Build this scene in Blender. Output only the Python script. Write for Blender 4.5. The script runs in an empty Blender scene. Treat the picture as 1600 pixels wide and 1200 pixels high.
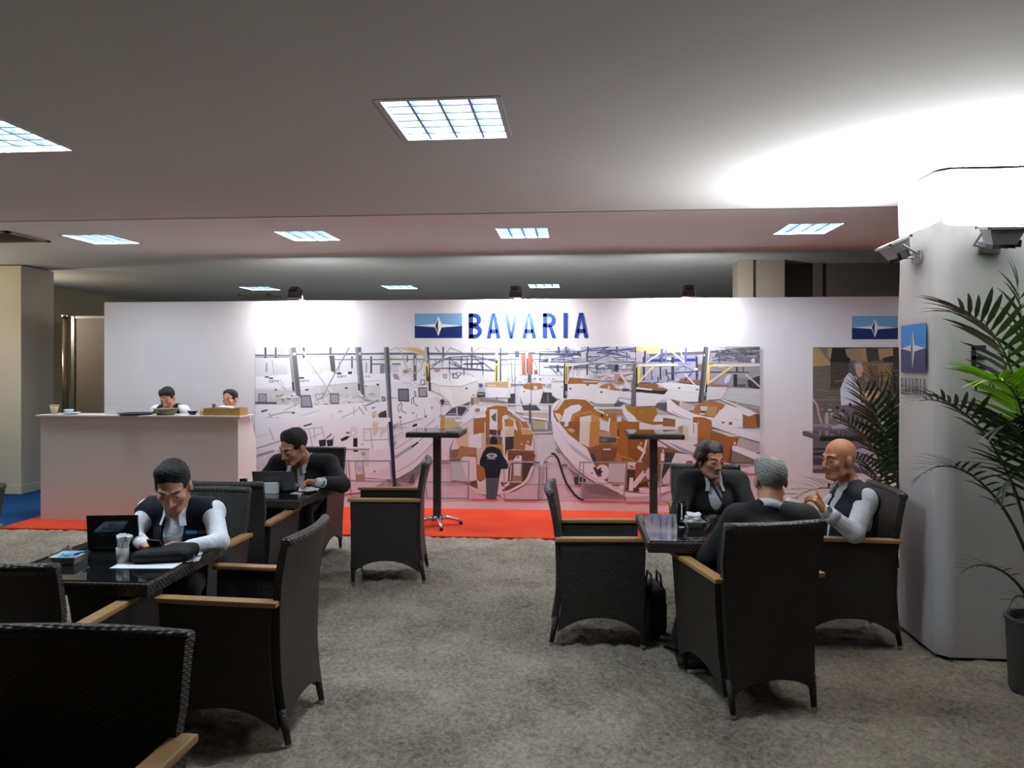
import bpy, bmesh, math, random
import numpy as np
from mathutils import Vector, Matrix, Euler

random.seed(7)
C = bpy.context.scene.collection
scene = bpy.context.scene
R = math.radians

# ------------------------------------------------------------------ camera
cam = bpy.data.cameras.new('camera'); camo = bpy.data.objects.new('camera', cam); C.objects.link(camo)
camo.location = (0, 0, 1.7)
camo.rotation_euler = (R(90), 0, R(4.72))
cam.sensor_width = 36; cam.lens = 36 * 1150 / 1600
cam.shift_y = -28 / 1600
cam.clip_start = 0.05; cam.clip_end = 80
scene.camera = camo

# ------------------------------------------------------------------ world, exposure
wd = bpy.data.worlds.new('world'); scene.world = wd; wd.use_nodes = True
wd.node_tree.nodes['Background'].inputs[0].default_value = (0.05, 0.05, 0.055, 1)
wd.node_tree.nodes['Background'].inputs[1].default_value = 0.2
vs = scene.view_settings
vs.view_transform = 'Standard'; vs.look = 'None'; vs.gamma = 1.0; vs.use_curve_mapping = False
vs.exposure = 0.14
try:
    scene.cycles.max_bounces = 7; scene.cycles.diffuse_bounces = 4; scene.cycles.glossy_bounces = 3
    scene.cycles.transmission_bounces = 5; scene.cycles.transparent_max_bounces = 8
    scene.cycles.sample_clamp_indirect = 4.0; scene.cycles.caustics_reflective = False; scene.cycles.caustics_refractive = False
    scene.cycles.use_denoising = True
except Exception: pass

PANEL_L = 66.0        # radiance of the fluorescent panels
COLUMN_FLOOD_W = 60.0
WALL_FLOOD_W = 38.0

# ------------------------------------------------------------------ materials
def srgb(r, g, b):
    f = lambda c: (c/255/12.92) if c/255 <= 0.04045 else ((c/255+0.055)/1.055)**2.4
    return (f(r), f(g), f(b), 1.0)
_M = {}
def mat(name, rgb, rough=0.6, metal=0.0, var=0.0, vscale=8.0, bump=0.0, bscale=60.0, spec=None, emit=None, estr=0.0,
        alpha=None, trans=0.0, coat=0.0, ior=None, stretch=None, sheen=0.0):
    if name in _M: return _M[name]
    m = bpy.data.materials.new(name); m.use_nodes = True
    nt = m.node_tree; b = nt.nodes['Principled BSDF']
    b.inputs['Base Color'].default_value = srgb(*rgb)
    b.inputs['Roughness'].default_value = rough; b.inputs['Metallic'].default_value = metal
    if spec is not None: b.inputs['Specular IOR Level'].default_value = spec
    if trans: b.inputs['Transmission Weight'].default_value = trans
    if coat: b.inputs['Coat Weight'].default_value = coat
    if sheen: b.inputs['Sheen Weight'].default_value = sheen
    if ior: b.inputs['IOR'].default_value = ior
    if emit: b.inputs['Emission Color'].default_value = (*emit, 1); b.inputs['Emission Strength'].default_value = estr
    tc = None
    if var or bump:
        tc = nt.nodes.new('ShaderNodeTexCoord'); src = tc.outputs['Object']
        if stretch:
            mp = nt.nodes.new('ShaderNodeMapping'); mp.inputs['Scale'].default_value = stretch
            nt.links.new(src, mp.inputs['Vector']); src = mp.outputs['Vector']
    if var:
        n = nt.nodes.new('ShaderNodeTexNoise'); n.inputs['Scale'].default_value = vscale; n.inputs['Detail'].default_value = 4
        nt.links.new(src, n.inputs['Vector'])
        r = nt.nodes.new('ShaderNodeMapRange'); r.inputs['From Min'].default_value = .3; r.inputs['From Max'].default_value = .7
        r.inputs['To Min'].default_value = 1-var; r.inputs['To Max'].default_value = 1+var
        nt.links.new(n.outputs['Fac'], r.inputs['Value'])
        mx = nt.nodes.new('ShaderNodeVectorMath'); mx.operation = 'SCALE'
        mx.inputs[0].default_value = srgb(*rgb)[:3]; nt.links.new(r.outputs['Result'], mx.inputs['Scale'])
        nt.links.new(mx.outputs['Vector'], b.inputs['Base Color'])
    if bump:
        n = nt.nodes.new('ShaderNodeTexNoise'); n.inputs['Scale'].default_value = bscale; n.inputs['Detail'].default_value = 3
        nt.links.new(src, n.inputs['Vector'])
        bp = nt.nodes.new('ShaderNodeBump'); bp.inputs['Strength'].default_value = bump; bp.inputs['Distance'].default_value = 0.01
        nt.links.new(n.outputs['Fac'], bp.inputs['Height']); nt.links.new(bp.outputs['Normal'], b.inputs['Normal'])
    _M[name] = m; return m

def weave_mat(name, rgb, dark, rough=0.5, sx=0.012, sy=0.008):
    """basket weave of flat synthetic cane: strands pass over and under each other in UV metres"""
    if name in _M: return _M[name]
    m = bpy.data.materials.new(name); m.use_nodes = True; nt = m.node_tree; b = nt.nodes['Principled BSDF']
    uv = nt.nodes.new('ShaderNodeUVMap')
    sp = nt.nodes.new('ShaderNodeSeparateXYZ'); nt.links.new(uv.outputs['UV'], sp.inputs[0])
    def math_(op, a, bb=None):
        n = nt.nodes.new('ShaderNodeMath'); n.operation = op
        for i, v in enumerate((a, bb)):
            if v is None: continue
            if isinstance(v, (int, float)): n.inputs[i].default_value = v
            else: nt.links.new(v, n.inputs[i])
        return n.outputs[0]
    sxn = math_('SINE', math_('MULTIPLY', sp.outputs[0], math.pi/sx))
    syn = math_('SINE', math_('MULTIPLY', sp.outputs[1], math.pi/sy))
    h = math_('MULTIPLY', sxn, syn)
    h2 = math_('ADD', math_('MULTIPLY', h, 0.5), math_('MULTIPLY', math_('ABSOLUTE', syn), 0.6))
    mp = nt.nodes.new('ShaderNodeMapRange'); mp.inputs['From Min'].default_value = -0.4; mp.inputs['From Max'].default_value = 0.9
    nt.links.new(h2, mp.inputs['Value'])
    mx = nt.nodes.new('ShaderNodeMix'); mx.data_type = 'RGBA'
    mx.inputs['A'].default_value = srgb(*dark); mx.inputs['B'].default_value = srgb(*rgb)
    nt.links.new(mp.outputs['Result'], mx.inputs['Factor']); nt.links.new(mx.outputs['Result'], b.inputs['Base Color'])
    bp = nt.nodes.new('ShaderNodeBump'); bp.inputs['Strength'].default_value = 0.8; bp.inputs['Distance'].default_value = 0.003
    nt.links.new(h2, bp.inputs['Height']); nt.links.new(bp.outputs['Normal'], b.inputs['Normal'])
    b.inputs['Roughness'].default_value = rough
    _M[name] = m; return m

def carpet_mat(name, a, bcol, scale=55, rough=0.95, bump=0.9):
    if name in _M: return _M[name]
    m = bpy.data.materials.new(name); m.use_nodes = True; nt = m.node_tree; b = nt.nodes['Principled BSDF']
    tc = nt.nodes.new('ShaderNodeTexCoord')
    n1 = nt.nodes.new('ShaderNodeTexNoise'); n1.inputs['Scale'].default_value = scale; n1.inputs['Detail'].default_value = 5; n1.inputs['Roughness'].default_value = .7
    n2 = nt.nodes.new('ShaderNodeTexNoise'); n2.inputs['Scale'].default_value = 2.2; n2.inputs['Detail'].default_value = 3
    for n in (n1, n2): nt.links.new(tc.outputs['Object'], n.inputs['Vector'])
    ad = nt.nodes.new('ShaderNodeMath'); ad.operation = 'ADD'
    ml = nt.nodes.new('ShaderNodeMath'); ml.operation = 'MULTIPLY'; ml.inputs[1].default_value = .55
    nt.links.new(n2.outputs['Fac'], ml.inputs[0]); nt.links.new(n1.outputs['Fac'], ad.inputs[0]); nt.links.new(ml.outputs[0], ad.inputs[1])
    mp = nt.nodes.new('ShaderNodeMapRange'); mp.inputs['From Min'].default_value = .54; mp.inputs['From Max'].default_value = .98
    nt.links.new(ad.outputs[0], mp.inputs['Value'])
    mx = nt.nodes.new('ShaderNodeMix'); mx.data_type = 'RGBA'; mx.inputs['A'].default_value = srgb(*a); mx.inputs['B'].default_value = srgb(*bcol)
    nt.links.new(mp.outputs['Result'], mx.inputs['Factor']); nt.links.new(mx.outputs['Result'], b.inputs['Base Color'])
    bp = nt.nodes.new('ShaderNodeBump'); bp.inputs['Strength'].default_value = bump; bp.inputs['Distance'].default_value = .012
    nt.links.new(n1.outputs['Fac'], bp.inputs['Height']); nt.links.new(bp.outputs['Normal'], b.inputs['Normal'])
    b.inputs['Roughness'].default_value = rough; b.inputs['Specular IOR Level'].default_value = .1
    _M[name] = m; return m

def print_mat(name, rough=0.55):
    """flat print: the ink colours are a colour attribute on the print's own mesh"""
    if name in _M: return _M[name]
    m = bpy.data.materials.new(name); m.use_nodes = True; nt = m.node_tree; b = nt.nodes['Principled BSDF']
    a = nt.nodes.new('ShaderNodeVertexColor'); a.layer_name = 'ink'
    nt.links.new(a.outputs['Color'], b.inputs['Base Color']); b.inputs['Roughness'].default_value = rough
    b.inputs['Specular IOR Level'].default_value = .25
    _M[name] = m; return m

M_wallwhite = mat('panel_white', (226, 222, 226), .5, var=.02, vscale=3)
M_ceiling = mat('ceiling_paint', (212, 213, 212), .9, var=.02, vscale=2)
M_weave = weave_mat('dark_cane', (40, 35, 31), (12, 11, 10))
M_weave_top = weave_mat('dark_cane_edge', (50, 46, 42), (17, 16, 15), .45, .014, .014)
M_wood = mat('teak', (160, 124, 80), .5, var=.12, vscale=14, stretch=(1, 10, 10))
M_chrome = mat('chrome', (215, 215, 220), .18, 1.0)
M_alu = mat('aluminium', (170, 172, 176), .35, .9)
M_black = mat('black_plastic', (18, 18, 20), .5)
M_glass = mat('table_glass', (24, 25, 27), .06, 0, spec=.7)
M_clear = mat('clear_glass', (245, 250, 250), .02, 0, trans=1.0, ior=1.3)
M_white = mat('white_ceramic', (232, 232, 234), .3)
M_paper = mat('paper', (236, 238, 242), .8)
M_skin = mat('skin', (206, 150, 122), .55, var=.05, vscale=30)
M_skin2 = mat('skin_tan', (198, 136, 100), .5, var=.05, vscale=30)
M_lip = mat('lip', (186, 120, 102), .5)
M_hair = mat('hair_black', (20, 17, 16), .75, var=.2, vscale=60, bump=.4, bscale=120, stretch=(1, 1, .3))
M_hairb = mat('hair_brown', (40, 29, 24), .5, var=.2, vscale=60, bump=.4, bscale=120)
M_hairg = mat('hair_grey', (150, 150, 148), .7, var=.25, vscale=70, bump=.5, bscale=160)
M_shirt = mat('shirt_white', (228, 231, 240), .8, bump=1.0, bscale=20)
M_navy = mat('navy_fleece', (20, 22, 34), .9, var=.1, vscale=40, bump=.2, bscale=60)
M_suit = mat('black_suit', (18, 18, 22), .85, bump=.8, bscale=14)
M_trous = mat('black_trousers', (15, 15, 18), .85, bump=.2, bscale=12)
M_shoe = mat('shoe_leather', (16, 15, 15), .35)
M_eye = mat('eye_white', (220, 215, 210), .2)
M_iris = mat('iris_dark', (30, 22, 18), .2)

# ------------------------------------------------------------------ mesh helpers
def finish(bm, name, m, parent=None, loc=(0, 0, 0), rot=None, smooth=False, scale=None):
    me = bpy.data.meshes.new(name); bm.normal_update(); bm.to_mesh(me); bm.free()
    return link(me, name, m, parent, loc, rot, smooth, scale)
def link(me, name, m=None, parent=None, loc=(0, 0, 0), rot=None, smooth=False, scale=None):
    if m is not None and len(me.materials) == 0: me.materials.append(m)
    if smooth and me.polygons:
        me.polygons.foreach_set('use_smooth', [True]*len(me.polygons))
    o = bpy.data.objects.new(name, me); C.objects.link(o)
    if parent is not None: o.parent = parent
    o.location = loc
    if rot is not None: o.rotation_euler = rot
    if scale is not None: o.scale = scale
    return o
def tag(o, label, cat, group=None, kind=None):
    o['label'] = label
    if cat: o['category'] = cat
    if group: o['group'] = group
    if kind: o['kind'] = kind
    return o
def struct(o): o['kind'] = 'structure'; return o
def thing(name, label, cat, loc=(0, 0, 0), rotz=0, group=None):
    o = bpy.data.objects.new(name, None); C.objects.link(o); o.empty_display_size = .1
    o.location = loc; o.rotation_euler = (0, 0, rotz)
    return tag(o, label, cat, group)
def dup(root, loc, rotz, label, scale=None):
    r = root.copy(); C.objects.link(r); r.location = loc; r.rotation_euler = (0, 0, rotz); r['label'] = label
    if scale: r.scale = scale
    for ch in list(root.children):
        c = ch.copy(); C.objects.link(c); c.parent = r
        for g in list(ch.children):
            d = g.copy(); C.objects.link(d); d.parent = c
    return r
def bx(bm, c, s, rot=None, bevel=0):
    g = bmesh.ops.create_cube(bm, size=1)
    vs_ = g['verts']
    bmesh.ops.scale(bm, vec=s, verts=vs_)
    if bevel:
        es = list({e for v in vs_ for e in v.link_edges})
        g2 = bmesh.ops.bevel(bm, geom=es, offset=bevel, segments=2, affect='EDGES', profile=.7)
        vs_ = list({v for f in g2['faces'] for v in f.verts} | {v for v in vs_ if v.is_valid})
    if rot is not None: bmesh.ops.rotate(bm, cent=(0, 0, 0), matrix=rot if isinstance(rot, Matrix) else Euler(rot).to_matrix(), verts=vs_)
    bmesh.ops.translate(bm, vec=c, verts=vs_)
    return vs_
def tube(bm, pts, r, seg=8, caps=True):
    pts = [Vector(p) for p in pts]; n = len(pts)
    rad = r if isinstance(r, (list, tuple)) else [r]*n
    rings = []; prev = None
    for i, p in enumerate(pts):
        d = (pts[min(i+1, n-1)] - pts[max(i-1, 0)]).normalized()
        if prev is None:
            a = Vector((0, 0, 1)) if abs(d.z) < .9 else Vector((1, 0, 0))
            u = d.cross(a).normalized()
        else:
            u = (prev - d*prev.dot(d)).normalized()
        prev = u; v = d.cross(u)
        rings.append([bm.verts.new(p + (u*math.cos(2*math.pi*k/seg) + v*math.sin(2*math.pi*k/seg))*rad[i]) for k in range(seg)])
    for a, b in zip(rings, rings[1:]):
        for k in range(seg): bm.faces.new((a[k], a[(k+1) % seg], b[(k+1) % seg], b[k]))
    if caps:
        bm.faces.new(rings[0][::-1]); bm.faces.new(rings[-1])
def lathe(bm, prof, seg=20, c=(0, 0, 0)):
    rings = []
    for r, z in prof:
        if r < 1e-6: rings.append([bm.verts.new((c[0], c[1], c[2]+z))])
        else: rings.append([bm.verts.new((c[0]+r*math.cos(2*math.pi*k/seg), c[1]+r*math.sin(2*math.pi*k/seg), c[2]+z)) for k in range(seg)])
    for a, b in zip(rings, rings[1:]):
        for k in range(seg):
            k2 = (k+1) % seg
            if len(a) == 1 and len(b) == 1: continue
            if len(a) == 1: bm.faces.new((a[0], b[k2], b[k]))
            elif len(b) == 1: bm.faces.new((a[k], a[k2], b[0]))
            else: bm.faces.new((a[k], a[k2], b[k2], b[k]))
def prism(bm, poly, axis, a, b):
    """extrude a 2-D polygon along axis 0/1/2 from a to b"""
    def P(p, t):
        q = [p[0], p[1]]; q.insert(axis, t); return q
    A = [bm.verts.new(P(p, a)) for p in poly]; B = [bm.verts.new(P(p, b)) for p in poly]
    n = len(poly)
    for k in range(n): bm.faces.new((A[k], A[(k+1) % n], B[(k+1) % n], B[k]))
    bm.faces.new(A[::-1]); bm.faces.new(B)
    bmesh.ops.recalc_face_normals(bm, faces=bm.faces[:])
def slab(fn, nu, nv, thick, name, m, parent, flip=False):
    """curved woven panel: fn(u,v)->point; closed shell of the given thickness, UV in metres"""
    P = [[Vector(fn(i/nu, j/nv)) for j in range(nv+1)] for i in range(nu+1)]
    bm = bmesh.new(); uvl = bm.loops.layers.uv.new('UVMap')
    def nrm(i, j):
        du = P[min(i+1, nu)][j]-P[max(i-1, 0)][j]; dv = P[i][min(j+1, nv)]-P[i][max(j-1, 0)]
        return du.cross(dv).normalized() * (-1 if flip else 1)
    F = [[bm.verts.new(P[i][j]+nrm(i, j)*thick/2) for j in range(nv+1)] for i in range(nu+1)]
    B = [[bm.verts.new(P[i][j]-nrm(i, j)*thick/2) for j in range(nv+1)] for i in range(nu+1)]
    U = [[0.0]*(nv+1) for _ in range(nu+1)]; V = [[0.0]*(nv+1) for _ in range(nu+1)]
    mid = nv//2
    for i in range(nu+1):
        for j in range(nv+1):
            U[i][j] = sum((P[k+1][mid]-P[k][mid]).length for k in range(i)); V[i][j] = P[i][j].z if abs(P[i][nv].z-P[i][0].z) > .05 else sum((P[i][k+1]-P[i][k]).length for k in range(j))
    def quad(a, b, c, d, uvs):
        f = bm.faces.new((a, b, c, d))
        for l, q in zip(f.loops, uvs): l[uvl].uv = q
    for i in range(nu):
        for j in range(nv):
            uvs = [(U[i][j], V[i][j]), (U[i+1][j], V[i+1][j]), (U[i+1][j+1], V[i+1][j+1]), (U[i][j+1], V[i][j+1])]
            quad(F[i][j], F[i+1][j], F[i+1][j+1], F[i][j+1], uvs)
            quad(B[i][j+1], B[i+1][j+1], B[i+1][j], B[i][j], uvs[::-1])
    for i in range(nu):
        for j in (0, nv):
            uvs = [(U[i][j], 0), (U[i+1][j], 0), (U[i+1][j], thick), (U[i][j], thick)]
            q = (F[i][j], B[i][j], B[i+1][j], F[i+1][j]) if j == 0 else (F[i+1][j], B[i+1][j], B[i][j], F[i][j])
            quad(*q, uvs)
    for j in range(nv):
        for i in (0, nu):
            uvs = [(0, V[i][j]), (0, V[i][j+1]), (thick, V[i][j+1]), (thick, V[i][j])]
            q = (F[i][j], F[i][j+1], B[i][j+1], B[i][j]) if i == 0 else (B[i][j], B[i][j+1], F[i][j+1], F[i][j])
            quad(*q, uvs)
    bmesh.ops.recalc_face_normals(bm, faces=bm.faces[:])
    return finish(bm, name, m, parent, smooth=False)
def uv_box(bm):
    """box-projected UV in metres"""
    uvl = bm.loops.layers.uv.verify(); bm.normal_update()
    for f in bm.faces:
        n = f.normal; ax = max(range(3), key=lambda k: abs(n[k]))
        for l in f.loops:
            co = l.vert.co
            l[uvl].uv = (co.y, co.z) if ax == 0 else (co.x, co.z) if ax == 1 else (co.x, co.y)

# ------------------------------------------------------------------ the hall
CZ1, CZ2, YSTEP = 2.855, 3.05, 5.545          # front ceiling, recessed ceiling behind the step
YW = 8.67                                      # front face of the white exhibition wall
XL, XR, YB, YF = -8.85, 7.2, -6.0, 15.0
LUM = [(-.585, 3.43, CZ1), (-2.925, 3.46, CZ1), (-5.0, 7.46, CZ2), (-2.735, 7.44, CZ2), (-.5, 7.46, CZ2), (2.3, 7.46, CZ2),
       (-5.42, 12.4, CZ2), (-2.95, 12.4, CZ2), (-.48, 12.4, CZ2),
       (-5.2, 3.46, CZ1), (-7.4, 3.46, CZ1), (-7.25, 7.46, CZ2), (4.75, 7.46, CZ2)]  # last four are unseen, added to brighten the counter and the hall's sides
LW, LD = .54, .58
def plane_with_holes(name, x0, x1, y0, y1, z, holes, m, down=True):
    xs = sorted({x0, x1, *[h[0]-LW/2 for h in holes], *[h[0]+LW/2 for h in holes]})
    ys = sorted({y0, y1, *[h[1]-LD/2 for h in holes], *[h[1]+LD/2 for h in holes]})
    bm = bmesh.new(); vv = {}
    def v(i, j):
        if (i, j) not in vv: vv[i, j] = bm.verts.new((xs[i], ys[j], z))
        return vv[i, j]
    for i in range(len(xs)-1):
        for j in range(len(ys)-1):
            cx, cy = (xs[i]+xs[i+1])/2, (ys[j]+ys[j+1])/2
            if any(abs(cx-h[0]) < LW/2 and abs(cy-h[1]) < LD/2 for h in holes): continue
            bm.faces.new((v(i, j), v(i, j+1), v(i+1, j+1), v(i+1, j)))
    return struct(finish(bm, name, m))
ceil1 = plane_with_holes('ceiling', XL, XR, YB, YSTEP, CZ1, [h for h in LUM if h[2] == CZ1], M_ceiling)
ceil2 = plane_with_holes('ceiling_recess', XL, XR, YSTEP, YF, CZ2, [h for h in LUM if h[2] == CZ2], M_ceiling)
bm = bmesh.new(); bx(bm, ((XL+XR)/2, YSTEP-.01, (CZ1+CZ2)/2), (XR-XL, .02, CZ2-CZ1)); struct(finish(bm, 'trim_1', M_ceiling))
bm = bmesh.new(); bx(bm, ((XL+XR)/2, (YB+YF)/2, -.06), (XR-XL, YF-YB, .06)); struct(finish(bm, 'floor', mat('floor_base', (150, 146, 140), .9)))
M_sidewall = mat('side_wall', (176, 166, 140), .8, var=.04, vscale=1.5)
M_farwall = mat('far_wall', (92, 88, 84), .8, var=.05, vscale=1.5)
bm = bmesh.new(); bx(bm, (XL-.05, (YB+YF)/2, 1.6), (.1, YF-YB, 3.4)); struct(finish(bm, 'wall_left', M_sidewall))
bm = bmesh.new(); bx(bm, (XR+.05, (YB+YF)/2, 1.6), (.1, YF-YB, 3.4)); struct(finish(bm, 'wall_right', M_sidewall))
bm = bmesh.new(); bx(bm, ((XL+XR)/2, YF+.05, 1.6), (XR-XL, .1, 3.4)); struct(finish(bm, 'wall_far', M_farwall))
bm = bmesh.new(); bx(bm, ((XL+XR)/2, YB-.05, 1.6), (XR-XL, .1, 3.4)); struct(finish(bm, 'wall_rear', mat('rear_wall', (120, 116, 112), .8)))  # unseen closing wall, added for bounce light
# the exhibition wall
bm = bmesh.new(); bx(bm, ((-5.783+6.2)/2, YW+.03, 1.245), (6.2+5.783, .06, 2.49)); struct(finish(bm, 'wall_back', M_wallwhite))

# shaggy carpet: real relief
def value_noise(nx, ny, cells, rng):
    gx, gy = max(2, int(nx/cells)+2), max(2, int(ny/cells)+2)
    g = rng.random((gx, gy)).astype(np.float32)
    x = np.arange(nx)/cells; y = np.arange(ny)/cells
    xi = np.minimum(x.astype(int), gx-2); yi = np.minimum(y.astype(int), gy-2)
    fx = (x-xi)[:, None]; fy = (y-yi)[None, :]
    fx = fx*fx*(3-2*fx); fy = fy*fy*(3-2*fy)
    a = g[np.ix_(xi, yi)]; b = g[np.ix_(xi+1, yi)]; c_ = g[np.ix_(xi, yi+1)]; d = g[np.ix_(xi+1, yi+1)]
    return (a*(1-fx)+b*fx)*(1-fy)+(c_*(1-fx)+d*fx)*fy
def grid_mesh(name, X, Y, Z):
    nx, ny = Z.shape
    co = np.stack([X, Y, Z], -1).reshape(-1, 3).astype(np.float32)
    idx = np.arange(nx*ny).reshape(nx, ny)
    q = np.stack([idx[:-1, :-1], idx[1:, :-1], idx[1:, 1:], idx[:-1, 1:]], -1).reshape(-1, 4)
    return np_mesh(name, co, q)
def np_mesh(name, co, q, matidx=None):
    me = bpy.data.meshes.new(name); k = q.shape[1]
    me.vertices.add(len(co)); me.vertices.foreach_set('co', np.ascontiguousarray(co, dtype=np.float32).ravel())
    me.loops.add(q.size); me.loops.foreach_set('vertex_index', np.ascontiguousarray(q, dtype=np.int32).ravel())
    me.polygons.add(len(q)); me.polygons.foreach_set('loop_start', np.arange(0, q.size, k, dtype=np.int32))
    me.polygons.foreach_set('use_smooth', np.ones(len(q), dtype=bool))
    if matidx is not None: me.polygons.foreach_set('material_index', np.ascontiguousarray(matidx, dtype=np.int32))
    me.update(calc_edges=True); me.validate()
    return me
rng = np.random.default_rng(3)
step = .021
nx, ny = int(10.2/step), int(6.6/step)
Zc = value_noise(nx, ny, 1.5, rng)*.024 + value_noise(nx, ny, 3.5, rng)*.014 + value_noise(nx, ny, 22, rng)*.010 - .034
Xc, Yc = np.meshgrid(-6.8 + np.arange(nx)*step + 0, .70 + np.arange(ny)*step, indexing='ij')
Xc = Xc + (rng.random((nx, ny))-.5)*.008; Yc = Yc + (rng.random((nx, ny))-.5)*.008
Yc[:, -1] = .70 + (ny-1)*step
M_shag = carpet_mat('shag_carpet', (98, 91, 82), (172, 162, 148), 42)
pile = link(grid_mesh('shag_carpet', Xc, Yc, Zc), 'shag_carpet', M_shag)
tag(pile, 'thick beige grey shaggy carpet covering the lounge floor', 'carpet', kind='stuff')
bm = bmesh.new(); bx(bm, (0, -2.62, -.018), (13.6, 6.5, .02)); o = finish(bm, 'shag_carpet_border', M_shag); tag(o, 'flat run of the beige grey carpet behind the viewpoint', 'carpet', kind='stuff')
bm = bmesh.new(); bx(bm, (5.3, 3.9, -.018), (3.6, 6.3, .02)); o = finish(bm, 'shag_carpet_border', M_shag); tag(o, 'flat outer run of the beige grey carpet towards the right', 'carpet', kind='stuff')
# red and blue carpets
bm = bmesh.new(); bx(bm, (.1, (7.26+YW)/2, -.008), (12.2, YW-7.26, .024), bevel=.004)
tag(finish(bm, 'red_carpet_runner', carpet_mat('red_carpet', (186, 54, 32), (212, 74, 48), 140, .9, .3)), 'bright red carpet runner along the foot of the white wall', 'carpet')
bm = bmesh.new(); bx(bm, (-7.42, 10.6, -.012), (2.8, 6.8, .02))
tag(finish(bm, 'blue_carpet', carpet_mat('blue_carpet', (14, 50, 92), (26, 72, 120), 90, .9, .3)), 'dark blue carpet behind the far left end of the bar counter', 'carpet')

# pillars, pole and panels beyond the wall
M_pillar = mat('pillar_cream', (196, 188, 172), .7, var=.04, vscale=2)
bm = bmesh.new(); bx(bm, (-7.75, 9.5, 1.52), (.92, .62, 3.03), bevel=.01); bx(bm, (-7.75, 9.5, .06), (.95, .65, .11))
tag(finish(bm, 'square_pillar', M_pillar), 'cream square pillar at the left edge beyond the blue carpet', 'pillar')
bm = bmesh.new(); bx(bm, (2.39, 9.75, 1.52), (.58, .34, 3.06), bevel=.01); bx(bm, (2.19, 9.56, 1.52), (.17, .06, 3.06))
tag(finish(bm, 'rear_pillar', mat('pillar_grey', (150, 140, 128), .8)), 'grey rear pillar rising above the white wall at right', 'pillar')
bm = bmesh.new(); bx(bm, (4.95, 10.05, 1.52), (4.5, .12, 3.06)); bx(bm, (3.2, 9.97, 1.52), (.12, .06, 3.06))
tag(finish(bm, 'rear_partition', mat('partition_dark', (104, 96, 90), .8)), 'dark partition behind the white wall at right', 'partition')
t = thing('steel_post', 'tall round metal post behind the left end of the counter', 'post', (-7.62, 10.5, 0))
bm = bmesh.new(); tube(bm, [(0, 0, .02), (0, 0, 2.45)], .045, 16); finish(bm, 'shaft', mat('brushed_metal', (150, 135, 120), .3, .9), t, smooth=True)
bm = bmesh.new(); lathe(bm, [(0, 0), (.11, 0), (.11, .02), (.05, .03), (0, .03)], 16); finish(bm, 'foot_plate', M_alu, t)
bm = bmesh.new(); lathe(bm, [(.055, 0), (.055, .03), (0, .04)], 16, (0, 0, 2.44)); finish(bm, 'cap', M_alu, t)
t = thing('booth_partition', 'grey brown booth partition between metal post and white wall', 'partition', (-7.02, 10.9, 0))
bm = bmesh.new(); bx(bm, (0, 0, 1.22), (1.5, .05, 2.44)); finish(bm, 'panel', mat('booth_panel', (150, 142, 136), .7), t)
bm = bmesh.new(); bx(bm, (-.74, -.03, 1.24), (.05, .03, 2.48)); finish(bm, 'edge_post', M_alu, t)
bm = bmesh.new(); bx(bm, (0, -.0, 2.46), (1.5, .07, .04)); finish(bm, 'top_rail', M_alu, t)

# ------------------------------------------------------------------ ceiling luminaires
M_louver = mat('louver_metal', (128, 144, 164), .3, .75)
M_frame = mat('luminaire_frame', (200, 200, 202), .5)
M_lamp = mat('lamp_panel', (255, 255, 255), .5, emit=(.80, .92, 1.0), estr=PANEL_L)
def make_luminaire():
    t = thing('ceiling_luminaire', '', 'ceiling light', (0, 0, 0), 0, 'square fluorescent ceiling lights')
    bm = bmesh.new(); w, d = LW/2, LD/2
    for s in (-1, 1):
        bx(bm, (s*(w-.004), 0, .001), (.026, LD+.018, .006)); bx(bm, (0, s*(d-.004), .001), (LW+.018, .026, .006))
    finish(bm, 'frame', M_frame, t)
    bm = bmesh.new()
    for s in (-1, 1):
        bx(bm, (s*(w-.006), 0, .035), (.008, LD-.012, .07)); bx(bm, (0, s*(d-.006), .035), (LW-.012, .008, .07))
    bx(bm, (0, 0, .073), (LW, LD, .006)); finish(bm, 'tray', M_frame, t)
    bm = bmesh.new()
    vv = [bm.verts.new(p) for p in ((-w+.02, -d+.02, .066), (-w+.02, d-.02, .066), (w-.02, d-.02, .066), (w-.02, -d+.02, .066))]
    bm.faces.new(vv); finish(bm, 'lamp_panel', M_lamp, t)
    bm = bmesh.new(); prism(bm, [(-.006, .0), (.006, .0), (.012, .030), (-.012, .030)], 1, -d+.012, d-.012)
    me = finish(bm, 'louver_blade', M_louver, t, (-.25*LW, 0, .004)).data
    for k in (0, 1): link(me, 'louver_blade', None, t, (k*.25*LW, 0, .004))
    bm = bmesh.new(); prism(bm, [(-.006, .0), (.006, .0), (.012, .030), (-.012, .030)], 0, -w+.012, w-.012)
    me = finish(bm, 'louver_blade', M_louver, t, (0, -d+LD/6, .0035)).data
    for k in range(2, 6): link(me, 'louver_blade', None, t, (0, -d+LD*k/6, .0035))
    return t
lum_labels = ['large bright louvred ceiling light above the middle of the lounge', 'louvred ceiling light cut off by the left edge of the picture',
  'leftmost louvred light in the pink recessed ceiling beside the vent', 'second louvred light from the left in the pink recessed ceiling',
  'louvred light in the pink recessed ceiling above the big lettering', 'rightmost louvred light in the pink ceiling near the wrapped column',
  'leftmost small far ceiling light above the wall top', 'middle small far ceiling light above the wall top', 'rightmost small far ceiling light above the wall top',
  'added front ceiling light beyond the left picture edge, second from it', 'added unseen front ceiling light by the left side wall', 'added recessed ceiling light beyond the left picture edge near the pillar', 'added recessed ceiling light out of view at right past the wrapped column']
lum0 = make_luminaire()
for i, (p, lb) in enumerate(zip(LUM, lum_labels)):
    if i == 0: lum0.location = p; lum0['label'] = lb
    else: dup(lum0, p, 0, lb)
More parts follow.
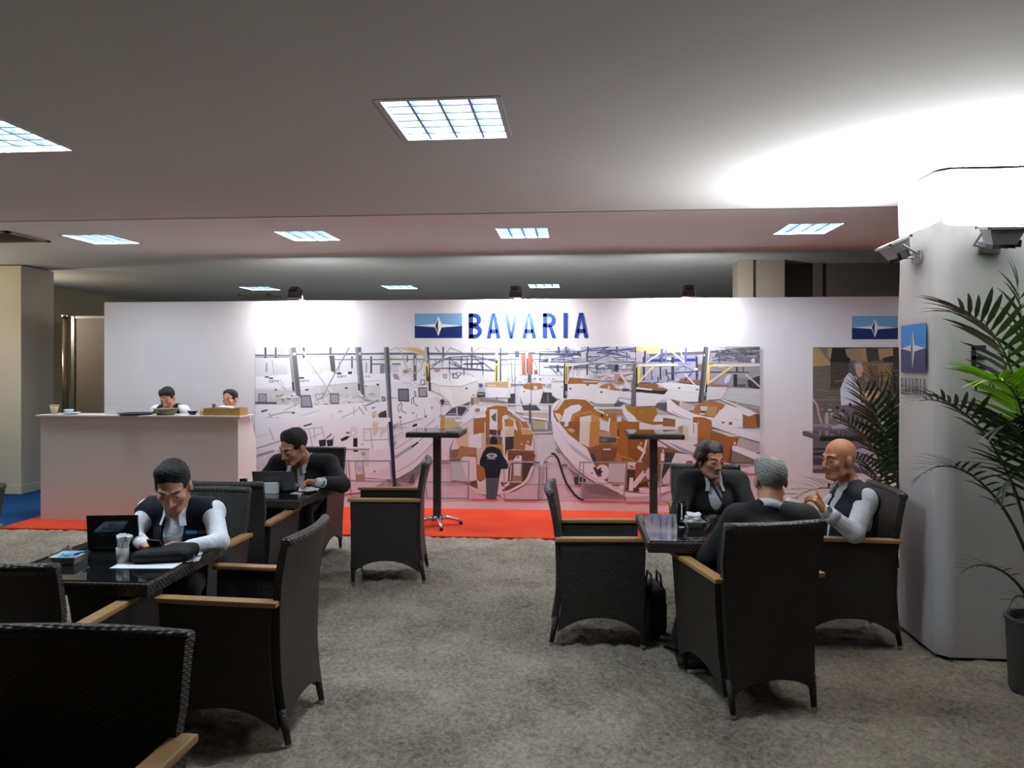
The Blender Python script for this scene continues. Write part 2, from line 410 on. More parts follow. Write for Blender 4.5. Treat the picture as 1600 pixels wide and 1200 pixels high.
# air vents
def vent(loc, label):
    t = thing('ceiling_vent', label, 'vent', loc, 0, 'ceiling air vents')
    mv = mat('vent_grey', (140, 137, 126), .6); w = .28
    bm = bmesh.new()
    for s in (-1, 1): bx(bm, (s*w, 0, -.006), (.05, .61, .014)); bx(bm, (0, s*w, -.006), (.61, .05, .014))
    finish(bm, 'frame', mv, t)
    bm = bmesh.new(); bx(bm, (0, 0, .02), (.52, .52, .005)); finish(bm, 'backing', mat('vent_dark', (92, 90, 84), .8), t)
    me = None
    for k in range(7):
        if me is None:
            bm = bmesh.new(); bx(bm, (0, 0, 0), (.52, .05, .004), (R(35), 0, 0)); me = finish(bm, 'slat', mv, t, (0, -.21+.07*k, -.004)).data
        else: link(me, 'slat', None, t, (0, -.21+.07*k, -.004))
vent((-5.92, 7.2, CZ2-.003), 'grey square air vent in the ceiling at the far left')
vent((-5.95, 13.6, CZ2-.003), 'dark flat air vent low over the wall top at left')
# ------------------------------------------------------------------ counter
t = thing('bar_counter', 'white bar counter with a plain front and thin worktop', 'counter', (-4.74, 7.69, 0))
M_counter = mat('counter_white', (216, 209, 205), .55, var=.02, vscale=2)
bm = bmesh.new(); bx(bm, (0, .015, .57), (2.262, .03, 1.14)); finish(bm, 'front_panel', M_counter, t)
prof = [(.03, 0), (.46, 0), (.46, .86), (.30, 1.135), (.03, 1.135)]
for x in (1.116, -1.116):
    bm = bmesh.new(); prism(bm, prof, 0, x-.015, x+.015); finish(bm, 'side_panel', M_counter, t)
bm = bmesh.new(); bx(bm, (0, .145, 1.15), (2.34, .36, .022), bevel=.004); finish(bm, 'worktop', mat('counter_top', (206, 196, 192), .4), t)
bm = bmesh.new(); bx(bm, (0, .30, .82), (2.2, .28, .02)); finish(bm, 'inner_shelf', M_counter, t)
bm = bmesh.new(); bx(bm, (0, .02, .012), (2.264, .036, .024)); finish(bm, 'plinth', mat('plinth_grey', (180, 172, 170), .5), t)

# ------------------------------------------------------------------ woven armchair (faces +y, origin on the floor)
def back_y(z):            # centre line of the back, seen from the side
    return -.235 - .045*max(0, (.35-z)/.35)**1.5 - .085*max(0, (z-.5)/.45)**1.7
def half_w(z): return .225 + .045*min(1, z/.66)
def make_chair():
    t = thing('rattan_armchair', '', 'chair', (0, 0, 0), 0, 'dark woven armchairs')
    def arch(u, lo, hi): return lo + hi*(1-abs(2*u-1)**2.4)
    def backfn(u, v):
        zb = arch(u, .095, .06); z = zb+(.920-zb)*v
        w = half_w(z)-.012 + (.006 if z > .7 else 0); x = (2*u-1)*w
        return (x, back_y(z)+.03*(x/w)**2*max(0, (z-.55)/.4), z)
    slab(backfn, 14, 18, .036, 'backrest', M_weave, t)
    bm = bmesh.new(); pts = []
    for k in range(13):
        p = Vector(backfn(k/12, 1)); pts.append(p)
    tube(bm, pts, .024, 10); uv_box(bm); finish(bm, 'top_roll', M_weave_top, t, smooth=True)
    for s in (-1, 1):
        def sidefn(u, v):
            zb = arch(u, .085, .095); z = zb+(.645-zb)*v
            yb = back_y(z)+.02; yf = .285 - .012*(1-z/.65)
            return (s*(half_w(z)), yb+(yf-yb)*u, z)
        slab(sidefn, 12, 12, .036, 'side_panel', M_weave, t)
        bm = bmesh.new(); bx(bm, (0, 0, 0), (.062, .56, .024), bevel=.008)
        finish(bm, 'armrest', M_wood, t, (s*(half_w(.66)-.002), .025, .658), (R(1), 0, 0))
        for y0, y1 in ((-.268, back_y(.1)+.012), (.272, .275)):
            bm = bmesh.new(); x = half_w(.1)-.01
            tube(bm, [(s*(x-.004), y0-(.012 if y0 < 0 else 0), .012), (s*x, y1, .17)], [.014, .021], 10); uv_box(bm)
            lg = finish(bm, 'leg', M_weave, t, smooth=True)
            bm = bmesh.new(); tube(bm, [(s*(x-.004), y0-(.013 if y0 < 0 else 0), -.002), (s*(x-.004), y0-(.012 if y0 < 0 else 0), .014)], .0155, 10)
            finish(bm, 'foot_cap', M_alu, lg)
    def frontfn(u, v):
        zb = arch(u, .07, .13); z = zb+(.43-zb)*v
        return ((2*u-1)*(half_w(z)-.015), .272, z)
    slab(frontfn, 10, 8, .034, 'front_panel', M_weave, t)
    def seatfn(u, v):
        return ((2*u-1)*.245, -.225+.5*v, .425+.012*math.cos(math.pi*(u-.5))*math.cos(math.pi*(v-.5)))
    slab(seatfn, 8, 8, .03, 'seat', M_weave, t)
    return t
ch0 = make_chair()
D90 = R(90)
CH = [(.150, 4.725, -D90, 'empty dark woven armchair at the left side of the right-hand table', None),
      (.905, 3.965, R(16), 'dark woven armchair seen from behind, under the grey-haired man', None),
      (1.69, 4.84, D90, 'dark woven armchair holding the bald man in the vest', None),
      (1.02, 5.50, R(180), 'dark woven armchair behind the woman in the black blazer', None),
      (-1.545, 3.41, D90, 'big empty woven armchair right of the left-hand table', None),
      (-1.40, 1.74, R(180), 'cropped woven armchair in the lower left corner facing the viewer', (1.17, 1.0, 1.0)),
      (-2.235, 2.96, 0, 'dark woven armchair back at the left edge before the left table', None),
      (-2.275, 4.165, R(180), 'dark woven armchair behind the young man with the phone', None),
      (-2.285, 4.96, 0, 'dark woven armchair back to back with the young man\'s chair', None),
      (-2.385, 6.45, R(180), 'dark woven armchair under the man with glasses and laptop', None),
      (-1.475, 5.895, R(90+8), 'empty woven armchair standing by itself before the mural', None),
      (-3.98, 4.24, D90, 'woven armchair just peeking in at the left picture edge', None)]
for i, (x, y, rz, lb, sc) in enumerate(CH):
    if i == 0: ch0.location = (x, y, 0); ch0.rotation_euler = (0, 0, rz); ch0['label'] = lb
    else: dup(ch0, (x, y, 0), rz, lb, sc)

# ------------------------------------------------------------------ dining tables
def make_table():
    t = thing('rattan_table', '', 'table', (0, 0, 0), 0, 'square woven lounge tables')
    S = .39
    for k in range(4):
        bm = bmesh.new(); bx(bm, (0, S-.035, .715), (2*S if k % 2 == 0 else 2*S-.14, .07, .06), bevel=.012)
        bmesh.ops.rotate(bm, cent=(0, 0, 0), matrix=Matrix.Rotation(k*math.pi/2, 3, 'Z'), verts=bm.verts); uv_box(bm)
        finish(bm, 'edge_rail', M_weave_top, t)
    bm = bmesh.new(); bx(bm, (0, 0, .725), (2*S-.14, 2*S-.14, .02)); uv_box(bm); finish(bm, 'top_panel', M_weave, t)
    bm = bmesh.new(); bx(bm, (0, 0, .747), (2*S-.03, 2*S-.03, .006), bevel=.002); finish(bm, 'glass_top', M_glass, t)
    def wall(k):
        def fn(u, v):
            z = .02+.68*v; w = .16-.03*math.sin(math.pi*v)
            p = Vector(((2*u-1)*w, w, z)); p.rotate(Euler((0, 0, k*math.pi/2))); return p
        return fn
    for k in range(4): slab(wall(k), 6, 8, .02, 'pedestal_side', M_weave, t)
    bm = bmesh.new(); bx(bm, (0, 0, .012), (.40, .40, .024), bevel=.006); uv_box(bm); finish(bm, 'base', M_weave, t)
    return t
tb0 = make_table(); tb0.location = (.795, 4.43, 0); tb0['label'] = 'square woven table with glass top between the three talking people'
dup(tb0, (-2.245, 3.47, 0), 0, 'square woven table with glass top in front of the young man')
dup(tb0, (-2.30, 5.50, 0), R(-4), 'square woven table with glass top before the man with glasses')

# ------------------------------------------------------------------ tall bar tables
def make_bar():
    t = thing('bar_table', '', 'table', (0, 0, 0), 0, 'tall woven bar tables')
    bm = bmesh.new(); bx(bm, (0, 0, .985), (.56, .56, .05), bevel=.01); uv_box(bm); finish(bm, 'top', M_weave_top, t)
    bm = bmesh.new(); bx(bm, (0, 0, 1.0125), (.53, .53, .005)); finish(bm, 'glass_top', M_glass, t)
    bm = bmesh.new(); bx(bm, (0, 0, .535), (.078, .078, .86), bevel=.008); uv_box(bm); finish(bm, 'pole', M_weave, t)
    bm = bmesh.new(); lathe(bm, [(0, .06), (.05, .06), (.045, .105), (.03, .112), (0, .112)], 16); finish(bm, 'hub', M_chrome, t, smooth=True)
    for k in range(4):
        a = R(20+90*k); c_, s_ = math.cos(a), math.sin(a)
        bm = bmesh.new(); tube(bm, [(.03*c_, .03*s_, .088), (.12*c_, .12*s_, .082), (.21*c_, .21*s_, .055), (.265*c_, .265*s_, .03)], [.024, .022, .018, .015], 10)
        f = finish(bm, 'foot', M_chrome, t, smooth=True)
        bm = bmesh.new(); lathe(bm, [(0, 0), (.02, 0), (.02, .022), (0, .026)], 12, (.255*c_, .255*s_, .004)); finish(bm, 'glide', M_black, f)
    return t
b0 = make_bar(); b0.location = (-1.436, 7.73, 0.004); b0['label'] = 'tall bar table standing before the mural left of centre'
dup(b0, (.834, 7.73, 0.004), 0, 'tall bar table before the mural, behind the woman in the blazer')
dup(b0, (2.70, 7.73, 0.004), 0, 'tall bar table behind the bald man near the palm')

# ------------------------------------------------------------------ wrapped column
t_col = thing('wrapped_column', 'white fabric-wrapped column with printed emblem at the right', 'column', (2.42, 4.76, 0))
M_fabric = mat('column_fabric', (222, 220, 222), .75, var=.02, vscale=3, bump=.55, bscale=4, stretch=(1.6, 1.6, .45))
def column_pts(ch):
    a, b = .297, .30
    return [(-a, b-ch), (-a, -b+ch), (-a+ch, -b), (a-ch, -b), (a, -b+ch), (a, b-ch), (a-ch, b), (-a+ch, b)]
cp = column_pts(.062); nseg = 10; ring = []
for k in range(8):
    p, q = cp[k], cp[(k+1) % 8]; L = math.dist(p, q); n_ = max(2, int(L/.03))
    for j in range(n_): ring.append((p[0]+(q[0]-p[0])*j/n_, p[1]+(q[1]-p[1])*j/n_))
nz = 90; n_ = len(ring); rg = np.random.default_rng(5)
amp = value_noise(n_, nz+1, 7, rg)*.5 + value_noise(n_, nz+1, 3, rg)*.25
amp2 = value_noise(n_, nz+1, 12, rg)
co = []; 
for j in range(nz+1):
    z = .012 + (CZ1-.02)*j/nz
    for k, (x, y) in enumerate(ring):
        l = math.hypot(x, y); d = (amp[k, j]-.37)*.012 + (amp2[k, j]-.5)*.008
        if 1.95 < z < 2.55: d *= 1.6
        zz = z + ((amp2[k, j]-.5)*.02 if j in (0, nz) else 0)
        co.append((x*(1+d/l), y*(1+d/l), min(max(zz, .004), CZ1-.004)))
q = [(j*n_+k, j*n_+(k+1) % n_, (j+1)*n_+(k+1) % n_, (j+1)*n_+k) for j in range(nz) for k in range(n_)]
link(np_mesh('fabric_wrap', np.array(co), np.array(q)), 'fabric_wrap', M_fabric, t_col)
bm = bmesh.new(); bx(bm, (0, 0, .012), (.50, .50, .022)); finish(bm, 'base_plinth', mat('column_plinth', (60, 58, 56), .8), t_col)

# flood lamps on the column (point up) ---------------------------------------------------
M_hous = mat('flood_housing', (150, 152, 156), .4, .6)
M_refl = mat('flood_reflector', (235, 235, 235), .25, .9)
M_halo = mat('halogen_glass', (255, 255, 255), .3, emit=(1, .95, .86), estr=30)
def flood(loc, rz, tilt, label, watts, size=(.19, .12), group=None, col=(.97, .985, 1)):
    t = thing('flood_lamp', label, 'flood lamp', loc, rz, group)
    # local: wall is towards +y, the lamp looks up (+z) tilted by `tilt` away from the wall
    rot = Matrix.Rotation(tilt, 3, 'X'); off = Vector((0, -.13, .03))
    def T(bm):
        bmesh.ops.rotate(bm, cent=(0, 0, 0), matrix=rot, verts=bm.verts); bmesh.ops.translate(bm, vec=off, verts=bm.verts)
    w, d = size
    bm = bmesh.new(); lo = [(-w*.33, -d*.36, -.06), (w*.33, -d*.36, -.06), (w*.33, d*.36, -.06), (-w*.33, d*.36, -.06)]
    hi = [(-w/2, -d/2, .03), (w/2, -d/2, .03), (w/2, d/2, .03), (-w/2, d/2, .03)]
    A = [bm.verts.new(p) for p in lo]; B = [bm.verts.new(p) for p in hi]
    for k in range(4): bm.faces.new((A[k], A[(k+1) % 4], B[(k+1) % 4], B[k]))
    bm.faces.new(A[::-1]); T(bm); finish(bm, 'housing', M_hous, t)
    bm = bmesh.new()
    for s in (-1, 1): bx(bm, (s*(w/2+.006), 0, .031), (.014, d+.026, .014)); bx(bm, (0, s*(d/2+.006), .031), (w+.026, .014, .014))
    T(bm); finish(bm, 'rim', M_hous, t)
    bm = bmesh.new(); tube(bm, [(-w*.36, 0, .008), (w*.36, 0, .008)], .008, 8); T(bm); finish(bm, 'halogen_tube', M_halo, t)
    bm = bmesh.new()
    for k in range(4): bx(bm, ((-.3+.2*k)*w, 0, -.07), (.006, d*.66, .025))
    T(bm); finish(bm, 'cooling_fins', M_black, t)
    bm = bmesh.new(); bx(bm, (.07, -.005, -.055), (.05, .05, .04)); T(bm); finish(bm, 'junction_box', M_black, t)
    bm = bmesh.new()
    for s in (-1, 1): tube(bm, [(s*(w/2+.012), off.y, off.z), (s*(w/2+.012), -.05, -.02), (s*.03, -.02, -.03), (s*.03, .0, -.03)], .007, 6)
    finish(bm, 'bracket', M_alu, t)
    bm = bmesh.new(); bx(bm, (0, -.004, -.03), (.12, .012, .07), bevel=.003); finish(bm, 'wall_plate', M_alu, t)
    ld = bpy.data.lights.new('flood_light', 'AREA'); ld.shape = 'RECTANGLE'; ld.size = w*.85; ld.size_y = d*.8; ld.energy = watts; ld.color = col
    lo_ = bpy.data.objects.new('flood_light', ld); C.objects.link(lo_); lo_.parent = t
    lo_.location = off + rot @ Vector((0, 0, .036)); lo_.rotation_euler = (rot @ Matrix.Rotation(math.pi, 3, 'X')).to_euler()
    return t
flood((2.112, 4.72, 2.40), R(-90), R(24), 'grey flood lamp on the left face of the wrapped column', COLUMN_FLOOD_W, group='flood lamps on the column')
flood((2.385, 4.447, 2.41), R(0), R(12), 'grey flood lamp on the front face of the wrapped column', COLUMN_FLOOD_W, group='flood lamps on the column')

# wall-top flood lamps on arms, shining down the exhibition wall --------------------------
def wall_flood(x, z, label, watts):
    t = thing('wall_flood_lamp', label, 'flood lamp', (x, YW, 2.49), 0, 'flood lamps along the wall top')
    bm = bmesh.new(); tube(bm, [(0, .03, .0), (0, .03, .05), (.0, -.06, .10), (.0, -.20, z-2.49+.055)], .009, 8); finish(bm, 'arm', M_alu, t, smooth=True)
    bm = bmesh.new(); bx(bm, (0, .03, .006), (.06, .075, .012)); finish(bm, 'clamp', M_alu, t)
    rot = Matrix.Rotation(R(50), 3, 'X'); off = Vector((0, -.235, z-2.49))
    def T(bm):
        bmesh.ops.rotate(bm, cent=(0, 0, 0), matrix=rot, verts=bm.verts); bmesh.ops.translate(bm, vec=off, verts=bm.verts)
    w, d = .15, .11; bm = bmesh.new()
    A = [bm.verts.new(p) for p in ((-w/2, -d/2, -.035), (w/2, -d/2, -.035), (w/2, d/2, -.035), (-w/2, d/2, -.035))]
    B = [bm.verts.new(p) for p in ((-w*.36, -d*.36, .05), (w*.36, -d*.36, .05), (w*.36, d*.36, .05), (-w*.36, d*.36, .05))]
    for k in range(4): bm.faces.new((A[k], A[(k+1) % 4], B[(k+1) % 4], B[k]))
    bm.faces.new(B); T(bm); finish(bm, 'housing', mat('flood_dark', (58, 58, 60), .5, .5), t)
    bm = bmesh.new()
    for s in (-1, 1): bx(bm, (s*(w/2+.004), 0, -.035), (.01, d+.018, .01)); bx(bm, (0, s*(d/2+.004), -.035), (w+.018, .01, .01))
    T(bm); finish(bm, 'rim', M_alu, t)
    bm = bmesh.new(); bx(bm, (0, 0, .058), (.07, .05, .018)); T(bm); finish(bm, 'junction_box', M_black, t)
    bm = bmesh.new(); tube(bm, [(-w*.36, 0, -.012), (w*.36, 0, -.012)], .007, 8); T(bm); finish(bm, 'halogen_tube', M_halo, t)
    ld = bpy.data.lights.new('wall_flood_light', 'AREA'); ld.shape = 'RECTANGLE'; ld.size = w*.85; ld.size_y = d*.7; ld.energy = watts; ld.color = (.99, .985, 1)
    lo_ = bpy.data.objects.new('wall_flood_light', ld); C.objects.link(lo_); lo_.parent = t
    lo_.location = off + rot @ Vector((0, 0, -.04)); lo_.rotation_euler = rot.to_euler()
wall_flood(-3.27, 2.57, 'leftmost flood lamp on the wall top above the mural corner', WALL_FLOOD_W)
wall_flood(-.655, 2.555, 'middle flood lamp on the wall top above the blue lettering', WALL_FLOOD_W)
wall_flood(1.30, 2.55, 'rightmost flood lamp on the wall top above the mural', WALL_FLOOD_W)

flood((XL+.02, 7.75, 2.3), R(90), R(75), 'added warm flood lamp on the left side wall beyond the picture edge', 26, col=(1, .86, .62))  # unseen lamp, added for the warm light on the pillar
flood((XL+.02, 10.15, 2.3), R(90), R(85), 'added unseen warm flood lamp on the left side wall behind the pillar', 16, col=(1, .86, .62))  # unseen lamp, added to light the booth partition and side wall
# ------------------------------------------------------------------ wall prints
# The prints were laid out on a drawing sheet; sheet coordinates are carried onto the wall plane y = YW.
_s, _c = math.sin(R(4.72)), math.cos(R(4.72))
def sheet(px, py):
    a = (px-800)/1150; Z = YW/(_s*a+_c); X = a*Z
    return (_c*X-_s*Z, 1.7-(py-572)/1150*Z)
class Print:
    def __init__(self, x0, x1, z0, z1):
        self.b = (x0, x1, z0, z1); self.v = []; self.f = []; self.col = []; self.k = 0; self.o = (0, 0); self.s = 1
    def crop(self, ox, oy, s): self.o = (ox, oy); self.s = s
    def clip(self, P):
        x0, x1, z0, z1 = self.b
        for ax, lim, sg in ((0, x0, 1), (0, x1, -1), (1, z0, 1), (1, z1, -1)):
            out = []
            for i in range(len(P)):
                a, b = P[i-1], P[i]; da, db = sg*(a[ax]-lim), sg*(b[ax]-lim)
                if (da < 0) != (db < 0):
                    t = da/(da-db); out.append((a[0]+t*(b[0]-a[0]), a[1]+t*(b[1]-a[1])))
                if db >= 0: out.append(b)
            P = out
            if not P: return P
        return P
    def wall(self, P, col):
        P = self.clip(P)
        if len(P) < 3: return
        area = sum(P[i-1][0]*P[i][1]-P[i][0]*P[i-1][1] for i in range(len(P)))
        if abs(area) < 1e-7: return
        if area < 0: P = P[::-1]
        self.k += 1; y = -.0015-.00001*self.k; n = len(self.v)
        self.v += [(p[0], y, p[1]) for p in P]; self.f.append(list(range(n, n+len(P)))); self.col.append(col)
    def p(self, pts, col):
        ox, oy = self.o; s = self.s
        self.wall([sheet(ox+x/s, oy+y/s) for x, y in pts], col)
    def r(self, x0, y0, x1, y1, col): self.p([(x0, y0), (x1, y0), (x1, y1), (x0, y1)], col)
    def l(self, pts, w, col):
        for (x0, y0), (x1, y1) in zip(pts, pts[1:]):
            d = math.hypot(x1-x0, y1-y0)
            if d < 1e-6: continue
            u, v = -(y1-y0)/d*w/2, (x1-x0)/d*w/2; e, g = (x1-x0)/d*w*.3, (y1-y0)/d*w*.3
            self.p([(x0+u-e, y0+v-g), (x1+u+e, y1+v+g), (x1-u+e, y1-v+g), (x0-u-e, y0-v-g)], col)
    def e(self, cx, cy, rx, ry, col, n=18): self.p([(cx+rx*math.cos(2*math.pi*k/n), cy+ry*math.sin(2*math.pi*k/n)) for k in range(n)], col)
    def box(self, pts, frame, inner, t=.16):
        self.p(pts, frame); cx = sum(p[0] for p in pts)/4; cy = sum(p[1] for p in pts)/4
        self.p([(cx+(x-cx)*(1-t), cy+(y-cy)*(1-t)) for x, y in pts], inner)
    def build(self, name, m, label, cat):
        x0, x1, z0, z1 = self.b; cx = (x0+x1)/2
        me = bpy.data.meshes.new(name)
        me.from_pydata([(a-cx, b, c_) for a, b, c_ in self.v], [], self.f)
        at = me.color_attributes.new('ink', 'FLOAT_COLOR', 'CORNER')
        buf = []
        for poly, col in zip(self.f, self.col):
            g_ = .3*col[0]+.59*col[1]+.11*col[2]; buf += list(srgb(*[.82*v_+.18*g_ for v_ in col]))*len(poly)
        at.data.foreach_set('color', buf); me.update()
        return tag(link(me, name, m, None, (cx, YW, 0)), label, cat)

M_print = print_mat('printed_vinyl')
m_ = Print(-3.85, 2.142, .119, 1.928); p, r, l, e, box, crop = m_.p, m_.r, m_.l, m_.e, m_.box, m_.crop
rn = random.Random(11)
WH = (236, 236, 246); WB = (244, 244, 250); OFF = (226, 224, 226); WD = (172, 104, 44); WD2 = (146, 86, 42); TAN = (206, 160, 112); DK = (48, 46, 52); ST = (104, 104, 112); LST = (150, 150, 160); NV = (72, 80, 118); YL = (228, 206, 92)
crop(0, 0, 1)
r(380, 530, 1200, 800, (232, 232, 240))
r(380, 690, 1200, 800, (216, 206, 216))
p([(380, 735), (700, 715), (1200, 735), (1200, 800), (380, 800)], (214, 200, 212))
# ---- left back hall
crop(395, 535, 8)
r(20, 55, 1640, 420, (226, 227, 236))
p([(35, 195), (450, 205), (450, 430), (35, 440)], (214, 215, 222)); p([(740, 200), (960, 205), (985, 390), (745, 420)], (216, 214, 214))
r(560, 200, 740, 400, (232, 232, 236))
for x0, x1 in ((145, 172), (275, 300), (622, 650)): r(x0, 60, x1, 195, (98, 74, 82))
r(955, 60, 988, 160, ST); p([(955, 165), (1020, 165), (1038, 390), (980, 360)], (96, 92, 94))
r(1230, 175, 1252, 325, ST); r(1468, 175, 1492, 388, (84, 84, 92)); r(1490, 262, 1640, 280, ST)
l([(345, 135), (405, 65)], 14, LST); l([(30, 162), (450, 166)], 24, (112, 114, 128)); l([(550, 150), (1640, 142)], 22, (112, 114, 128)); l([(30, 185), (450, 188)], 8, (70, 70, 78)); l([(1020, 214), (1640, 214)], 14, (128, 132, 146))
l([(550, 75), (610, 130)], 12, LST)
r(160, 255, 185, 370, (170, 168, 178)); l([(240, 220), (268, 400)], 8, LST); r(1075, 235, 1085, 380, LST); r(1410, 250, 1430, 380, (170, 170, 180))
p([(270, 270), (430, 275), (430, 400), (290, 400)], (206, 206, 212))
for cx in (630, 930, 1190): m_.p([(cx-95, 420), (cx-70, 365), (cx, 342), (cx+70, 365), (cx+105, 425)], WB); l([(cx-90, 385), (cx, 348), (cx+60, 365), (cx+100, 410)], 7, (196, 196, 206))
p([(30, 430), (460, 400), (1640, 395), (1640, 610), (820, 690), (30, 610)], WH)
p([(30, 590), (500, 590), (500, 650), (30, 700)], (204, 202, 204)); p([(600, 592), (825, 550), (880, 680), (600, 690)], (216, 214, 218)); p([(830, 550), (1320, 500), (1335, 690), (880, 690)], (208, 206, 212)); p([(1390, 540), (1640, 520), (1640, 690), (1395, 690)], (214, 212, 218))
l([(30, 578), (480, 572), (830, 545), (1640, 470)], 5, (160, 158, 168))
for a in ((275, 585, 305, 603), (655, 583, 700, 601), (1150, 562, 1186, 580), (1405, 538, 1424, 552), (150, 424, 200, 440), (200, 440, 255, 456), (580, 435, 640, 455), (1050, 378, 1110, 400), (1190, 365, 1240, 395), (1550, 515, 1575, 540)): r(*a, (60, 58, 64))
for a in ((208, 470, 262, 500), (278, 470, 326, 494), (590, 470, 640, 496), (648, 468, 704, 490), (1058, 415, 1110, 440), (1115, 412, 1165, 435), (1405, 415, 1465, 432)): box([(a[0], a[1]), (a[2], a[1]), (a[2], a[3]), (a[0], a[3])], (120, 116, 130), (226, 224, 236), .4)
l([(310, 500), (415, 600)], 5, LST); l([(345, 470), (410, 590)], 5, LST)
# deck clutter
r(30, 690, 600, 770, (200, 198, 196)); r(760, 690, 1640, 770, (222, 220, 220))
for _ in range(90):
    x = rn.uniform(180, 1620); y = rn.uniform(640, 770)
    if 600 < x < 760: continue
    c0 = rn.choice([(150, 146, 146), (178, 172, 160), (120, 116, 118), (236, 234, 238), (190, 176, 160), (210, 208, 214)])
    w, h = rn.uniform(10, 55), rn.uniform(5, 18); r(x, y, x+w, y+h, c0)
for _ in range(26):
    x = rn.uniform(150, 1600); y = rn.uniform(630, 770); l([(x, y), (x+rn.uniform(-60, 90), y+rn.uniform(-40, 40))], 5, rn.choice([(130, 128, 132), (236, 234, 240), (90, 88, 92)]))
p([(30, 772), (300, 780), (600, 815), (1100, 775), (1640, 740), (1640, 1060), (30, 1060)], (238, 237, 246))
p([(30, 740), (300, 745), (300, 772), (30, 770)], (96, 98, 110))
# columns of the left hall
p([(445, 60), (540, 60), (600, 640), (505, 620)], (150, 148, 156)); p([(482, 60), (540, 60), (604, 690), (548, 650)], (106, 103, 112)); p([(488, 500), (512, 500), (520, 605), (500, 605)], (70, 70, 78))
p([(1278, 60), (1352, 60), (1398, 655), (1325, 600)], (152, 150, 158)); p([(1312, 60), (1352, 60), (1402, 670), (1352, 640)], (108, 105, 114)); p([(1312, 515), (1335, 515), (1342, 600), (1320, 600)], (70, 70, 78))
e(520, 145, 22, 20, (196, 194, 192)); e(1340, 140, 18, 22, (196, 194, 192))
l([(585, 60), (985, 625)], 24, (176, 174, 182)); l([(588, 60), (988, 622)], 14, WB); l([(1205, 60), (1115, 215), (1000, 430), (875, 685)], 13, (172, 172, 182))
# windscreens and hatches
box([(70, 640), (175, 640), (175, 752), (76, 752)], (80, 82, 90), (160, 160, 174)); box([(605, 660), (722, 658), (750, 815), (600, 815)], (74, 78, 86), (150, 150, 166)); box([(965, 638), (1076, 638), (1078, 765), (970, 765)], (70, 68, 76), (168, 160, 170))
# foreground left decks
for a in ([(105, 858), (185, 836), (186, 852), (112, 874)], [(638, 1034), (742, 1002), (746, 1022), (640, 1050)], [(815, 976), (896, 946), (900, 964), (822, 992)]): p([(x-8, y+(-8 if i < 2 else 10)) for i, (x, y) in enumerate(a)], (222, 214, 204)); p(a, (52, 46, 46))
p([(1068, 862), (1116, 844), (1122, 862), (1076, 880)], (206, 196, 184)); p([(1484, 816), (1530, 804), (1532, 820), (1488, 830)], (110, 108, 116))
l([(200, 890), (220, 915), (400, 875), (520, 872)], 12, (160, 158, 166)); l([(395, 850), (560, 770)], 8, (170, 168, 176)); r(488, 872, 528, 890, (90, 88, 100))
l([(600, 920), (830, 850)], 4, LST); l([(1110, 940), (1250, 880), (1340, 820)], 9, (176, 174, 184)); l([(1265, 800), (1265, 910)], 6, LST); l([(1325, 800), (1395, 905)], 9, (120, 112, 122)); l([(1375, 775), (1430, 855)], 9, (120, 112, 122)); l([(570, 880), (585, 1040)], 4, (196, 194, 204)); l([(1000, 900), (1000, 970)], 5, LST)
p([(148, 940), (245, 918), (258, 1060), (166, 1060)], (198, 192, 178)); r(178, 975, 192, 997, (70, 62, 58)); r(298, 936, 330, 968, (96, 92, 112)); r(305, 978, 325, 1008, (96, 92, 112)); r(385, 948, 412, 968, (120, 122, 180))
p([(1488, 872), (1546, 845), (1562, 1060), (1498, 1060)], (220, 202, 184)); r(1506, 915, 1518, 940, (120, 96, 80)); p([(1566, 895), (1640, 860), (1640, 1010), (1582, 1012)], (108, 84, 62))
p([(1395, 790), (1560, 715), (1575, 730), (1420, 800)], (150, 140, 140))
# ---- centre left back
crop(595, 535, 8)
r(-10, 55, 1640, 130, (226, 226, 232))
l([(-10, 140), (1640, 141)], 24, (104, 108, 122)); l([(-10, 211), (1440, 208)], 12, (116, 122, 142)); l([(1500, 214), (1640, 214)], 10, (116, 122, 142)); l([(1500, 276), (1640, 276)], 6, (116, 122, 142))
p([(-10, 165), (190, 175), (200, 205), (-10, 195)], (222, 212, 150)); r(140, 262, 250, 276, (80, 80, 90)); r(-10, 290, 45, 400, (150, 150, 166)); [r(120+22*k, 285, 126+22*k, 375, (176, 176, 190)) for k in range(5)]
p([(205, 58), (480, 58), (590, 130), (590, 165), (520, 160), (300, 100)], (220, 194, 150)); p([(320, 70), (520, 100), (560, 150), (500, 140)], (206, 172, 118))
l([(680, 60), (735, 120)], 12, (128, 124, 134)); r(768, 55, 792, 200, (112, 108, 104)); r(1130, 55, 1148, 320, (96, 100, 120)); r(325, 160, 340, 245, ST); r(410, 160, 446, 480, (100, 103, 114)); r(420, 200, 440, 290, (196, 194, 192))
r(0, 265, 45, 390, (130, 132, 150)); l([(470, 215), (500, 260)], 6, ST)
# truss
for a in ([(640, 285), (860, 185), (1170, 168), (1430, 232)], [(620, 325), (1010, 318), (1425, 352)], [(860, 185), (960, 305)], [(850, 250), (1010, 318)], [(1010, 180), (1010, 318)], [(1080, 178), (1085, 320)], [(1145, 178), (1140, 320)], [(1165, 175), (1240, 245), (1300, 262), (1395, 345)], [(1040, 268), (1290, 262)], [(860, 185), (860, 380)], [(930, 240), (1010, 310)], [(740, 225), (640, 320)], [(1240, 245), (1275, 330)], [(1200, 320), (1215, 265)], [(1040, 320), (1042, 400)], [(1275, 160), (1280, 410)], [(690, 220), (690, 245)], [(900, 210), (1030, 215)]): l(a, 9, NV)
l([(1040, 268), (1290, 262)], 14, (58, 64, 96)); l([(760, 320), (1420, 350)], 9, (58, 66, 104))
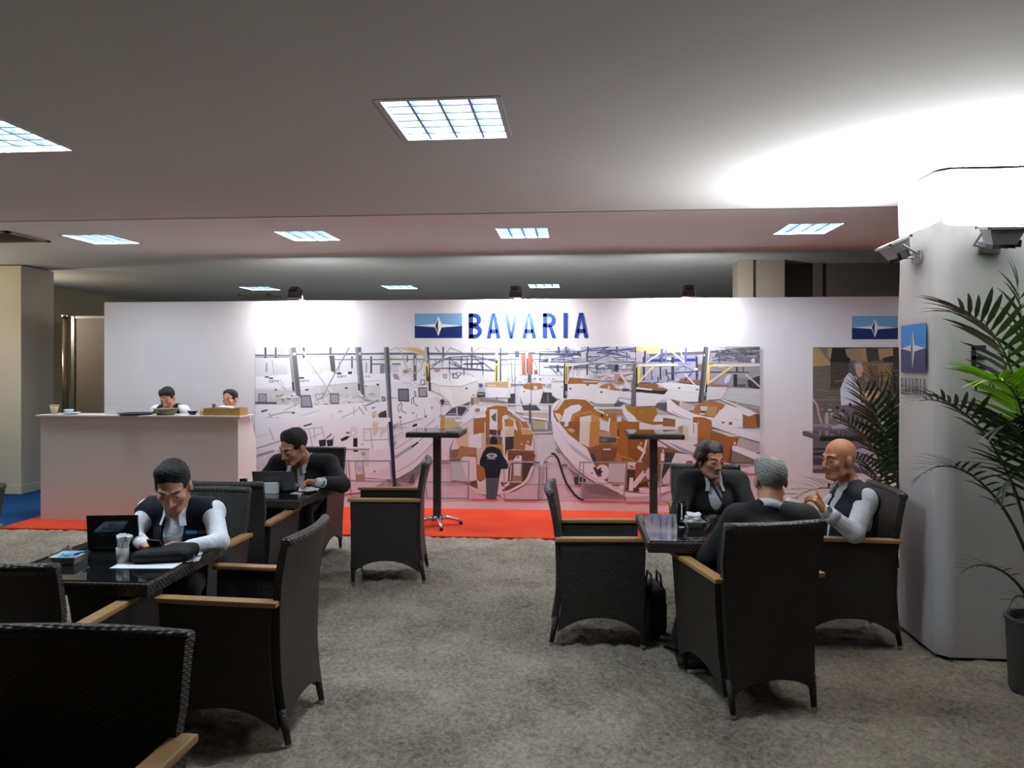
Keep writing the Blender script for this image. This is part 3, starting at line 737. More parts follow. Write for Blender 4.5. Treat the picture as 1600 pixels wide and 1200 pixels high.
# far boats around
p([(120, 380), (260, 380), (330, 460), (460, 490), (470, 560), (-10, 520), (-10, 390)], WH); p([(-10, 470), (250, 500), (470, 540), (470, 690), (-10, 690)], (230, 230, 240))
p([(150, 395), (200, 388), (240, 470), (165, 455)], (164, 146, 146)); e(312, 362, 34, 24, (180, 130, 104)); r(345, 320, 380, 350, (206, 176, 168))
box([(498, 465), (546, 465), (550, 532), (502, 532)], (84, 82, 92), (232, 230, 240), .3)
for _ in range(30):
    x = rn.uniform(240, 560); y = rn.uniform(390, 560); l([(x, y), (x+rn.uniform(-40, 60), y+rn.uniform(-20, 20))], 4, rn.choice([(150, 148, 156), (200, 198, 206), (110, 108, 118)]))
# black and yellow posts
p([(575, 55), (600, 55), (628, 610), (602, 610)], (58, 58, 68)); p([(545, 55), (578, 55), (578, 240), (552, 240)], (196, 190, 186)); p([(553, 265), (602, 265), (602, 325), (588, 480), (602, 512), (566, 516)], YL); p([(568, 300), (584, 300), (590, 482), (572, 482)], (44, 42, 46))
r(1432, 50, 1466, 230, (198, 196, 204)); r(1436, 225, 1460, 265, (60, 60, 66)); p([(1428, 262), (1468, 262), (1464, 516), (1430, 516)], (236, 226, 90)); r(1441, 290, 1455, 488, (60, 60, 60)); r(1434, 516, 1460, 602, (52, 54, 62)); r(1434, 650, 1460, 706, (84, 86, 94)); r(1490, 52, 1506, 480, (84, 88, 104))
# hoses
l([(100, 100), (200, 65), (255, 115), (290, 230), (335, 335), (430, 385), (500, 335), (538, 215), (558, 60)], 13, (186, 184, 178)); l([(560, 60), (590, 210), (620, 300)], 10, (186, 184, 178))
l([(765, 300), (790, 190), (830, 120), (870, 65), (940, 95), (1030, 132), (1130, 130), (1200, 90), (1260, 60), (1330, 85), (1400, 95), (1480, 65), (1640, 75)], 12, (176, 170, 162))
# middle white boat, bow on
p([(1215, 505), (1275, 505), (1300, 600), (1300, 690), (1205, 690), (1200, 580)], (190, 190, 206)); e(1250, 540, 26, 24, (90, 92, 150)); p([(1212, 622), (1302, 622), (1306, 682), (1206, 688)], (58, 62, 72)); r(1215, 640, 1290, 654, (176, 176, 184))
p([(630, 500), (740, 540), (1000, 552), (1200, 480), (1222, 560), (1190, 660), (1110, 740), (900, 832), (868, 760), (760, 650), (640, 600)], (230, 229, 226)); p([(740, 545), (860, 560), (930, 830), (900, 832), (868, 760), (760, 650)], (238, 237, 236))
p([(610, 500), (640, 460), (780, 430), (1000, 425), (1150, 425), (1208, 478), (1100, 525), (1000, 548), (740, 538)], WB); l([(620, 500), (740, 541), (1000, 553), (1204, 484)], 7, (170, 168, 176))
l([(855, 470), (870, 385), (1080, 380), (1140, 405), (1165, 440)], 6, (150, 150, 166)); box([(895, 392), (970, 395), (972, 452), (900, 450)], (84, 84, 104), (226, 226, 240), .35); box([(780, 395), (828, 400), (826, 450), (785, 446)], (96, 96, 112), (230, 230, 242), .4); box([(945, 370), (1000, 372), (995, 420), (950, 420)], (96, 96, 112), (230, 230, 242), .3)
e(1072, 574, 14, 10, (50, 48, 54)); r(1148, 652, 1166, 668, (80, 78, 82)); l([(860, 400), (880, 530)], 4, (196, 196, 210)); p([(660, 340), (720, 320), (750, 345), (715, 370)], (206, 140, 120))
# stands
p([(815, 890), (895, 820), (1010, 785), (1110, 745), (1112, 775), (1010, 830), (950, 880)], (86, 90, 106)); p([(950, 830), (1040, 800), (1100, 840), (1040, 900), (960, 890)], (74, 70, 74)); p([(740, 720), (780, 705), (800, 745), (765, 795)], (70, 70, 78)); l([(770, 770), (850, 772)], 7, ST); l([(780, 738), (850, 742)], 6, ST); l([(810, 905), (1030, 905)], 14, (92, 98, 124)); l([(815, 905), (920, 815), (960, 905)], 8, (70, 78, 110))
l([(985, 790), (1110, 800)], 16, (206, 206, 214)); l([(950, 820), (958, 930)], 14, (206, 206, 214)); l([(1010, 930), (1110, 800)], 12, (196, 196, 206))
p([(1130, 690), (1150, 690), (1160, 780), (1130, 780)], (110, 110, 118)); p([(1150, 700), (1235, 700), (1222, 762), (1166, 752)], (190, 156, 122)); p([(1232, 698), (1548, 730), (1546, 756), (1236, 730)], (146, 128, 126)); l([(1120, 690), (1420, 690)], 7, (150, 150, 160)); r(1545, 738, 1640, 756, (150, 130, 126)); l([(1210, 772), (1640, 772)], 9, (200, 200, 210)); r(1180, 825, 1240, 860, (168, 120, 110))
p([(1300, 500), (1640, 488), (1640, 568), (1400, 562), (1312, 546)], (206, 168, 120)); p([(1312, 555), (1640, 572), (1640, 690), (1320, 690)], (236, 235, 244)); r(1340, 530, 1440, 548, (228, 210, 190))
# foreground white boat of the left row
p([(380, 690), (690, 682), (752, 790), (757, 880), (706, 985), (560, 1060), (-10, 1060), (-10, 740)], (238, 237, 246)); p([(600, 688), (690, 682), (752, 790), (757, 880), (706, 985), (600, 1040), (640, 850)], (230, 227, 230)); l([(690, 684), (752, 792), (757, 880), (706, 985), (560, 1060)], 7, (178, 172, 182)); l([(757, 905), (720, 975), (600, 1050)], 6, (120, 116, 128))
p([(580, 600), (625, 612), (640, 680), (596, 690)], WB)
p([(40, 50), (100, 50), (152, 1060), (98, 1060)], (84, 87, 95)); p([(40, 50), (66, 50), (118, 1060), (98, 1060)], (134, 136, 144))
box([(215, 578), (350, 578), (356, 742), (222, 736)], (44, 44, 54), (122, 122, 138)); box([(473, 565), (575, 560), (580, 680), (480, 684)], (52, 50, 58), (166, 160, 170)); box([(10, 680), (45, 672), (62, 735), (24, 742)], (104, 100, 110), (176, 170, 180), .4); box([(415, 610), (436, 608), (446, 680), (422, 680)], (120, 116, 122), (190, 186, 190), .4)
for a in ([(228, 875), (216, 800), (250, 755), (264, 772), (255, 850), (320, 886)], [(388, 772), (382, 715), (410, 685), (414, 760), (460, 795)]): l(a, 9, (88, 84, 92))
r(395, 875, 415, 890, (96, 92, 100)); e(243, 935, 17, 14, (108, 106, 116)); l([(245, 950), (258, 1040)], 5, LST); l([(160, 1040), (260, 990)], 5, LST); l([(445, 900), (455, 1040)], 7, (128, 124, 132)); l([(545, 830), (560, 960)], 6, (176, 150, 150)); p([(545, 920), (585, 905), (570, 955), (550, 960)], (170, 130, 126)); e(640, 818, 9, 16, (128, 118, 120)); r(410, 1000, 450, 1040, (170, 150, 120))
p([(-10, 875), (70, 845), (80, 950), (-10, 1010)], (86, 62, 48)); p([(-10, 1005), (100, 945), (110, 965), (-10, 1040)], (206, 190, 176))
p([(755, 905), (800, 910), (812, 1060), (768, 1040)], (206, 142, 72)); p([(808, 945), (1010, 935), (1010, 1060), (812, 1060)], (190, 184, 152)); r(812, 1010, 940, 1060, (206, 202, 178)); p([(925, 965), (1030, 955), (1040, 985), (935, 990)], (232, 230, 236))
# wooden interior of the centre boat
p([(1160, 1060), (1164, 950), (1300, 935), (1312, 860), (1340, 800), (1450, 778), (1560, 790), (1640, 880), (1640, 1060)], WD); p([(1338, 800), (1450, 772), (1545, 782), (1560, 795), (1450, 786), (1350, 812)], (228, 224, 228))
p([(1360, 838), (1456, 834), (1460, 1060), (1364, 1000)], (226, 216, 222)); p([(1378, 925), (1442, 876), (1444, 990), (1400, 975)], (112, 100, 92)); p([(1160, 912), (1290, 880), (1318, 905), (1312, 935), (1168, 948)], (232, 228, 234)); l([(1000, 1040), (1160, 930), (1300, 850)], 20, (222, 220, 228)); p([(1515, 930), (1560, 905), (1640, 920), (1640, 960), (1530, 965)], (224, 214, 216)); p([(1515, 960), (1545, 960), (1550, 1060), (1520, 1060)], (226, 216, 220))
# ---- centre right back
crop(795, 535, 8)
r(-10, 55, 380, 500, (232, 233, 242)); l([(-10, 140), (900, 142)], 20, (104, 108, 122)); l([(-10, 212), (560, 214)], 12, (104, 112, 136)); l([(-10, 275), (130, 275)], 6, ST)
r(380, 250, 700, 470, (226, 227, 240)); p([(900, 55), (1640, 55), (1640, 240), (900, 240)], (190, 190, 206))
for a in ((610, 636), (702, 722), (978, 1000), (1340, 1362), (1580, 1604)): r(a[0], 50, a[1], 130, (84, 88, 104))
r(722, 50, 748, 96, (176, 174, 180))
for _ in range(130):
    x = rn.uniform(395, 1600); y = rn.uniform(75, 330); a = rn.choice([0, 0, .15, -.15, .7, -.7, 1.57]); L_ = rn.uniform(30, 190)
    if x < 700 and y > 245: continue
    l([(x, y), (x+L_*math.cos(a), y+L_*.6*math.sin(a))], rn.uniform(5, 11), rn.choice([(82, 92, 160), (70, 76, 120), (120, 126, 180), (58, 60, 84), (160, 162, 190), (206, 204, 214), (96, 98, 112)]))
for a in ([(380, 240), (800, 150), (985, 88), (1260, 55)], [(385, 235), (392, 118), (905, 112)], [(380, 240), (1640, 262)], [(500, 292), (1600, 345)], [(440, 310), (1100, 318)], [(985, 100), (1640, 90)], [(1100, 130), (1640, 60)], [(1060, 230), (1300, 130), (1560, 200)], [(1180, 120), (1600, 200)]): l(a, 10, (84, 92, 150))
l([(960, 250), (1640, 262)], 9, (206, 196, 216)); r(495, 205, 530, 242, (222, 216, 212)); r(905, 120, 960, 205, (214, 206, 208)); r(1520, 140, 1600, 200, (206, 190, 200)); r(970, 130, 988, 410, (70, 74, 92)); r(1090, 280, 1108, 400, (84, 88, 110)); r(1325, 280, 1370, 360, (60, 62, 74)); r(600, 280, 622, 470, (70, 72, 84)); l([(520, 310), (600, 385)], 9, (70, 72, 84)); l([(600, 300), (660, 400), (670, 460)], 8, (90, 92, 104)); l([(610, 380), (640, 480)], 22, (226, 224, 230)); r(850, 320, 858, 420, LST); r(880, 290, 886, 400, LST)
l([(380, 250), (382, 410)], 8, (110, 116, 150)); l([(370, 412), (700, 412)], 5, (176, 176, 190))
r(-10, 420, 700, 520, (226, 227, 238)); 
for _ in range(60):
    x = rn.uniform(-10, 620); y = rn.uniform(410, 540); r(x, y, x+rn.uniform(6, 30), y+rn.uniform(5, 22), rn.choice([(190, 192, 206), (150, 150, 164), (236, 236, 244), (120, 122, 136), (206, 190, 176)]))
p([(1000, 400), (1560, 360), (1560, 470), (1000, 470)], (206, 200, 212)); 
for _ in range(50):
    x = rn.uniform(1000, 1540); y = rn.uniform(330, 500); l([(x, y), (x+rn.uniform(20, 120), y+rn.uniform(-30, 30))], rn.uniform(5, 12), rn.choice([(150, 146, 160), (226, 220, 228), (104, 100, 110), (190, 170, 176), (206, 150, 150)]))
# lifting gear
p([(30, 88), (345, 78), (348, 100), (30, 110)], (226, 220, 130)); r(255, 50, 330, 120, (212, 204, 186)); r(78, 108, 130, 176, (96, 98, 112)); l([(28, 160), (45, 500)], 7, (110, 116, 132)); l([(75, 200), (80, 780)], 8, (110, 116, 132))
r(130, 150, 150, 400, (220, 218, 226)); p([(158, 150), (210, 150), (216, 396), (166, 396)], (190, 112, 98)); p([(240, 150), (298, 150), (296, 390), (236, 390)], (190, 108, 92)); r(212, 120, 238, 400, (232, 228, 232)); r(222, 200, 236, 390, (80, 70, 74)); p([(316, 345), (356, 345), (360, 392), (318, 392)], (186, 96, 86)); l([(300, 220), (340, 270), (355, 345)], 6, (80, 76, 90)); r(240, 400, 272, 500, (90, 92, 104))
# far hulls
r(-10, 640, 80, 760, (70, 72, 80)); p([(-10, 500), (25, 520), (20, 690), (-10, 700)], OFF); r(85, 625, 125, 655, (200, 190, 90)); r(85, 640, 125, 652, (60, 60, 60))
p([(425, 625), (530, 625), (598, 710), (570, 758), (398, 758)], (72, 70, 74)); l([(490, 640), (490, 750)], 10, (150, 146, 150)); p([(150, 755), (330, 770), (400, 850), (200, 855)], (88, 88, 94)); r(85, 560, 140, 770, (222, 222, 232))
p([(130, 570), (200, 580), (330, 600), (432, 575), (412, 680), (382, 770), (300, 792), (180, 770), (140, 680)], (230, 230, 236)); p([(178, 560), (212, 515), (400, 508), (432, 575), (332, 602), (200, 582)], (180, 118, 62)); p([(310, 545), (350, 540), (360, 590), (320, 600)], (222, 206, 190)); e(192, 614, 8, 10, DK)
p([(528, 500), (690, 484), (690, 705), (600, 705), (542, 662)], (232, 232, 238)); r(530, 480, 690, 500, (196, 176, 160))
p([(735, 520), (890, 515), (1120, 505), (1134, 560), (1062, 745), (738, 705)], (230, 229, 233)); p([(738, 470), (760, 440), (900, 448), (1040, 465), (1112, 500), (1112, 526), (1006, 520), (1000, 548), (972, 542), (965, 520), (890, 516), (742, 520)], (168, 106, 56)); p([(930, 480), (1110, 488), (1110, 500), (930, 495)], (222, 206, 190)); e(770, 578, 14, 11, DK); r(660, 550, 672, 570, DK)
p([(1055, 750), (1110, 568), (1412, 596), (1390, 660), (1312, 792), (1150, 792)], (234, 233, 238)); p([(1128, 560), (1160, 530), (1230, 515), (1290, 512), (1330, 565), (1412, 590), (1390, 608), (1260, 595), (1240, 580)], (184, 118, 76)); e(1158, 620, 14, 11, DK); p([(1240, 540), (1270, 545), (1260, 590), (1240, 585)], (222, 200, 180))
p([(1380, 612), (1530, 612), (1530, 780), (1370, 730)], (226, 226, 236)); p([(1410, 575), (1530, 578), (1530, 612), (1414, 612)], (84, 84, 92)); r(1320, 395, 1420, 510, (180, 150, 130)); e(1395, 470, 32, 30, (150, 96, 62)); l([(1400, 400), (1520, 590)], 22, (226, 218, 224)); p([(1310, 770), (1370, 740), (1440, 760), (1400, 800), (1310, 800)], (92, 92, 98)); r(1060, 765, 1320, 800, (150, 154, 150)); l([(1380, 690), (1530, 715)], 8, (110, 116, 140))
# crane post
p([(690, 265), (708, 265), (705, 692), (682, 692)], (50, 52, 60)); p([(708, 268), (1000, 242), (1002, 272), (720, 304)], (220, 214, 206)); p([(704, 272), (744, 272), (737, 516), (706, 516)], (228, 212, 92)); r(716, 300, 728, 500, (60, 58, 58)); r(704, 516, 730, 606, (56, 58, 66)); r(700, 655, 728, 690, (84, 86, 92)); l([(810, 288), (732, 485)], 15, (222, 214, 196))
p([(1560, 280), (1640, 280), (1640, 790), (1522, 790)], (104, 106, 110)); r(1586, 280, 1606, 520, YL)
# crates and rails
p([(100, 868), (480, 868), (490, 960), (250, 930)], (200, 184, 158)); r(300, 980, 500, 1060, (184, 164, 120)); r(320, 1010, 430, 1025, (60, 56, 52)); r(100, 790, 520, 850, (226, 222, 230))
p([(150, 765), (330, 772), (400, 850), (190, 855)], (84, 84, 92)); l([(-10, 775), (560, 775)], 20, (214, 212, 222)); l([(80, 860), (530, 866)], 22, (226, 222, 230)); l([(170, 925), (530, 970)], 28, (226, 222, 230)); r(500, 790, 526, 1060, (92, 96, 134)); r(480, 880, 500, 1060, (200, 198, 208)); l([(262, 770), (265, 1050)], 22, (72, 74, 82)); r(80, 660, 100, 870, (206, 204, 212)); l([(280, 400), (282, 1060)], 8, (84, 92, 112))
p([(-10, 870), (120, 960), (220, 1060), (-10, 1060)], (180, 126, 74)); l([(-10, 930), (70, 970), (110, 1060)], 26, (206, 180, 160)); l([(-10, 838), (110, 920), (190, 985), (262, 1060)], 22, (226, 222, 230)); l([(-10, 860), (110, 942), (230, 1060)], 7, (90, 84, 90))
# big open hull
p([(530, 1060), (530, 850), (560, 762), (640, 708), (800, 692), (960, 702), (1062, 790), (1640, 1060)], (234, 233, 242)); p([(560, 840), (640, 722), (800, 706), (960, 718), (1052, 792), (1240, 872), (1640, 1060), (640, 1060), (576, 940)], WD); p([(620, 760), (640, 722), (700, 712), (640, 800), (600, 850), (565, 845)], (226, 214, 206)); p([(575, 880), (640, 890), (660, 920), (640, 1000), (600, 950)], (226, 206, 190))
l([(556, 850), (570, 925), (640, 1040)], 8, (60, 52, 60))
p([(650, 985), (700, 840), (780, 790), (870, 775), (912, 800), (892, 850), (790, 900), (764, 1000), (700, 1060), (640, 1030)], (230, 228, 238)); p([(640, 1010), (760, 985), (740, 1060), (650, 1060)], (222, 196, 186))
p([(800, 890), (1040, 846), (1052, 880), (840, 918), (780, 1060), (740, 1060)], (194, 124, 58)); p([(888, 932), (1030, 908), (1030, 1060), (888, 1060)], (230, 220, 206))
p([(1038, 872), (1130, 930), (1240, 990), (1240, 1060), (1040, 1060)], (200, 142, 78)); p([(1130, 940), (1236, 1000), (1236, 1060), (1140, 1060)], (214, 196, 186)); p([(1060, 815), (1240, 890), (1240, 920), (1090, 850)], (226, 216, 210)); p([(1240, 872), (1350, 930), (1420, 920), (1450, 1060), (1250, 1060)], (166, 108, 62)); r(1150, 900, 1180, 930, (50, 40, 36)); p([(1250, 940), (1270, 945), (1265, 1060), (1245, 1060)], (226, 216, 210)); p([(1350, 935), (1410, 925), (1410, 990), (1350, 1000)], (226, 214, 206))
r(1060, 805, 1420, 832, (228, 222, 228)); r(1190, 835, 1450, 900, (176, 128, 84))
p([(1440, 788), (1640, 805), (1640, 1000), (1470, 850)], (178, 116, 46)); p([(1410, 790), (1440, 778), (1478, 850), (1640, 985), (1640, 1060), (1545, 1060), (1430, 890)], (232, 228, 234))
# ---- right back
crop(995, 535, 8)
p([(-10, 100), (835, 100), (820, 500), (-10, 500)], (170, 170, 204)); p([(-10, 50), (835, 50), (822, 78), (150, 142), (120, 128), (-10, 104)], (238, 208, 142)); p([(-10, 110), (110, 118), (110, 240), (-10, 240)], (196, 186, 196)); p([(140, 180), (760, 150), (760, 240), (120, 245)], (150, 150, 190)); p([(150, 148), (830, 105), (830, 150), (160, 176)], (98, 98, 100)); p([(130, 210), (760, 200), (760, 238), (120, 244)], (52, 68, 150)); p([(620, 80), (830, 72), (830, 112), (620, 120)], (196, 196, 220))
p([(895, 52), (1550, 52), (1550, 590), (860, 560)], (150, 146, 152)); p([(920, 100), (1550, 52), (1550, 90), (920, 130)], (92, 90, 94)); p([(1000, 130), (1550, 110), (1550, 270), (920, 260)], (112, 110, 120)); p([(900, 60), (1200, 56), (1100, 90), (900, 110)], (176, 176, 190)); p([(910, 380), (1200, 380), (1180, 520), (900, 500)], (150, 146, 172)); p([(1240, 440), (1380, 440), (1390, 540), (1250, 540)], (130, 128, 130))
for _ in range(70):
    x = rn.uniform(930, 1500); y = rn.uniform(70, 260); a = rn.choice([0, .1, -.5, .5, -.7, 1.5]); L_ = rn.uniform(30, 170)
    l([(x, y), (x+L_*math.cos(a), y+L_*.5*math.sin(a))], rn.uniform(5, 11), rn.choice([(84, 84, 100), (150, 150, 166), (58, 58, 66), (190, 190, 204), (96, 100, 140), (130, 126, 132)]))
e(1450, 228, 24, 26, (222, 220, 226)); e(405, 205, 30, 18, (222, 222, 214))
for _ in range(24):
    x = rn.uniform(0, 760); y = rn.uniform(150, 480); r(x, y, x+rn.uniform(8, 24), y+rn.uniform(30, 90), rn.choice([(110, 108, 128), (196, 194, 214), (84, 84, 96), (150, 148, 170)]))
for a in ((75, 100), (285, 305), (430, 465), (735, 760)): r(a[0], 180, a[1], 470, (62, 62, 74))
for a in ([(110, 255), (345, 100)], [(430, 112), (615, 268)]): l(a, 20, (214, 210, 224))
l([(530, 80), (600, 250)], 14, (214, 210, 224)); r(298, 80, 326, 250, (96, 100, 164)); r(355, 90, 372, 260, (130, 132, 190)); r(600, 60, 622, 260, (96, 100, 164)); r(92, 105, 112, 250, (84, 84, 120)); l([(-10, 258), (680, 264)], 10, (150, 148, 186)); l([(840, 240), (1550, 268)], 9, (214, 204, 216)); l([(380, 385), (780, 360)], 10, (84, 84, 96)); l([(365, 390), (420, 480)], 9, (84, 78, 84)); l([(440, 360), (580, 290), (700, 350)], 6, (110, 110, 140)); l([(600, 290), (600, 360)], 8, (96, 96, 130)); r(715, 320, 760, 350, (226, 220, 220)); r(760, 270, 830, 350, (130, 110, 96)); l([(910, 370), (1400, 372)], 12, (70, 68, 74)); r(1235, 305, 1260, 370, (70, 68, 74)); r(1320, 305, 1335, 370, (84, 82, 88)); l([(920, 220), (1040, 190)], 10, (196, 194, 206)); r(1015, 120, 1040, 250, (84, 92, 130))
p([(1380, 470), (1550, 410), (1550, 590), (1390, 560)], (60, 57, 62)); r(1205, 400, 1252, 552, (52, 50, 54)); l([(1360, 400), (1530, 550)], 20, (200, 190, 196)); l([(1400, 440), (1540, 400)], 9, (176, 172, 180)); p([(1090, 460), (1140, 400), (1180, 400), (1150, 500), (1100, 520)], (200, 198, 206)); r(1260, 525, 1360, 555, (84, 70, 66))
# hulls
p([(20, 505), (240, 520), (272, 566), (384, 590), (330, 612), (-10, 572), (-10, 520)], (158, 98, 52)); p([(-10, 560), (190, 580), (190, 602), (-10, 580)], (232, 230, 236)); p([(-10, 585), (190, 604), (384, 600), (340, 648), (-10, 615)], (46, 46, 50)); p([(-10, 620), (340, 652), (292, 722), (240, 792), (-10, 802)], (230, 229, 236))
p([(640, 470), (800, 470), (790, 535), (620, 500)], (150, 100, 74)); p([(520, 460), (620, 440), (640, 480), (530, 500)], (150, 100, 66)); r(480, 455, 530, 475, (222, 206, 180)); l([(600, 480), (680, 385)], 14, (60, 54, 54)); l([(600, 395), (760, 570)], 16, (226, 222, 230))
p([(230, 512), (420, 496), (800, 542), (782, 742), (560, 742), (400, 702), (290, 722), (390, 592)], (226, 226, 233)); l([(390, 594), (790, 640)], 4, (186, 184, 194)); e(528, 570, 16, 9, DK); e(752, 590, 20, 8, DK); p([(290, 722), (400, 702), (420, 740), (280, 760)], (196, 198, 210))
p([(880, 555), (1142, 560), (1056, 705), (868, 722)], (208, 206, 212)); p([(1150, 572), (1550, 582), (1550, 800), (1250, 750), (1060, 705)], (198, 195, 201)); p([(930, 510), (1142, 540), (1142, 558), (920, 542)], (158, 106, 78)); l([(1110, 650), (1550, 670)], 5, (176, 172, 180)); p([(1120, 735), (1250, 755), (1550, 800), (1550, 850), (1240, 790)], (150, 152, 152))
p([(250, 758), (372, 758), (366, 862), (230, 802)], (92, 92, 98)); p([(560, 740), (730, 772), (720, 800), (560, 770)], (130, 134, 136))
# columns
p([(835, 52), (892, 52), (872, 480), (822, 745), (764, 740), (800, 400)], (74, 74, 78)); p([(862, 52), (892, 52), (872, 480), (822, 745), (800, 742), (838, 400)], (100, 100, 104)); l([(905, 52), (866, 470), (846, 620)], 13, (226, 224, 230)); p([(880, 318), (902, 318), (872, 622), (850, 622)], (44, 44, 48)); r(840, 670, 864, 722, (60, 60, 66)); e(840, 160, 10, 14, (200, 200, 200))
p([(878, 285), (955, 278), (955, 306), (912, 312), (906, 500), (868, 522), (880, 312)], (232, 202, 84)); p([(950, 268), (1550, 268), (1550, 302), (960, 306)], (212, 202, 196)); l([(1190, 302), (880, 520)], 27, (222, 188, 122)); l([(985, 300), (1120, 330)], 14, (206, 176, 140))
p([(8, 285), (52, 285), (32, 500), (2, 520)], (232, 214, 96)); p([(10, 268), (514, 262), (514, 296), (15, 306)], (226, 220, 210)); l([(205, 305), (18, 500)], 24, (228, 216, 150)); r(-10, 315, 8, 560, DK)
# lower boats of the right row
p([(-10, 822), (120, 804), (232, 820), (262, 884), (190, 982), (132, 1022), (-10, 962)], (168, 108, 34)); p([(20, 870), (80, 830), (100, 960), (20, 950)], (178, 128, 30)); p([(190, 965), (262, 905), (450, 912), (705, 992), (705, 1060), (180, 1060)], (234, 229, 235)); p([(330, 940), (482, 962), (476, 1060), (324, 1060)], (146, 98, 56)); l([(250, 885), (450, 905), (700, 985)], 9, (160, 140, 140))
p([(-10, 965), (140, 1025), (180, 1060), (-10, 1060)], (232, 226, 232))
p([(410, 712), (560, 745), (724, 782), (690, 852), (640, 856), (520, 795)], (196, 190, 186)); p([(430, 715), (540, 745), (530, 795), (470, 770)], (140, 100, 80)); l([(545, 745), (535, 800)], 10, (222, 214, 216)); p([(370, 708), (408, 708), (520, 800), (690, 880), (980, 942), (930, 975), (720, 940), (700, 992), (480, 905), (380, 860)], (238, 234, 240)); l([(450, 860), (480, 885), (690, 975)], 6, (130, 110, 116))
p([(692, 862), (750, 772), (850, 736), (980, 734), (1100, 778), (1085, 812), (1030, 845), (984, 945), (850, 926), (720, 892)], (176, 112, 56)); p([(890, 798), (1004, 800), (984, 936), (868, 912)], (192, 142, 94)); p([(790, 798), (884, 796), (872, 852), (800, 852)], (204, 208, 212)); r(800, 856, 852, 884, (84, 84, 84)); r(785, 884, 850, 900, (226, 218, 222))
p([(700, 930), (840, 935), (935, 975), (945, 1060), (700, 1060)], WD); l([(770, 980), (715, 1060)], 10, (226, 214, 214)); l([(735, 960), (745, 1060)], 8, (100, 70, 50))
p([(930, 1060), (944, 970), (1040, 842), (1150, 804), (1325, 830), (1314, 1060)], (236, 229, 235)); r(1058, 990, 1096, 1010, (130, 84, 78)); r(1148, 994, 1190, 1028, (110, 86, 90)); l([(1220, 950), (1280, 975)], 7, (190, 176, 186))
p([(1330, 1060), (1330, 900), (1400, 920), (1480, 890), (1550, 888), (1550, 1060)], (166, 98, 46)); p([(1480, 890), (1550, 888), (1550, 1060), (1500, 1060)], (104, 68, 46)); p([(1040, 708), (1070, 708), (1440, 850), (1550, 892), (1480, 892), (1400, 925), (1330, 900), (1240, 800)], (230, 222, 226)); p([(1240, 752), (1260, 758), (1250, 800), (1230, 795)], (206, 200, 206)); p([(1420, 850), (1550, 870), (1550, 892), (1500, 885)], (150, 110, 90))
# ---- lower left: stern of the big white boat
crop(535, 660, 8)
p([(-1200, -60), (600, -60), (600, 330), (340, 340), (-1200, 340)], (236, 234, 244)); p([(340, 340), (640, 325), (900, -60), (1230, -60), (1225, 130), (1150, 235), (1000, 482), (870, 602), (680, 702), (540, 712), (330, 692)], (230, 223, 234))
p([(-1200, 340), (340, 340), (330, 692), (100, 720), (-1200, 740)], (228, 220, 232))
l([(660, 332), (760, 270), (940, 150), (1160, -40)], 9, (168, 158, 174)); l([(668, 432), (870, 300)], 40, (176, 165, 180)); p([(868, 292), (952, 234), (952, 258), (868, 322)], (42, 40, 46)); l([(958, 232), (1200, 40)], 9, (150, 142, 158)); l([(680, 620), (800, 556), (910, 480), (1040, 360), (1140, 245), (1220, 130)], 8, (150, 138, 152)); l([(640, 180), (760, 120)], 6, (176, 168, 180)); l([(720, -40), (760, 180)], 6, (176, 168, 180)); l([(630, 40), (720, 0)], 6, LST)
p([(880, 30), (930, 10), (940, 40), (880, 62)], (60, 52, 54)); p([(330, 640), (590, 560), (590, 712), (330, 692)], (222, 208, 222))
p([(680, 712), (870, 622), (1000, 492), (1010, 560), (890, 762), (690, 752)], (126, 116, 122)); p([(870, 650), (900, 640), (900, 760), (830, 760)], (84, 80, 86)); p([(1000, 490), (1140, 320), (1150, 380), (1010, 600)], (196, 182, 194)); r(1120, 318, 1155, 345, (70, 66, 72))
p([(-1200, 740), (100, 725), (330, 700), (560, 715), (300, 860), (20, 890), (-1200, 900)], (216, 200, 212)); p([(290, 870), (540, 730), (680, 744), (880, 765), (720, 850), (640, 935), (400, 925)], (166, 152, 158)); p([(560, 740), (690, 745), (760, 790), (680, 800)], (120, 110, 116)); l([(20, 885), (180, 860), (380, 770), (400, 730)], 16, (226, 212, 224)); l([(550, 730), (550, 830), (600, 930)], 8, (206, 190, 200))
p([(1150, 240), (1230, 130), (1400, 160), (1340, 340), (1340, 470), (1010, 480)], (222, 212, 224)); l([(1230, 396), (1340, 400)], 5, (190, 176, 190))
# handrails, lockers, slots
l([(268, 82), (590, 66), (1000, -50)], 8, (150, 142, 156)); l([(270, 225), (590, 210)], 8, (150, 142, 156)); l([(268, 82), (272, 222)], 8, (150, 142, 156)); l([(355, 90), (378, 330)], 8, (150, 142, 156)); l([(565, 70), (592, 300)], 8, (150, 142, 156)); l([(480, 75), (480, 190)], 6, (190, 180, 190))
p([(378, -10), (450, -10), (450, 115), (412, 168), (386, 152)], (222, 200, 178)); p([(466, 195), (582, 80), (582, 0), (482, 112)], (222, 206, 190)); l([(280, 130), (350, 92)], 14, (222, 206, 190)); p([(100, 60), (190, 60), (190, 190), (105, 190)], (226, 216, 224)); e(140, 130, 16, 16, (250, 246, 248)); r(50, 118, 96, 138, (110, 96, 84))
p([(-10, 205), (100, 172), (62, 210), (-10, 240)], (44, 40, 42)); p([(140, 195), (192, 195), (192, 306), (138, 302)], (44, 38, 40)); l([(-300, 335), (336, 335)], 20, (178, 152, 132)); r(140, 345, 200, 366, (60, 48, 44)); p([(215, 350), (340, 345), (330, 550), (290, 545), (250, 440)], (216, 204, 216)); r(250, 375, 285, 410, (150, 146, 150)); e(404, 612, 10, 12, (90, 80, 88)); p([(280, 270), (240, 262), (240, 290)], (200, 190, 200))
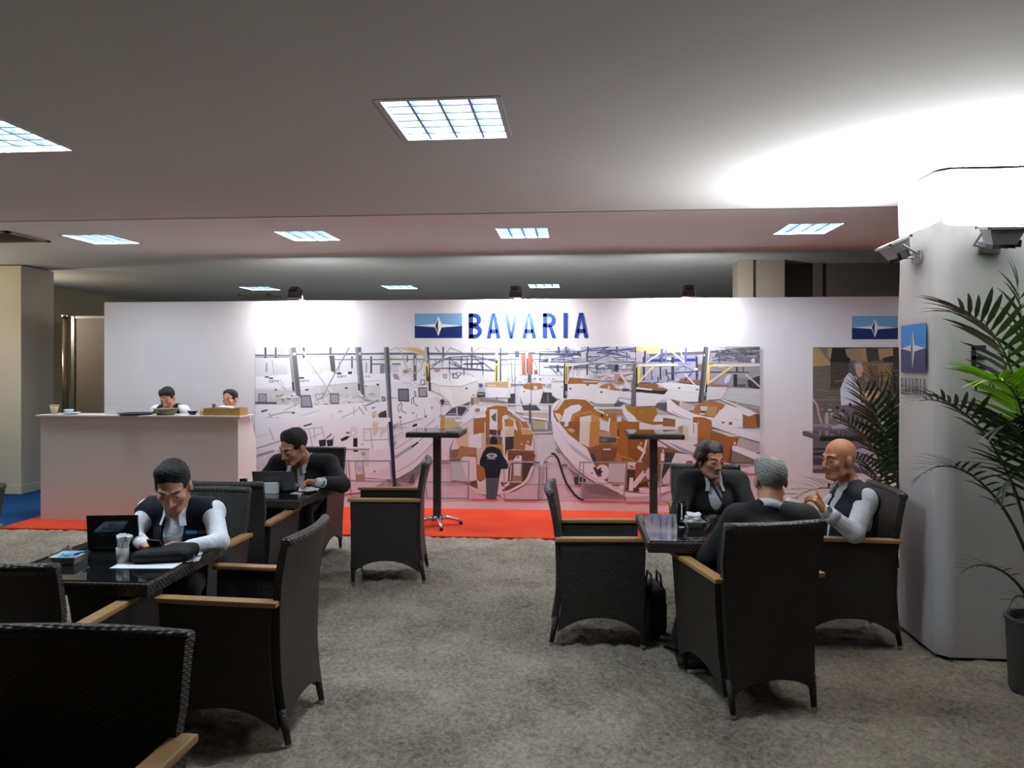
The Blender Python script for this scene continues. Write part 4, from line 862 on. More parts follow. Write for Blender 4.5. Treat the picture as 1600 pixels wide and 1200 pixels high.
p([(158, 490), (268, 490), (290, 738), (174, 738)], (170, 138, 112)); p([(170, 496), (256, 496), (262, 646), (178, 646)], (208, 202, 216)); p([(184, 540), (246, 540), (250, 612), (190, 612)], (190, 184, 204))
GR = (134, 134, 142)
l([(-80, 470), (80, 480), (615, 480)], 15, GR); l([(80, 480), (112, 932)], 15, GR); l([(50, 500), (60, 725)], 10, GR); l([(60, 728), (640, 738)], 12, GR); l([(110, 932), (600, 938)], 10, (150, 148, 156)); l([(596, 480), (612, 720)], 14, (150, 150, 156))
l([(998, 486), (1600, 486)], 15, (150, 152, 156)); l([(1000, 486), (1060, 945)], 11, GR); l([(1055, 742), (1640, 746)], 11, GR); l([(1055, 946), (1582, 946)], 10, GR); l([(1578, 486), (1580, 946)], 15, GR); l([(1120, 768), (1440, 768)], 6, (176, 160, 172)); l([(1110, 540), (1350, 545)], 5, (196, 180, 192))
p([(1355, 492), (1572, 492), (1572, 740), (1370, 722)], (192, 186, 198)); l([(1400, 600), (1520, 600)], 4, (170, 164, 180))
l([(600, 480), (638, 935)], 16, (150, 152, 158)); p([(578, -10), (626, -10), (688, 936), (640, 936)], (36, 40, 76)); l([(582, -10), (644, 936)], 8, (80, 82, 96))
# wooden lockers at right of the crop
p([(1230, -10), (1420, -10), (1420, 30), (1480, 60), (1260, 90), (1240, 70)], (196, 176, 120)); p([(1240, -10), (1280, -10), (1275, 40), (1250, 60)], (206, 132, 60)); p([(1415, 185), (1560, 122), (1640, 40), (1640, 300), (1460, 250)], (214, 172, 140)); p([(1340, 340), (1440, 330), (1470, 292), (1530, 290), (1640, 320), (1640, 420), (1460, 425), (1450, 462), (1350, 462)], (182, 128, 86)); p([(1350, 345), (1440, 338), (1440, 430), (1360, 440)], (150, 112, 92)); l([(1345, 330), (1400, 190), (1430, 160)], 5, (120, 110, 126)); e(1440, 448, 12, 14, (236, 226, 230))
# bucket pair and rails on the near deck (around the man with the laptop)
crop(390, 660, 8.571)
p([(928, 238), (1026, 222), (1026, 312), (944, 322)], (50, 44, 46)); p([(1034, 236), (1126, 222), (1120, 312), (1048, 318)], (54, 48, 52)); l([(1030, 215), (1100, 152)], 12, (52, 46, 48)); l([(1112, 235), (1132, 190)], 9, (120, 100, 90)); p([(1218, 222), (1300, 182), (1360, 184), (1240, 250)], (54, 46, 46)); l([(860, 350), (1450, 356)], 15, (178, 154, 134)); l([(670, 40), (720, 240)], 7, LST); l([(800, 80), (850, 340)], 7, (150, 146, 160)); l([(690, 100), (980, 60)], 6, LST); l([(730, 240), (880, 180), (1000, 130)], 6, LST); l([(860, 60), (885, 240)], 7, LST); l([(970, 60), (1010, 220)], 6, LST); p([(728, 40), (836, 8), (838, 24), (730, 58)], (48, 44, 44))
l([(100, 345), (420, 245)], 16, (170, 166, 184)); p([(100, 430), (330, 365), (335, 390), (100, 465)], (158, 152, 164)); l([(80, 200), (260, 150)], 5, (196, 194, 210)); l([(265, 70), (330, 235)], 8, (150, 150, 170))
# ---- lower centre: boat with cabins open, worker in navy jacket
crop(695, 660, 8)
p([(120, 170), (300, -10), (1040, -10), (1110, 130), (1132, 280), (1120, 420), (1000, 720), (840, 850), (640, 890), (420, 860), (300, 760), (200, 470), (80, 330)], (222, 204, 204))
p([(360, -10), (500, -10), (496, 160), (360, 156)], WD); p([(510, -10), (562, -10), (556, 300), (510, 300)], (164, 102, 52)); p([(562, -10), (652, -10), (642, 82), (566, 80)], (226, 220, 222)); p([(560, 88), (652, 92), (652, 162), (560, 152)], (72, 60, 54)); r(660, -10, 720, 100, (176, 108, 46)); p([(655, 100), (700, 90), (700, 165), (660, 165)], (90, 70, 66)); r(720, -10, 750, 440, (222, 206, 196)); r(752, -10, 860, 50, (192, 122, 46)); p([(755, 90), (860, 40), (870, 170), (760, 175)], (214, 186, 160)); p([(300, 166), (460, 130), (500, 132), (500, 310), (440, 332), (300, 312)], (226, 218, 226)); r(455, 135, 505, 460, (206, 180, 164))
p([(130, 165), (300, 30), (296, 300), (160, 300)], (214, 178, 150))
p([(510, 276), (732, 272), (732, 440), (510, 440)], (190, 132, 40)); p([(525, 200), (600, 160), (720, 180), (720, 275), (530, 275)], (120, 96, 84)); p([(754, 180), (866, 174), (866, 330), (780, 344), (756, 440)], (64, 57, 50)); p([(866, 90), (950, 78), (1062, 90), (1102, 150), (1082, 292), (1000, 345), (868, 335)], (166, 102, 50)); p([(950, 78), (1082, 100), (1092, 150), (960, 152)], (206, 156, 100)); e(1040, 240, 14, 14, (226, 200, 160)); r(952, 260, 968, 280, (226, 200, 160)); p([(860, -10), (1020, -10), (1060, 70), (950, 70), (900, 90)], (180, 112, 60)); l([(870, -10), (905, 100)], 16, (226, 214, 210)); l([(940, -10), (970, 60)], 14, (206, 170, 140)); p([(1000, 345), (1015, 265), (1080, 300), (1075, 350)], (222, 196, 190))
l([(1030, -20), (1070, 40), (1105, 130), (1128, 260), (1126, 390)], 18, (214, 208, 218)); l([(1040, -10), (1095, 110), (1118, 260), (1115, 390)], 6, (90, 84, 100))
p([(1112, 390), (1130, 400), (1104, 530), (1004, 722), (960, 745), (970, 480)], (74, 58, 54)); p([(785, 340), (1112, 352), (1120, 485), (790, 475)], (140, 84, 58)); p([(800, 360), (1100, 375), (1100, 470), (800, 460)], (118, 70, 50)); p([(840, 490), (900, 415), (962, 412), (962, 490)], (226, 210, 208)); r(905, 425, 930, 440, DK); p([(780, 500), (980, 500), (970, 760), (780, 790)], (96, 72, 64)); p([(852, 512), (962, 508), (966, 758), (848, 760)], (160, 122, 96)); p([(864, 518), (956, 516), (946, 668), (864, 662)], (204, 196, 206)); p([(700, 740), (960, 760), (870, 830), (720, 866)], (112, 70, 56)); l([(780, 720), (790, 560), (840, 480)], 16, (226, 214, 218)); l([(820, 720), (830, 540)], 14, (214, 196, 196))
p([(70, 345), (165, 330), (198, 292), (260, 298), (412, 320), (404, 410), (250, 412), (200, 462), (70, 462)], (172, 118, 76)); p([(70, 345), (165, 335), (165, 430), (90, 450)], (130, 100, 90)); p([(204, 420), (404, 398), (404, 520), (512, 560), (512, 700), (444, 744), (404, 712), (388, 430)], (158, 94, 46)); p([(240, 432), (384, 430), (388, 705), (300, 722)], (226, 206, 212)); p([(310, 740), (402, 718), (416, 822), (320, 792)], (98, 76, 72)); r(400, 320, 470, 560, (206, 186, 178))
p([(404, 520), (512, 560), (512, 690), (404, 712)], (170, 102, 46))
p([(416, 800), (520, 720), (690, 740), (720, 800), (640, 880), (420, 840)], (216, 200, 204)); l([(300, 790), (420, 880), (600, 900), (800, 862), (970, 775), (1040, 700), (1095, 560)], 30, (230, 210, 220)); l([(650, 850), (720, 820), (800, 760)], 26, (226, 210, 216)); l([(300, 800), (420, 892), (600, 914), (800, 878), (980, 785)], 5, (150, 120, 130)); l([(640, 920), (720, 965)], 12, (230, 214, 222)); p([(300, 800), (420, 900), (510, 910), (500, 960), (300, 950)], (206, 176, 186)); p([(680, 905), (880, 860), (1000, 790), (1160, 790), (1160, 960), (740, 960)], (204, 184, 194))
# rails
l([(-20, 485), (302, 485)], 15, (146, 148, 152)); l([(300, 480), (300, 946)], 13, GR); l([(-20, 745), (300, 745)], 10, GR); l([(260, 750), (415, 815)], 10, (110, 90, 92)); l([(-20, 948), (300, 948)], 9, GR); l([(742, 560), (746, 962)], 13, (150, 146, 152)); l([(745, 962), (1275, 966)], 12, (110, 104, 112)); l([(705, 738), (1270, 752)], 13, (196, 190, 200)); l([(780, 484), (1172, 496)], 16, (176, 172, 178)); l([(1120, 500), (1290, 492)], 13, (76, 74, 84)); l([(1272, 540), (1272, 800)], 14, (110, 106, 114)); l([(1170, 575), (1280, 575)], 7, GR); l([(1000, 778), (1640, 780)], 7, (176, 156, 168)); l([(1100, 545), (1640, 560)], 5, (190, 170, 184)); l([(1112, 560), (1112, 730)], 6, (190, 170, 184))
# worker
e(612, 238, 46, 58, (42, 34, 34)); p([(580, 276), (645, 276), (640, 302), (580, 300)], (196, 150, 124)); p([(520, 312), (600, 296), (690, 330), (722, 400), (765, 470), (806, 520), (785, 578), (704, 582), (682, 692), (516, 702), (496, 570), (438, 532), (440, 470), (478, 372)], (27, 33, 47)); p([(690, 340), (722, 400), (800, 525), (780, 575), (700, 560)], (34, 42, 60)); p([(770, 490), (830, 480), (838, 520), (800, 540)], (190, 150, 140)); p([(514, 695), (684, 690), (664, 860), (640, 962), (520, 957)], (76, 83, 97)); l([(585, 760), (590, 955)], 6, (54, 60, 72)); e(588, 412, 64, 29, (206, 208, 216)); e(588, 412, 48, 18, (27, 33, 47)); e(566, 412, 17, 13, (206, 208, 216)); e(612, 412, 17, 13, (206, 208, 216)); e(567, 412, 11, 8, (27, 33, 47)); e(611, 412, 11, 8, (27, 33, 47)); p([(515, 412), (535, 404), (535, 422)], (206, 208, 216)); p([(662, 418), (640, 406), (640, 426)], (206, 208, 216)); r(530, 446, 635, 458, (170, 172, 182))
# extraction pipe and black hose
p([(1178, 535), (1234, 535), (1216, 952), (1164, 952)], (172, 166, 174)); p([(1178, 535), (1196, 535), (1184, 952), (1164, 952)], (140, 136, 144)); l([(1204, 530), (1222, 460), (1270, 410), (1340, 382)], 44, (214, 204, 218)); l([(1200, 520), (1225, 450), (1290, 400)], 12, (232, 222, 234))
crop(845, 660, 8)
p([(-130, -10), (136, -10), (134, 112), (-110, 112)], (126, 132, 146)); p([(-100, -10), (60, -10), (62, 82), (-90, 82)], (182, 168, 124)); l([(40, -10), (55, 80)], 12, (206, 190, 140)); r(60, -10, 84, 90, (200, 198, 206)); l([(-100, 125), (130, 120)], 14, (226, 218, 226))
# ---- lower right: the big open hull
p([(205, -10), (1640, -10), (1640, 300), (1500, 400), (1400, 700), (1250, 760), (1100, 830), (900, 800), (740, 700), (640, 470), (580, 330), (340, 150)], (160, 96, 46))
p([(136, -10), (225, -10), (350, 148), (582, 328), (642, 470), (742, 690), (900, 790), (1060, 868), (1300, 890), (1500, 845), (1640, 780), (1640, 830), (1480, 905), (1280, 945), (1050, 925), (850, 835), (600, 695), (430, 565), (270, 385), (165, 200)], (230, 221, 233)); p([(315, 236), (480, 352), (640, 478), (596, 486), (420, 366)], (196, 182, 201)); l([(180, 30), (330, 250), (500, 380), (640, 475)], 5, (190, 178, 196)); l([(210, 300), (300, 420), (430, 540), (610, 670), (850, 810)], 7, (160, 142, 158)); l([(190, 330), (235, 385)], 10, (70, 66, 76)); r(265, 520, 330, 550, (110, 108, 112)); e(640, 632, 13, 10, (110, 96, 110))
p([(250, 20), (350, -10), (480, -10), (470, 160), (430, 110), (300, 60)], (150, 88, 46)); p([(320, 80), (390, 70), (432, 105), (380, 130)], (222, 160, 116)); p([(300, -10), (350, -10), (340, 50), (290, 50)], (226, 214, 216))
p([(490, -10), (618, -10), (602, 312), (482, 250)], (222, 208, 192)); p([(618, -10), (735, -10), (728, 290), (605, 312)], (196, 130, 52)); p([(868, -10), (955, -10), (955, 272), (868, 262)], (190, 122, 56)); p([(738, -10), (864, -10), (852, 112), (736, 92)], (224, 214, 218)); l([(850, -10), (846, 110)], 20, (236, 228, 228)); p([(732, 110), (868, 120), (868, 190), (732, 180)], (190, 150, 120)); p([(732, 172), (942, 192), (942, 252), (732, 252)], (74, 74, 78)); e(785, 215, 48, 28, (110, 112, 116)); r(955, 90, 985, 210, (70, 54, 46)); l([(955, 180), (985, 205)], 14, (226, 216, 216))
p([(972, -10), (1335, -10), (1300, 312), (1200, 482), (1010, 432), (972, 252)], (172, 98, 30)); p([(1080, 160), (1335, 150), (1300, 312), (1200, 482), (1090, 440)], (150, 80, 26)); p([(1300, 150), (1600, 320), (1400, 300)], (206, 186, 184)); p([(1290, 312), (1640, 300), (1640, 700), (1400, 720), (1200, 500)], (134, 80, 56))
p([(588, 330), (680, 290), (870, 268), (955, 310), (945, 482), (752, 482), (742, 360), (640, 360)], (146, 86, 52)); p([(750, 330), (950, 315), (942, 480), (752, 480)], (130, 78, 50)); l([(782, 335), (870, 335)], 16, (226, 208, 196)); p([(585, 330), (740, 345), (742, 480), (650, 480)], (136, 84, 56)); p([(610, 390), (650, 385), (690, 440), (690, 520), (640, 470)], (70, 64, 70)); p([(920, 480), (960, 350), (1010, 440), (1010, 490)], (196, 112, 60)); l([(1000, 420), (1100, 440), (1170, 480)], 10, (206, 140, 100))
p([(1085, 490), (1190, 495), (1190, 580), (1085, 575)], (226, 206, 206)); p([(1095, 535), (1180, 560), (1130, 565)], DK); l([(1330, 160), (1290, 370), (1230, 485)], 26, (224, 206, 196)); l([(1222, 305), (1300, 368)], 44, (226, 204, 194)); e(1252, 262, 16, 16, (216, 150, 110)); r(1200, 480, 1270, 500, (200, 176, 176))
e(770, 620, 88, 96, (226, 216, 226)); p([(700, 560), (720, 700), (650, 560)], (70, 56, 56)); p([(702, 592), (752, 558), (755, 600), (785, 614), (752, 630), (760, 670), (730, 680), (712, 645)], (74, 58, 54))
p([(850, 512), (1064, 510), (1046, 752), (838, 742)], (202, 194, 202)); l([(900, 540), (990, 545)], 5, (160, 154, 170))
p([(1080, 590), (1180, 600), (1200, 770), (1330, 735), (1360, 840), (1160, 862), (1080, 832)], (78, 58, 52)); p([(1180, 520), (1280, 500), (1340, 560), (1290, 640), (1180, 740)], (150, 88, 52)); l([(1160, 790), (1290, 630)], 60, (228, 208, 216)); p([(1290, 640), (1345, 560), (1460, 560), (1450, 715), (1340, 715)], (214, 190, 190)); p([(1280, 610), (1310, 615), (1300, 640)], DK); p([(1110, 688), (1154, 690), (1152, 855), (1098, 852)], (232, 222, 226)); p([(1200, 820), (1300, 800), (1420, 830), (1300, 870)], (190, 120, 110)); p([(840, 790), (1040, 800), (1050, 860), (900, 820)], (214, 200, 218)); r(985, 780, 1050, 830, (230, 220, 226))
p([(520, 772), (660, 765), (800, 810), (1030, 905), (1020, 962), (520, 962)], (148, 124, 132)); p([(540, 760), (760, 775), (980, 880), (960, 930), (600, 880)], (128, 106, 112)); p([(410, 680), (480, 670), (560, 705), (560, 762), (430, 785)], (62, 60, 66)); p([(330, 560), (480, 650), (430, 690)], (130, 120, 128)); p([(1060, 930), (1480, 910), (1480, 990), (1060, 990)], (196, 174, 184))
# white spray bottle, dark hull side
p([(1490, 380), (1640, 380), (1640, 600), (1540, 800), (1490, 700)], (58, 52, 56)); p([(1500, 400), (1540, 400), (1542, 485), (1498, 485)], (226, 220, 226)); l([(1520, 400), (1530, 340)], 16, (220, 214, 220))
l([(485, 496), (1085, 496)], 16, (150, 153, 156)); l([(490, 500), (476, 752)], 15, (150, 153, 156)); l([(536, 500), (508, 962)], 15, (150, 153, 156)); l([(1070, 500), (1034, 972)], 18, (150, 150, 154)); l([(474, 752), (1052, 766)], 15, (176, 178, 182)); l([(506, 966), (1038, 972)], 14, (190, 186, 192)); l([(1486, 506), (1640, 506)], 16, (160, 162, 166)); l([(1520, 512), (1480, 985)], 22, (150, 150, 156)); l([(1480, 984), (1640, 988)], 14, (170, 166, 172)); l([(1440, 770), (1640, 766)], 12, (150, 150, 156))
l([(-10, 778), (470, 784)], 7, (176, 156, 168)); l([(5, 770), (75, 770)], 8, (110, 106, 114))
l([(140, 386), (175, 398), (215, 450), (245, 540), (275, 640), (325, 765), (420, 900), (480, 950), (530, 970)], 25, (42, 42, 44)); l([(520, 975), (680, 985)], 9, (110, 96, 104))
# ---- far right lower
crop(1000, 640, 8)
p([(-10, 150), (160, 190), (700, 160), (720, 420), (480, 515), (200, 340), (-10, 260)], (226, 216, 222)); p([(450, 130), (670, 168), (718, 180), (712, 332), (592, 342), (450, 222)], (234, 227, 233)); p([(530, 200), (602, 210), (602, 385), (520, 392)], (220, 202, 186)); p([(480, 210), (540, 195), (525, 380), (440, 350)], (176, 140, 112)); p([(288, 98), (442, 122), (436, 215), (282, 208)], (150, 100, 58)); p([(-10, 60), (60, 20), (200, 20), (200, 60), (150, 160), (110, 180), (-10, 140)], (172, 112, 38))
p([(668, 98), (882, 130), (902, 240), (872, 390), (1030, 490), (1030, 640), (720, 600), (718, 180)], (176, 104, 42)); p([(720, 330), (880, 380), (1030, 490), (1030, 640), (720, 640)], (158, 92, 44)); l([(668, 180), (668, 300)], 10, (150, 110, 96)); l([(728, 150), (672, 290)], 10, (226, 210, 210))
p([(888, 128), (952, 145), (1490, 308), (1490, 402), (1240, 330), (900, 212)], (232, 225, 231)); l([(900, 222), (1240, 335), (1490, 412)], 11, (110, 90, 92)); p([(885, 262), (1122, 342), (1242, 342), (1212, 462), (1152, 492), (1142, 625), (1030, 645), (1030, 490), (868, 402)], (158, 90, 42)); p([(890, 250), (940, 248), (1242, 332), (1122, 342)], (230, 210, 190)); p([(1242, 342), (1500, 425), (1500, 560), (1200, 452)], (184, 172, 172)); e(1180, 422, 14, 22, (222, 196, 176)); p([(1150, 452), (1200, 452), (1500, 560), (1500, 655), (1148, 506)], (232, 224, 231)); p([(1150, 512), (1484, 660), (1130, 662)], (130, 112, 106)); r(1455, 535, 1490, 548, (60, 50, 54)); p([(1120, 480), (1150, 500), (1140, 660), (1100, 660)], (110, 66, 44))
p([(150, 318), (330, 318), (690, 458), (690, 575), (480, 515), (200, 352)], (226, 218, 229)); p([(335, 398), (690, 540), (690, 582), (500, 512)], (168, 160, 174)); p([(190, 350), (480, 512), (440, 515), (270, 450)], (140, 120, 120)); p([(190, 375), (330, 455), (330, 485), (190, 430)], (220, 206, 206)); p([(70, 472), (262, 470), (482, 512), (442, 640), (240, 662), (60, 690)], (140, 84, 54)); p([(310, 532), (452, 540), (402, 682), (300, 885), (250, 885), (300, 660)], (62, 56, 60)); p([(258, 545), (302, 545), (302, 640), (256, 640)], (232, 226, 232)); l([(280, 545), (290, 495)], 14, (226, 220, 226)); p([(440, 540), (640, 560), (690, 660), (380, 680)], (226, 216, 226))
p([(-10, 975), (160, 985), (330, 955), (428, 948), (380, 1012), (200, 1055), (-10, 1035)], (232, 208, 222)); p([(270, 880), (380, 700), (440, 680), (430, 900), (290, 930)], (214, 190, 200)); p([(412, 690), (505, 698), (492, 852), (402, 852)], (218, 208, 218)); p([(392, 852), (492, 852), (482, 942), (378, 942)], (138, 94, 78)); l([(570, 720), (590, 650), (640, 650), (660, 730)], 22, (110, 84, 110)); l([(245, 664), (700, 680)], 14, (160, 160, 166)); l([(270, 670), (240, 1145)], 20, (160, 158, 164)); l([(240, 1142), (480, 1145)], 14, (176, 170, 178)); l([(390, 690), (360, 1000)], 10, (160, 158, 164)); l([(220, 930), (420, 945)], 10, (150, 150, 156)); l([(515, 690), (515, 750)], 14, (110, 100, 110)); l([(1215, 680), (1500, 672)], 14, (150, 146, 156)); l([(1230, 690), (1230, 760)], 14, (150, 146, 156)); p([(1020, 650), (1110, 670), (1200, 720), (1190, 760), (1050, 720)], (222, 170, 160)); p([(1100, 670), (1215, 700), (1215, 750), (1150, 720)], (214, 190, 198)); p([(1260, 740), (1400, 700), (1490, 690), (1490, 780), (1350, 800)], (224, 206, 216))
m_.build('wall_mural', M_print, 'large photo mural of yachts being built, on the white wall', 'mural')

# ---- second photo panel
m2 = Print(2.735, 4.15, .482, 1.915); m2.crop(1260, 535, 5.713)
m2.r(0, 0, 1400, 1300, (104, 96, 88)); m2.p([(50, 40), (120, 60), (222, 190), (220, 205), (50, 215)], (172, 136, 84)); m2.p([(110, 50), (230, 50), (210, 170), (170, 130)], (112, 108, 102)); m2.p([(190, 50), (235, 50), (215, 150), (190, 130)], (168, 138, 104)); m2.p([(230, 50), (380, 50), (390, 180), (212, 178)], (46, 38, 38)); m2.p([(345, 60), (530, 50), (545, 180), (440, 190), (360, 120)], (152, 130, 98)); m2.p([(480, 60), (535, 60), (530, 180), (490, 180)], (176, 134, 80)); m2.p([(530, 50), (640, 50), (650, 160), (545, 170)], (66, 62, 58)); m2.p([(640, 60), (772, 50), (772, 130), (650, 152)], (176, 142, 88)); m2.p([(680, 140), (760, 120), (840, 140), (840, 180), (690, 175)], (56, 46, 44)); m2.r(772, 45, 1400, 440, (62, 54, 52))
m2.r(215, 180, 380, 420, (72, 62, 58)); m2.p([(510, 190), (772, 185), (750, 350), (520, 345)], (150, 118, 76)); m2.r(560, 200, 640, 420, (116, 92, 68))
for k in range(60):
    x = rn.uniform(55, 800); y = rn.uniform(200, 500); m2.l([(x, y), (x+rn.uniform(20, 90), y+rn.uniform(-3, 3))], rn.uniform(3, 7), rn.choice([(124, 112, 98), (84, 76, 70), (150, 126, 92), (66, 58, 54), (110, 102, 96)]))
m2.l([(50, 512), (620, 516)], 5, (150, 146, 146)); m2.p([(490, 440), (580, 430), (680, 440), (680, 500), (490, 520)], (188, 164, 116)); m2.e(432, 222, 52, 62, (96, 90, 90)); m2.e(455, 205, 36, 40, (140, 136, 136)); m2.p([(442, 195), (490, 185), (505, 215), (512, 252), (498, 268), (494, 300), (462, 312), (440, 260)], (204, 156, 138)); m2.p([(380, 270), (448, 312), (474, 430), (492, 620), (310, 580), (300, 420), (340, 320)], (210, 214, 226)); m2.p([(400, 330), (440, 340), (470, 600), (420, 600)], (184, 188, 204))
m2.p([(50, 640), (200, 620), (320, 560), (520, 560), (840, 500), (1400, 480), (1400, 1300), (50, 1300)], (112, 104, 108))
for k in range(70):
    x = rn.uniform(60, 1000); y = rn.uniform(540, 780); m2.e(x, y, rn.uniform(8, 34), rn.uniform(6, 24), rn.choice([(52, 48, 50), (150, 142, 142), (186, 178, 184), (84, 78, 78), (124, 118, 112)]), 8)
m2.l([(60, 510), (95, 560), (108, 640), (135, 720)], 16, (200, 160, 140)); m2.p([(165, 640), (185, 620), (200, 640), (196, 760), (168, 760)], (176, 168, 156)); m2.l([(60, 740), (230, 740)], 22, (140, 134, 146)); m2.p([(220, 745), (370, 720), (370, 770), (230, 770)], (176, 166, 182)); m2.r(50, 800, 400, 930, (96, 90, 94)); m2.r(50, 940, 200, 965, (58, 52, 58)); m2.r(50, 980, 200, 1010, (52, 48, 52)); m2.r(50, 1030, 200, 1090, (78, 70, 78)); m2.r(50, 1100, 220, 1130, (150, 140, 150)); m2.r(50, 1130, 300, 1200, (92, 82, 92)); m2.p([(430, 960), (560, 930), (640, 1040), (640, 1180), (430, 1100)], (176, 164, 184)); m2.p([(600, 700), (760, 640), (840, 700), (700, 760)], (186, 180, 182)); m2.p([(660, 780), (840, 760), (840, 860), (680, 880)], (150, 146, 150))
m2.build('wall_poster', M_print, 'narrow photo panel of a man by rocky water, right of the mural', 'poster')

# ---- emblems
def emblem_polys(T, light=(112, 172, 222), navy=(22, 44, 116)):
    """unit design: u 0..1, v 0..1 upward; T maps to the print's plane"""
    return [([(0, .48), (1, .48), (1, 1), (0, 1)], light), ([(0, 0), (1, 0), (1, .5), (.57, .455), (.43, .455), (0, .5)], navy),
            ([(.015, .505), (.43, .57), (.5, .89), (.57, .57), (.985, .49), (.57, .43), (.5, .08), (.43, .44)], (238, 240, 244)),
            ([(.437, .50), (.492, .80), (.492, .17)], (26, 28, 44))]
def emblem(name, x0, x1, z0, z1, label):
    pr = Print(x0, x1, z0, z1)
    for poly, col in emblem_polys(None): pr.wall([(x0+(x1-x0)*u, z0+(z1-z0)*v) for u, v in poly], col)
    return pr.build(name, M_print, label, 'logo')
emblem('wall_emblem', -1.882, -1.311, 2.035, 2.327, 'blue and navy star emblem beside the big blue lettering')
emblem('wall_emblem', 3.167, 3.671, 2.005, 2.268, 'blue and navy star emblem above the narrow photo panel')

# ---- lettering: condensed sans capitals built from bars
def letter(bm, ch, x, w, h, t, y, Pm):
    def q(pts): bm.faces.new([bm.verts.new(Pm(x+a*w, b*h, y)) for a, b in pts])
    tw = t/w; th = t/h*.92
    def bowl(z0, z1, x1):
        n = 10; cx = .42; rx, rz = x1-cx, (z1-z0)/2; cz = (z0+z1)/2; ri, zi = rx-tw*.95, rz-th
        P0 = [(0, z1), (cx, z1)]+[(cx+rx*math.sin(math.pi*k/n), cz+rz*math.cos(math.pi*k/n)) for k in range(1, n)]+[(cx, z0), (0, z0)]
        P1 = [(0, z1-th), (cx, z1-th)]+[(cx+ri*math.sin(math.pi*k/n), cz+zi*math.cos(math.pi*k/n)) for k in range(1, n)]+[(cx, z0+th), (0, z0+th)]
        for k in range(len(P0)-1): q([P0[k], P0[k+1], P1[k+1], P1[k]])
    if ch == 'I': q([(.5-tw/2, 0), (.5+tw/2, 0), (.5+tw/2, 1), (.5-tw/2, 1)])
    elif ch == 'A':
        q([(0, 0), (tw*.95, 0), (.5+tw*.16, 1), (.5-tw*.5, 1)]); q([(1-tw*.95, 0), (1, 0), (.5+tw*.5, 1), (.5-tw*.16, 1)]); q([(.2, .2), (.8, .2), (.77, .2+th), (.23, .2+th)])
    elif ch == 'V':
        q([(.5-tw*.45, 0), (.5+tw*.2, 0), (tw*.95, 1), (0, 1)]); q([(.5-tw*.2, 0), (.5+tw*.45, 0), (1, 1), (1-tw*.95, 1)])
    elif ch == 'B':
        q([(0, 0), (tw, 0), (tw, 1), (0, 1)]); bowl(.48, 1, .94); bowl(0, .56, 1)
    elif ch == 'R':
        q([(0, 0), (tw, 0), (tw, 1), (0, 1)]); bowl(.43, 1, .97); q([(1-tw*.95, 0), (1, 0), (.68, .5), (.42, .5)])
    elif ch == 'E':
        q([(0, 0), (tw, 0), (tw, 1), (0, 1)])
        for z in (0, .5-th/2, 1-th): q([(0, z), (.95, z), (.95, z+th), (0, z+th)])
    elif ch == 'Y':
        q([(.5-tw/2, 0), (.5+tw/2, 0), (.5+tw/2, .45), (.5-tw/2, .45)]); q([(.5-tw/2, .45), (.5+tw/2, .45), (tw, 1), (0, 1)]); q([(.5-tw/2, .45), (.5+tw/2, .45), (1, 1), (1-tw, 1)])
M_ink = mat('blue_ink', (28, 58, 138), .45)
sg = thing('wall_lettering', 'large blue capital lettering at the top of the white wall', 'sign', (-.52, YW, 2.031))
for ch, a, b in (('B', 513, 625), ('A', 667, 785), ('V', 820, 932), ('A', 970, 1090), ('R', 1147, 1262), ('I', 1318, 1368), ('A', 1418, 1540)):
    x0 = sheet(640+a/5.517, 508)[0]; x1 = sheet(640+b/5.517, 508)[0]; bm = bmesh.new()
    letter(bm, ch, x0+.52, x1-x0, .294, .049, -.004, lambda x, z, y: (x, y, z))
    bmesh.ops.recalc_face_normals(bm, faces=bm.faces[:])
    finish(bm, 'letter', M_ink, sg)
# ---- prints on the column
M_ink2 = mat('dark_ink', (34, 40, 62), .5)
pr = []
XF = -.297-.016
def col_left(u, v, y=0): return (XF-y, .17-(.335)*u, 1.66+.30*v)          # emblem on the left face, u runs towards the front
bmv = []; bmf = []; bmc = []
for k, (poly, colr) in enumerate(emblem_polys(None, (58, 132, 206), (34, 40, 84))):
    n = len(bmv); bmv += [col_left(u, v, .0012*k) for u, v in poly]; bmf.append(list(range(n, n+len(poly)))); bmc.append(colr)
me = bpy.data.meshes.new('printed_emblem'); me.from_pydata(bmv, [], bmf); at = me.color_attributes.new('ink', 'FLOAT_COLOR', 'CORNER')
buf = []
for f_, c0 in zip(bmf, bmc): buf += list(srgb(*c0))*len(f_)
at.data.foreach_set('color', buf); link(me, 'printed_emblem', M_print, t_col)
for k, ch in enumerate('BAVARIA'):
    bm = bmesh.new(); wL = .036
    letter(bm, ch, .0, wL, .105, .0115, 0, lambda x, z, y: (XF, .17-k*.0495-x-.002, 1.52+z))
    finish(bm, 'printed_letter', M_ink2, t_col)
for ch, x, z, w, h, t_ in (('E', -.13, 1.675, .085, .145, .026), ('Y', -.13, 1.555, .05, .062, .012), ('A', -.045, 1.555, .05, .062, .012)):
    bm = bmesh.new(); letter(bm, ch, x, w, h, t_, 0, lambda x_, z_, y: (x_, -.30-.014, z+z_)); finish(bm, 'printed_letter', M_ink2, t_col)
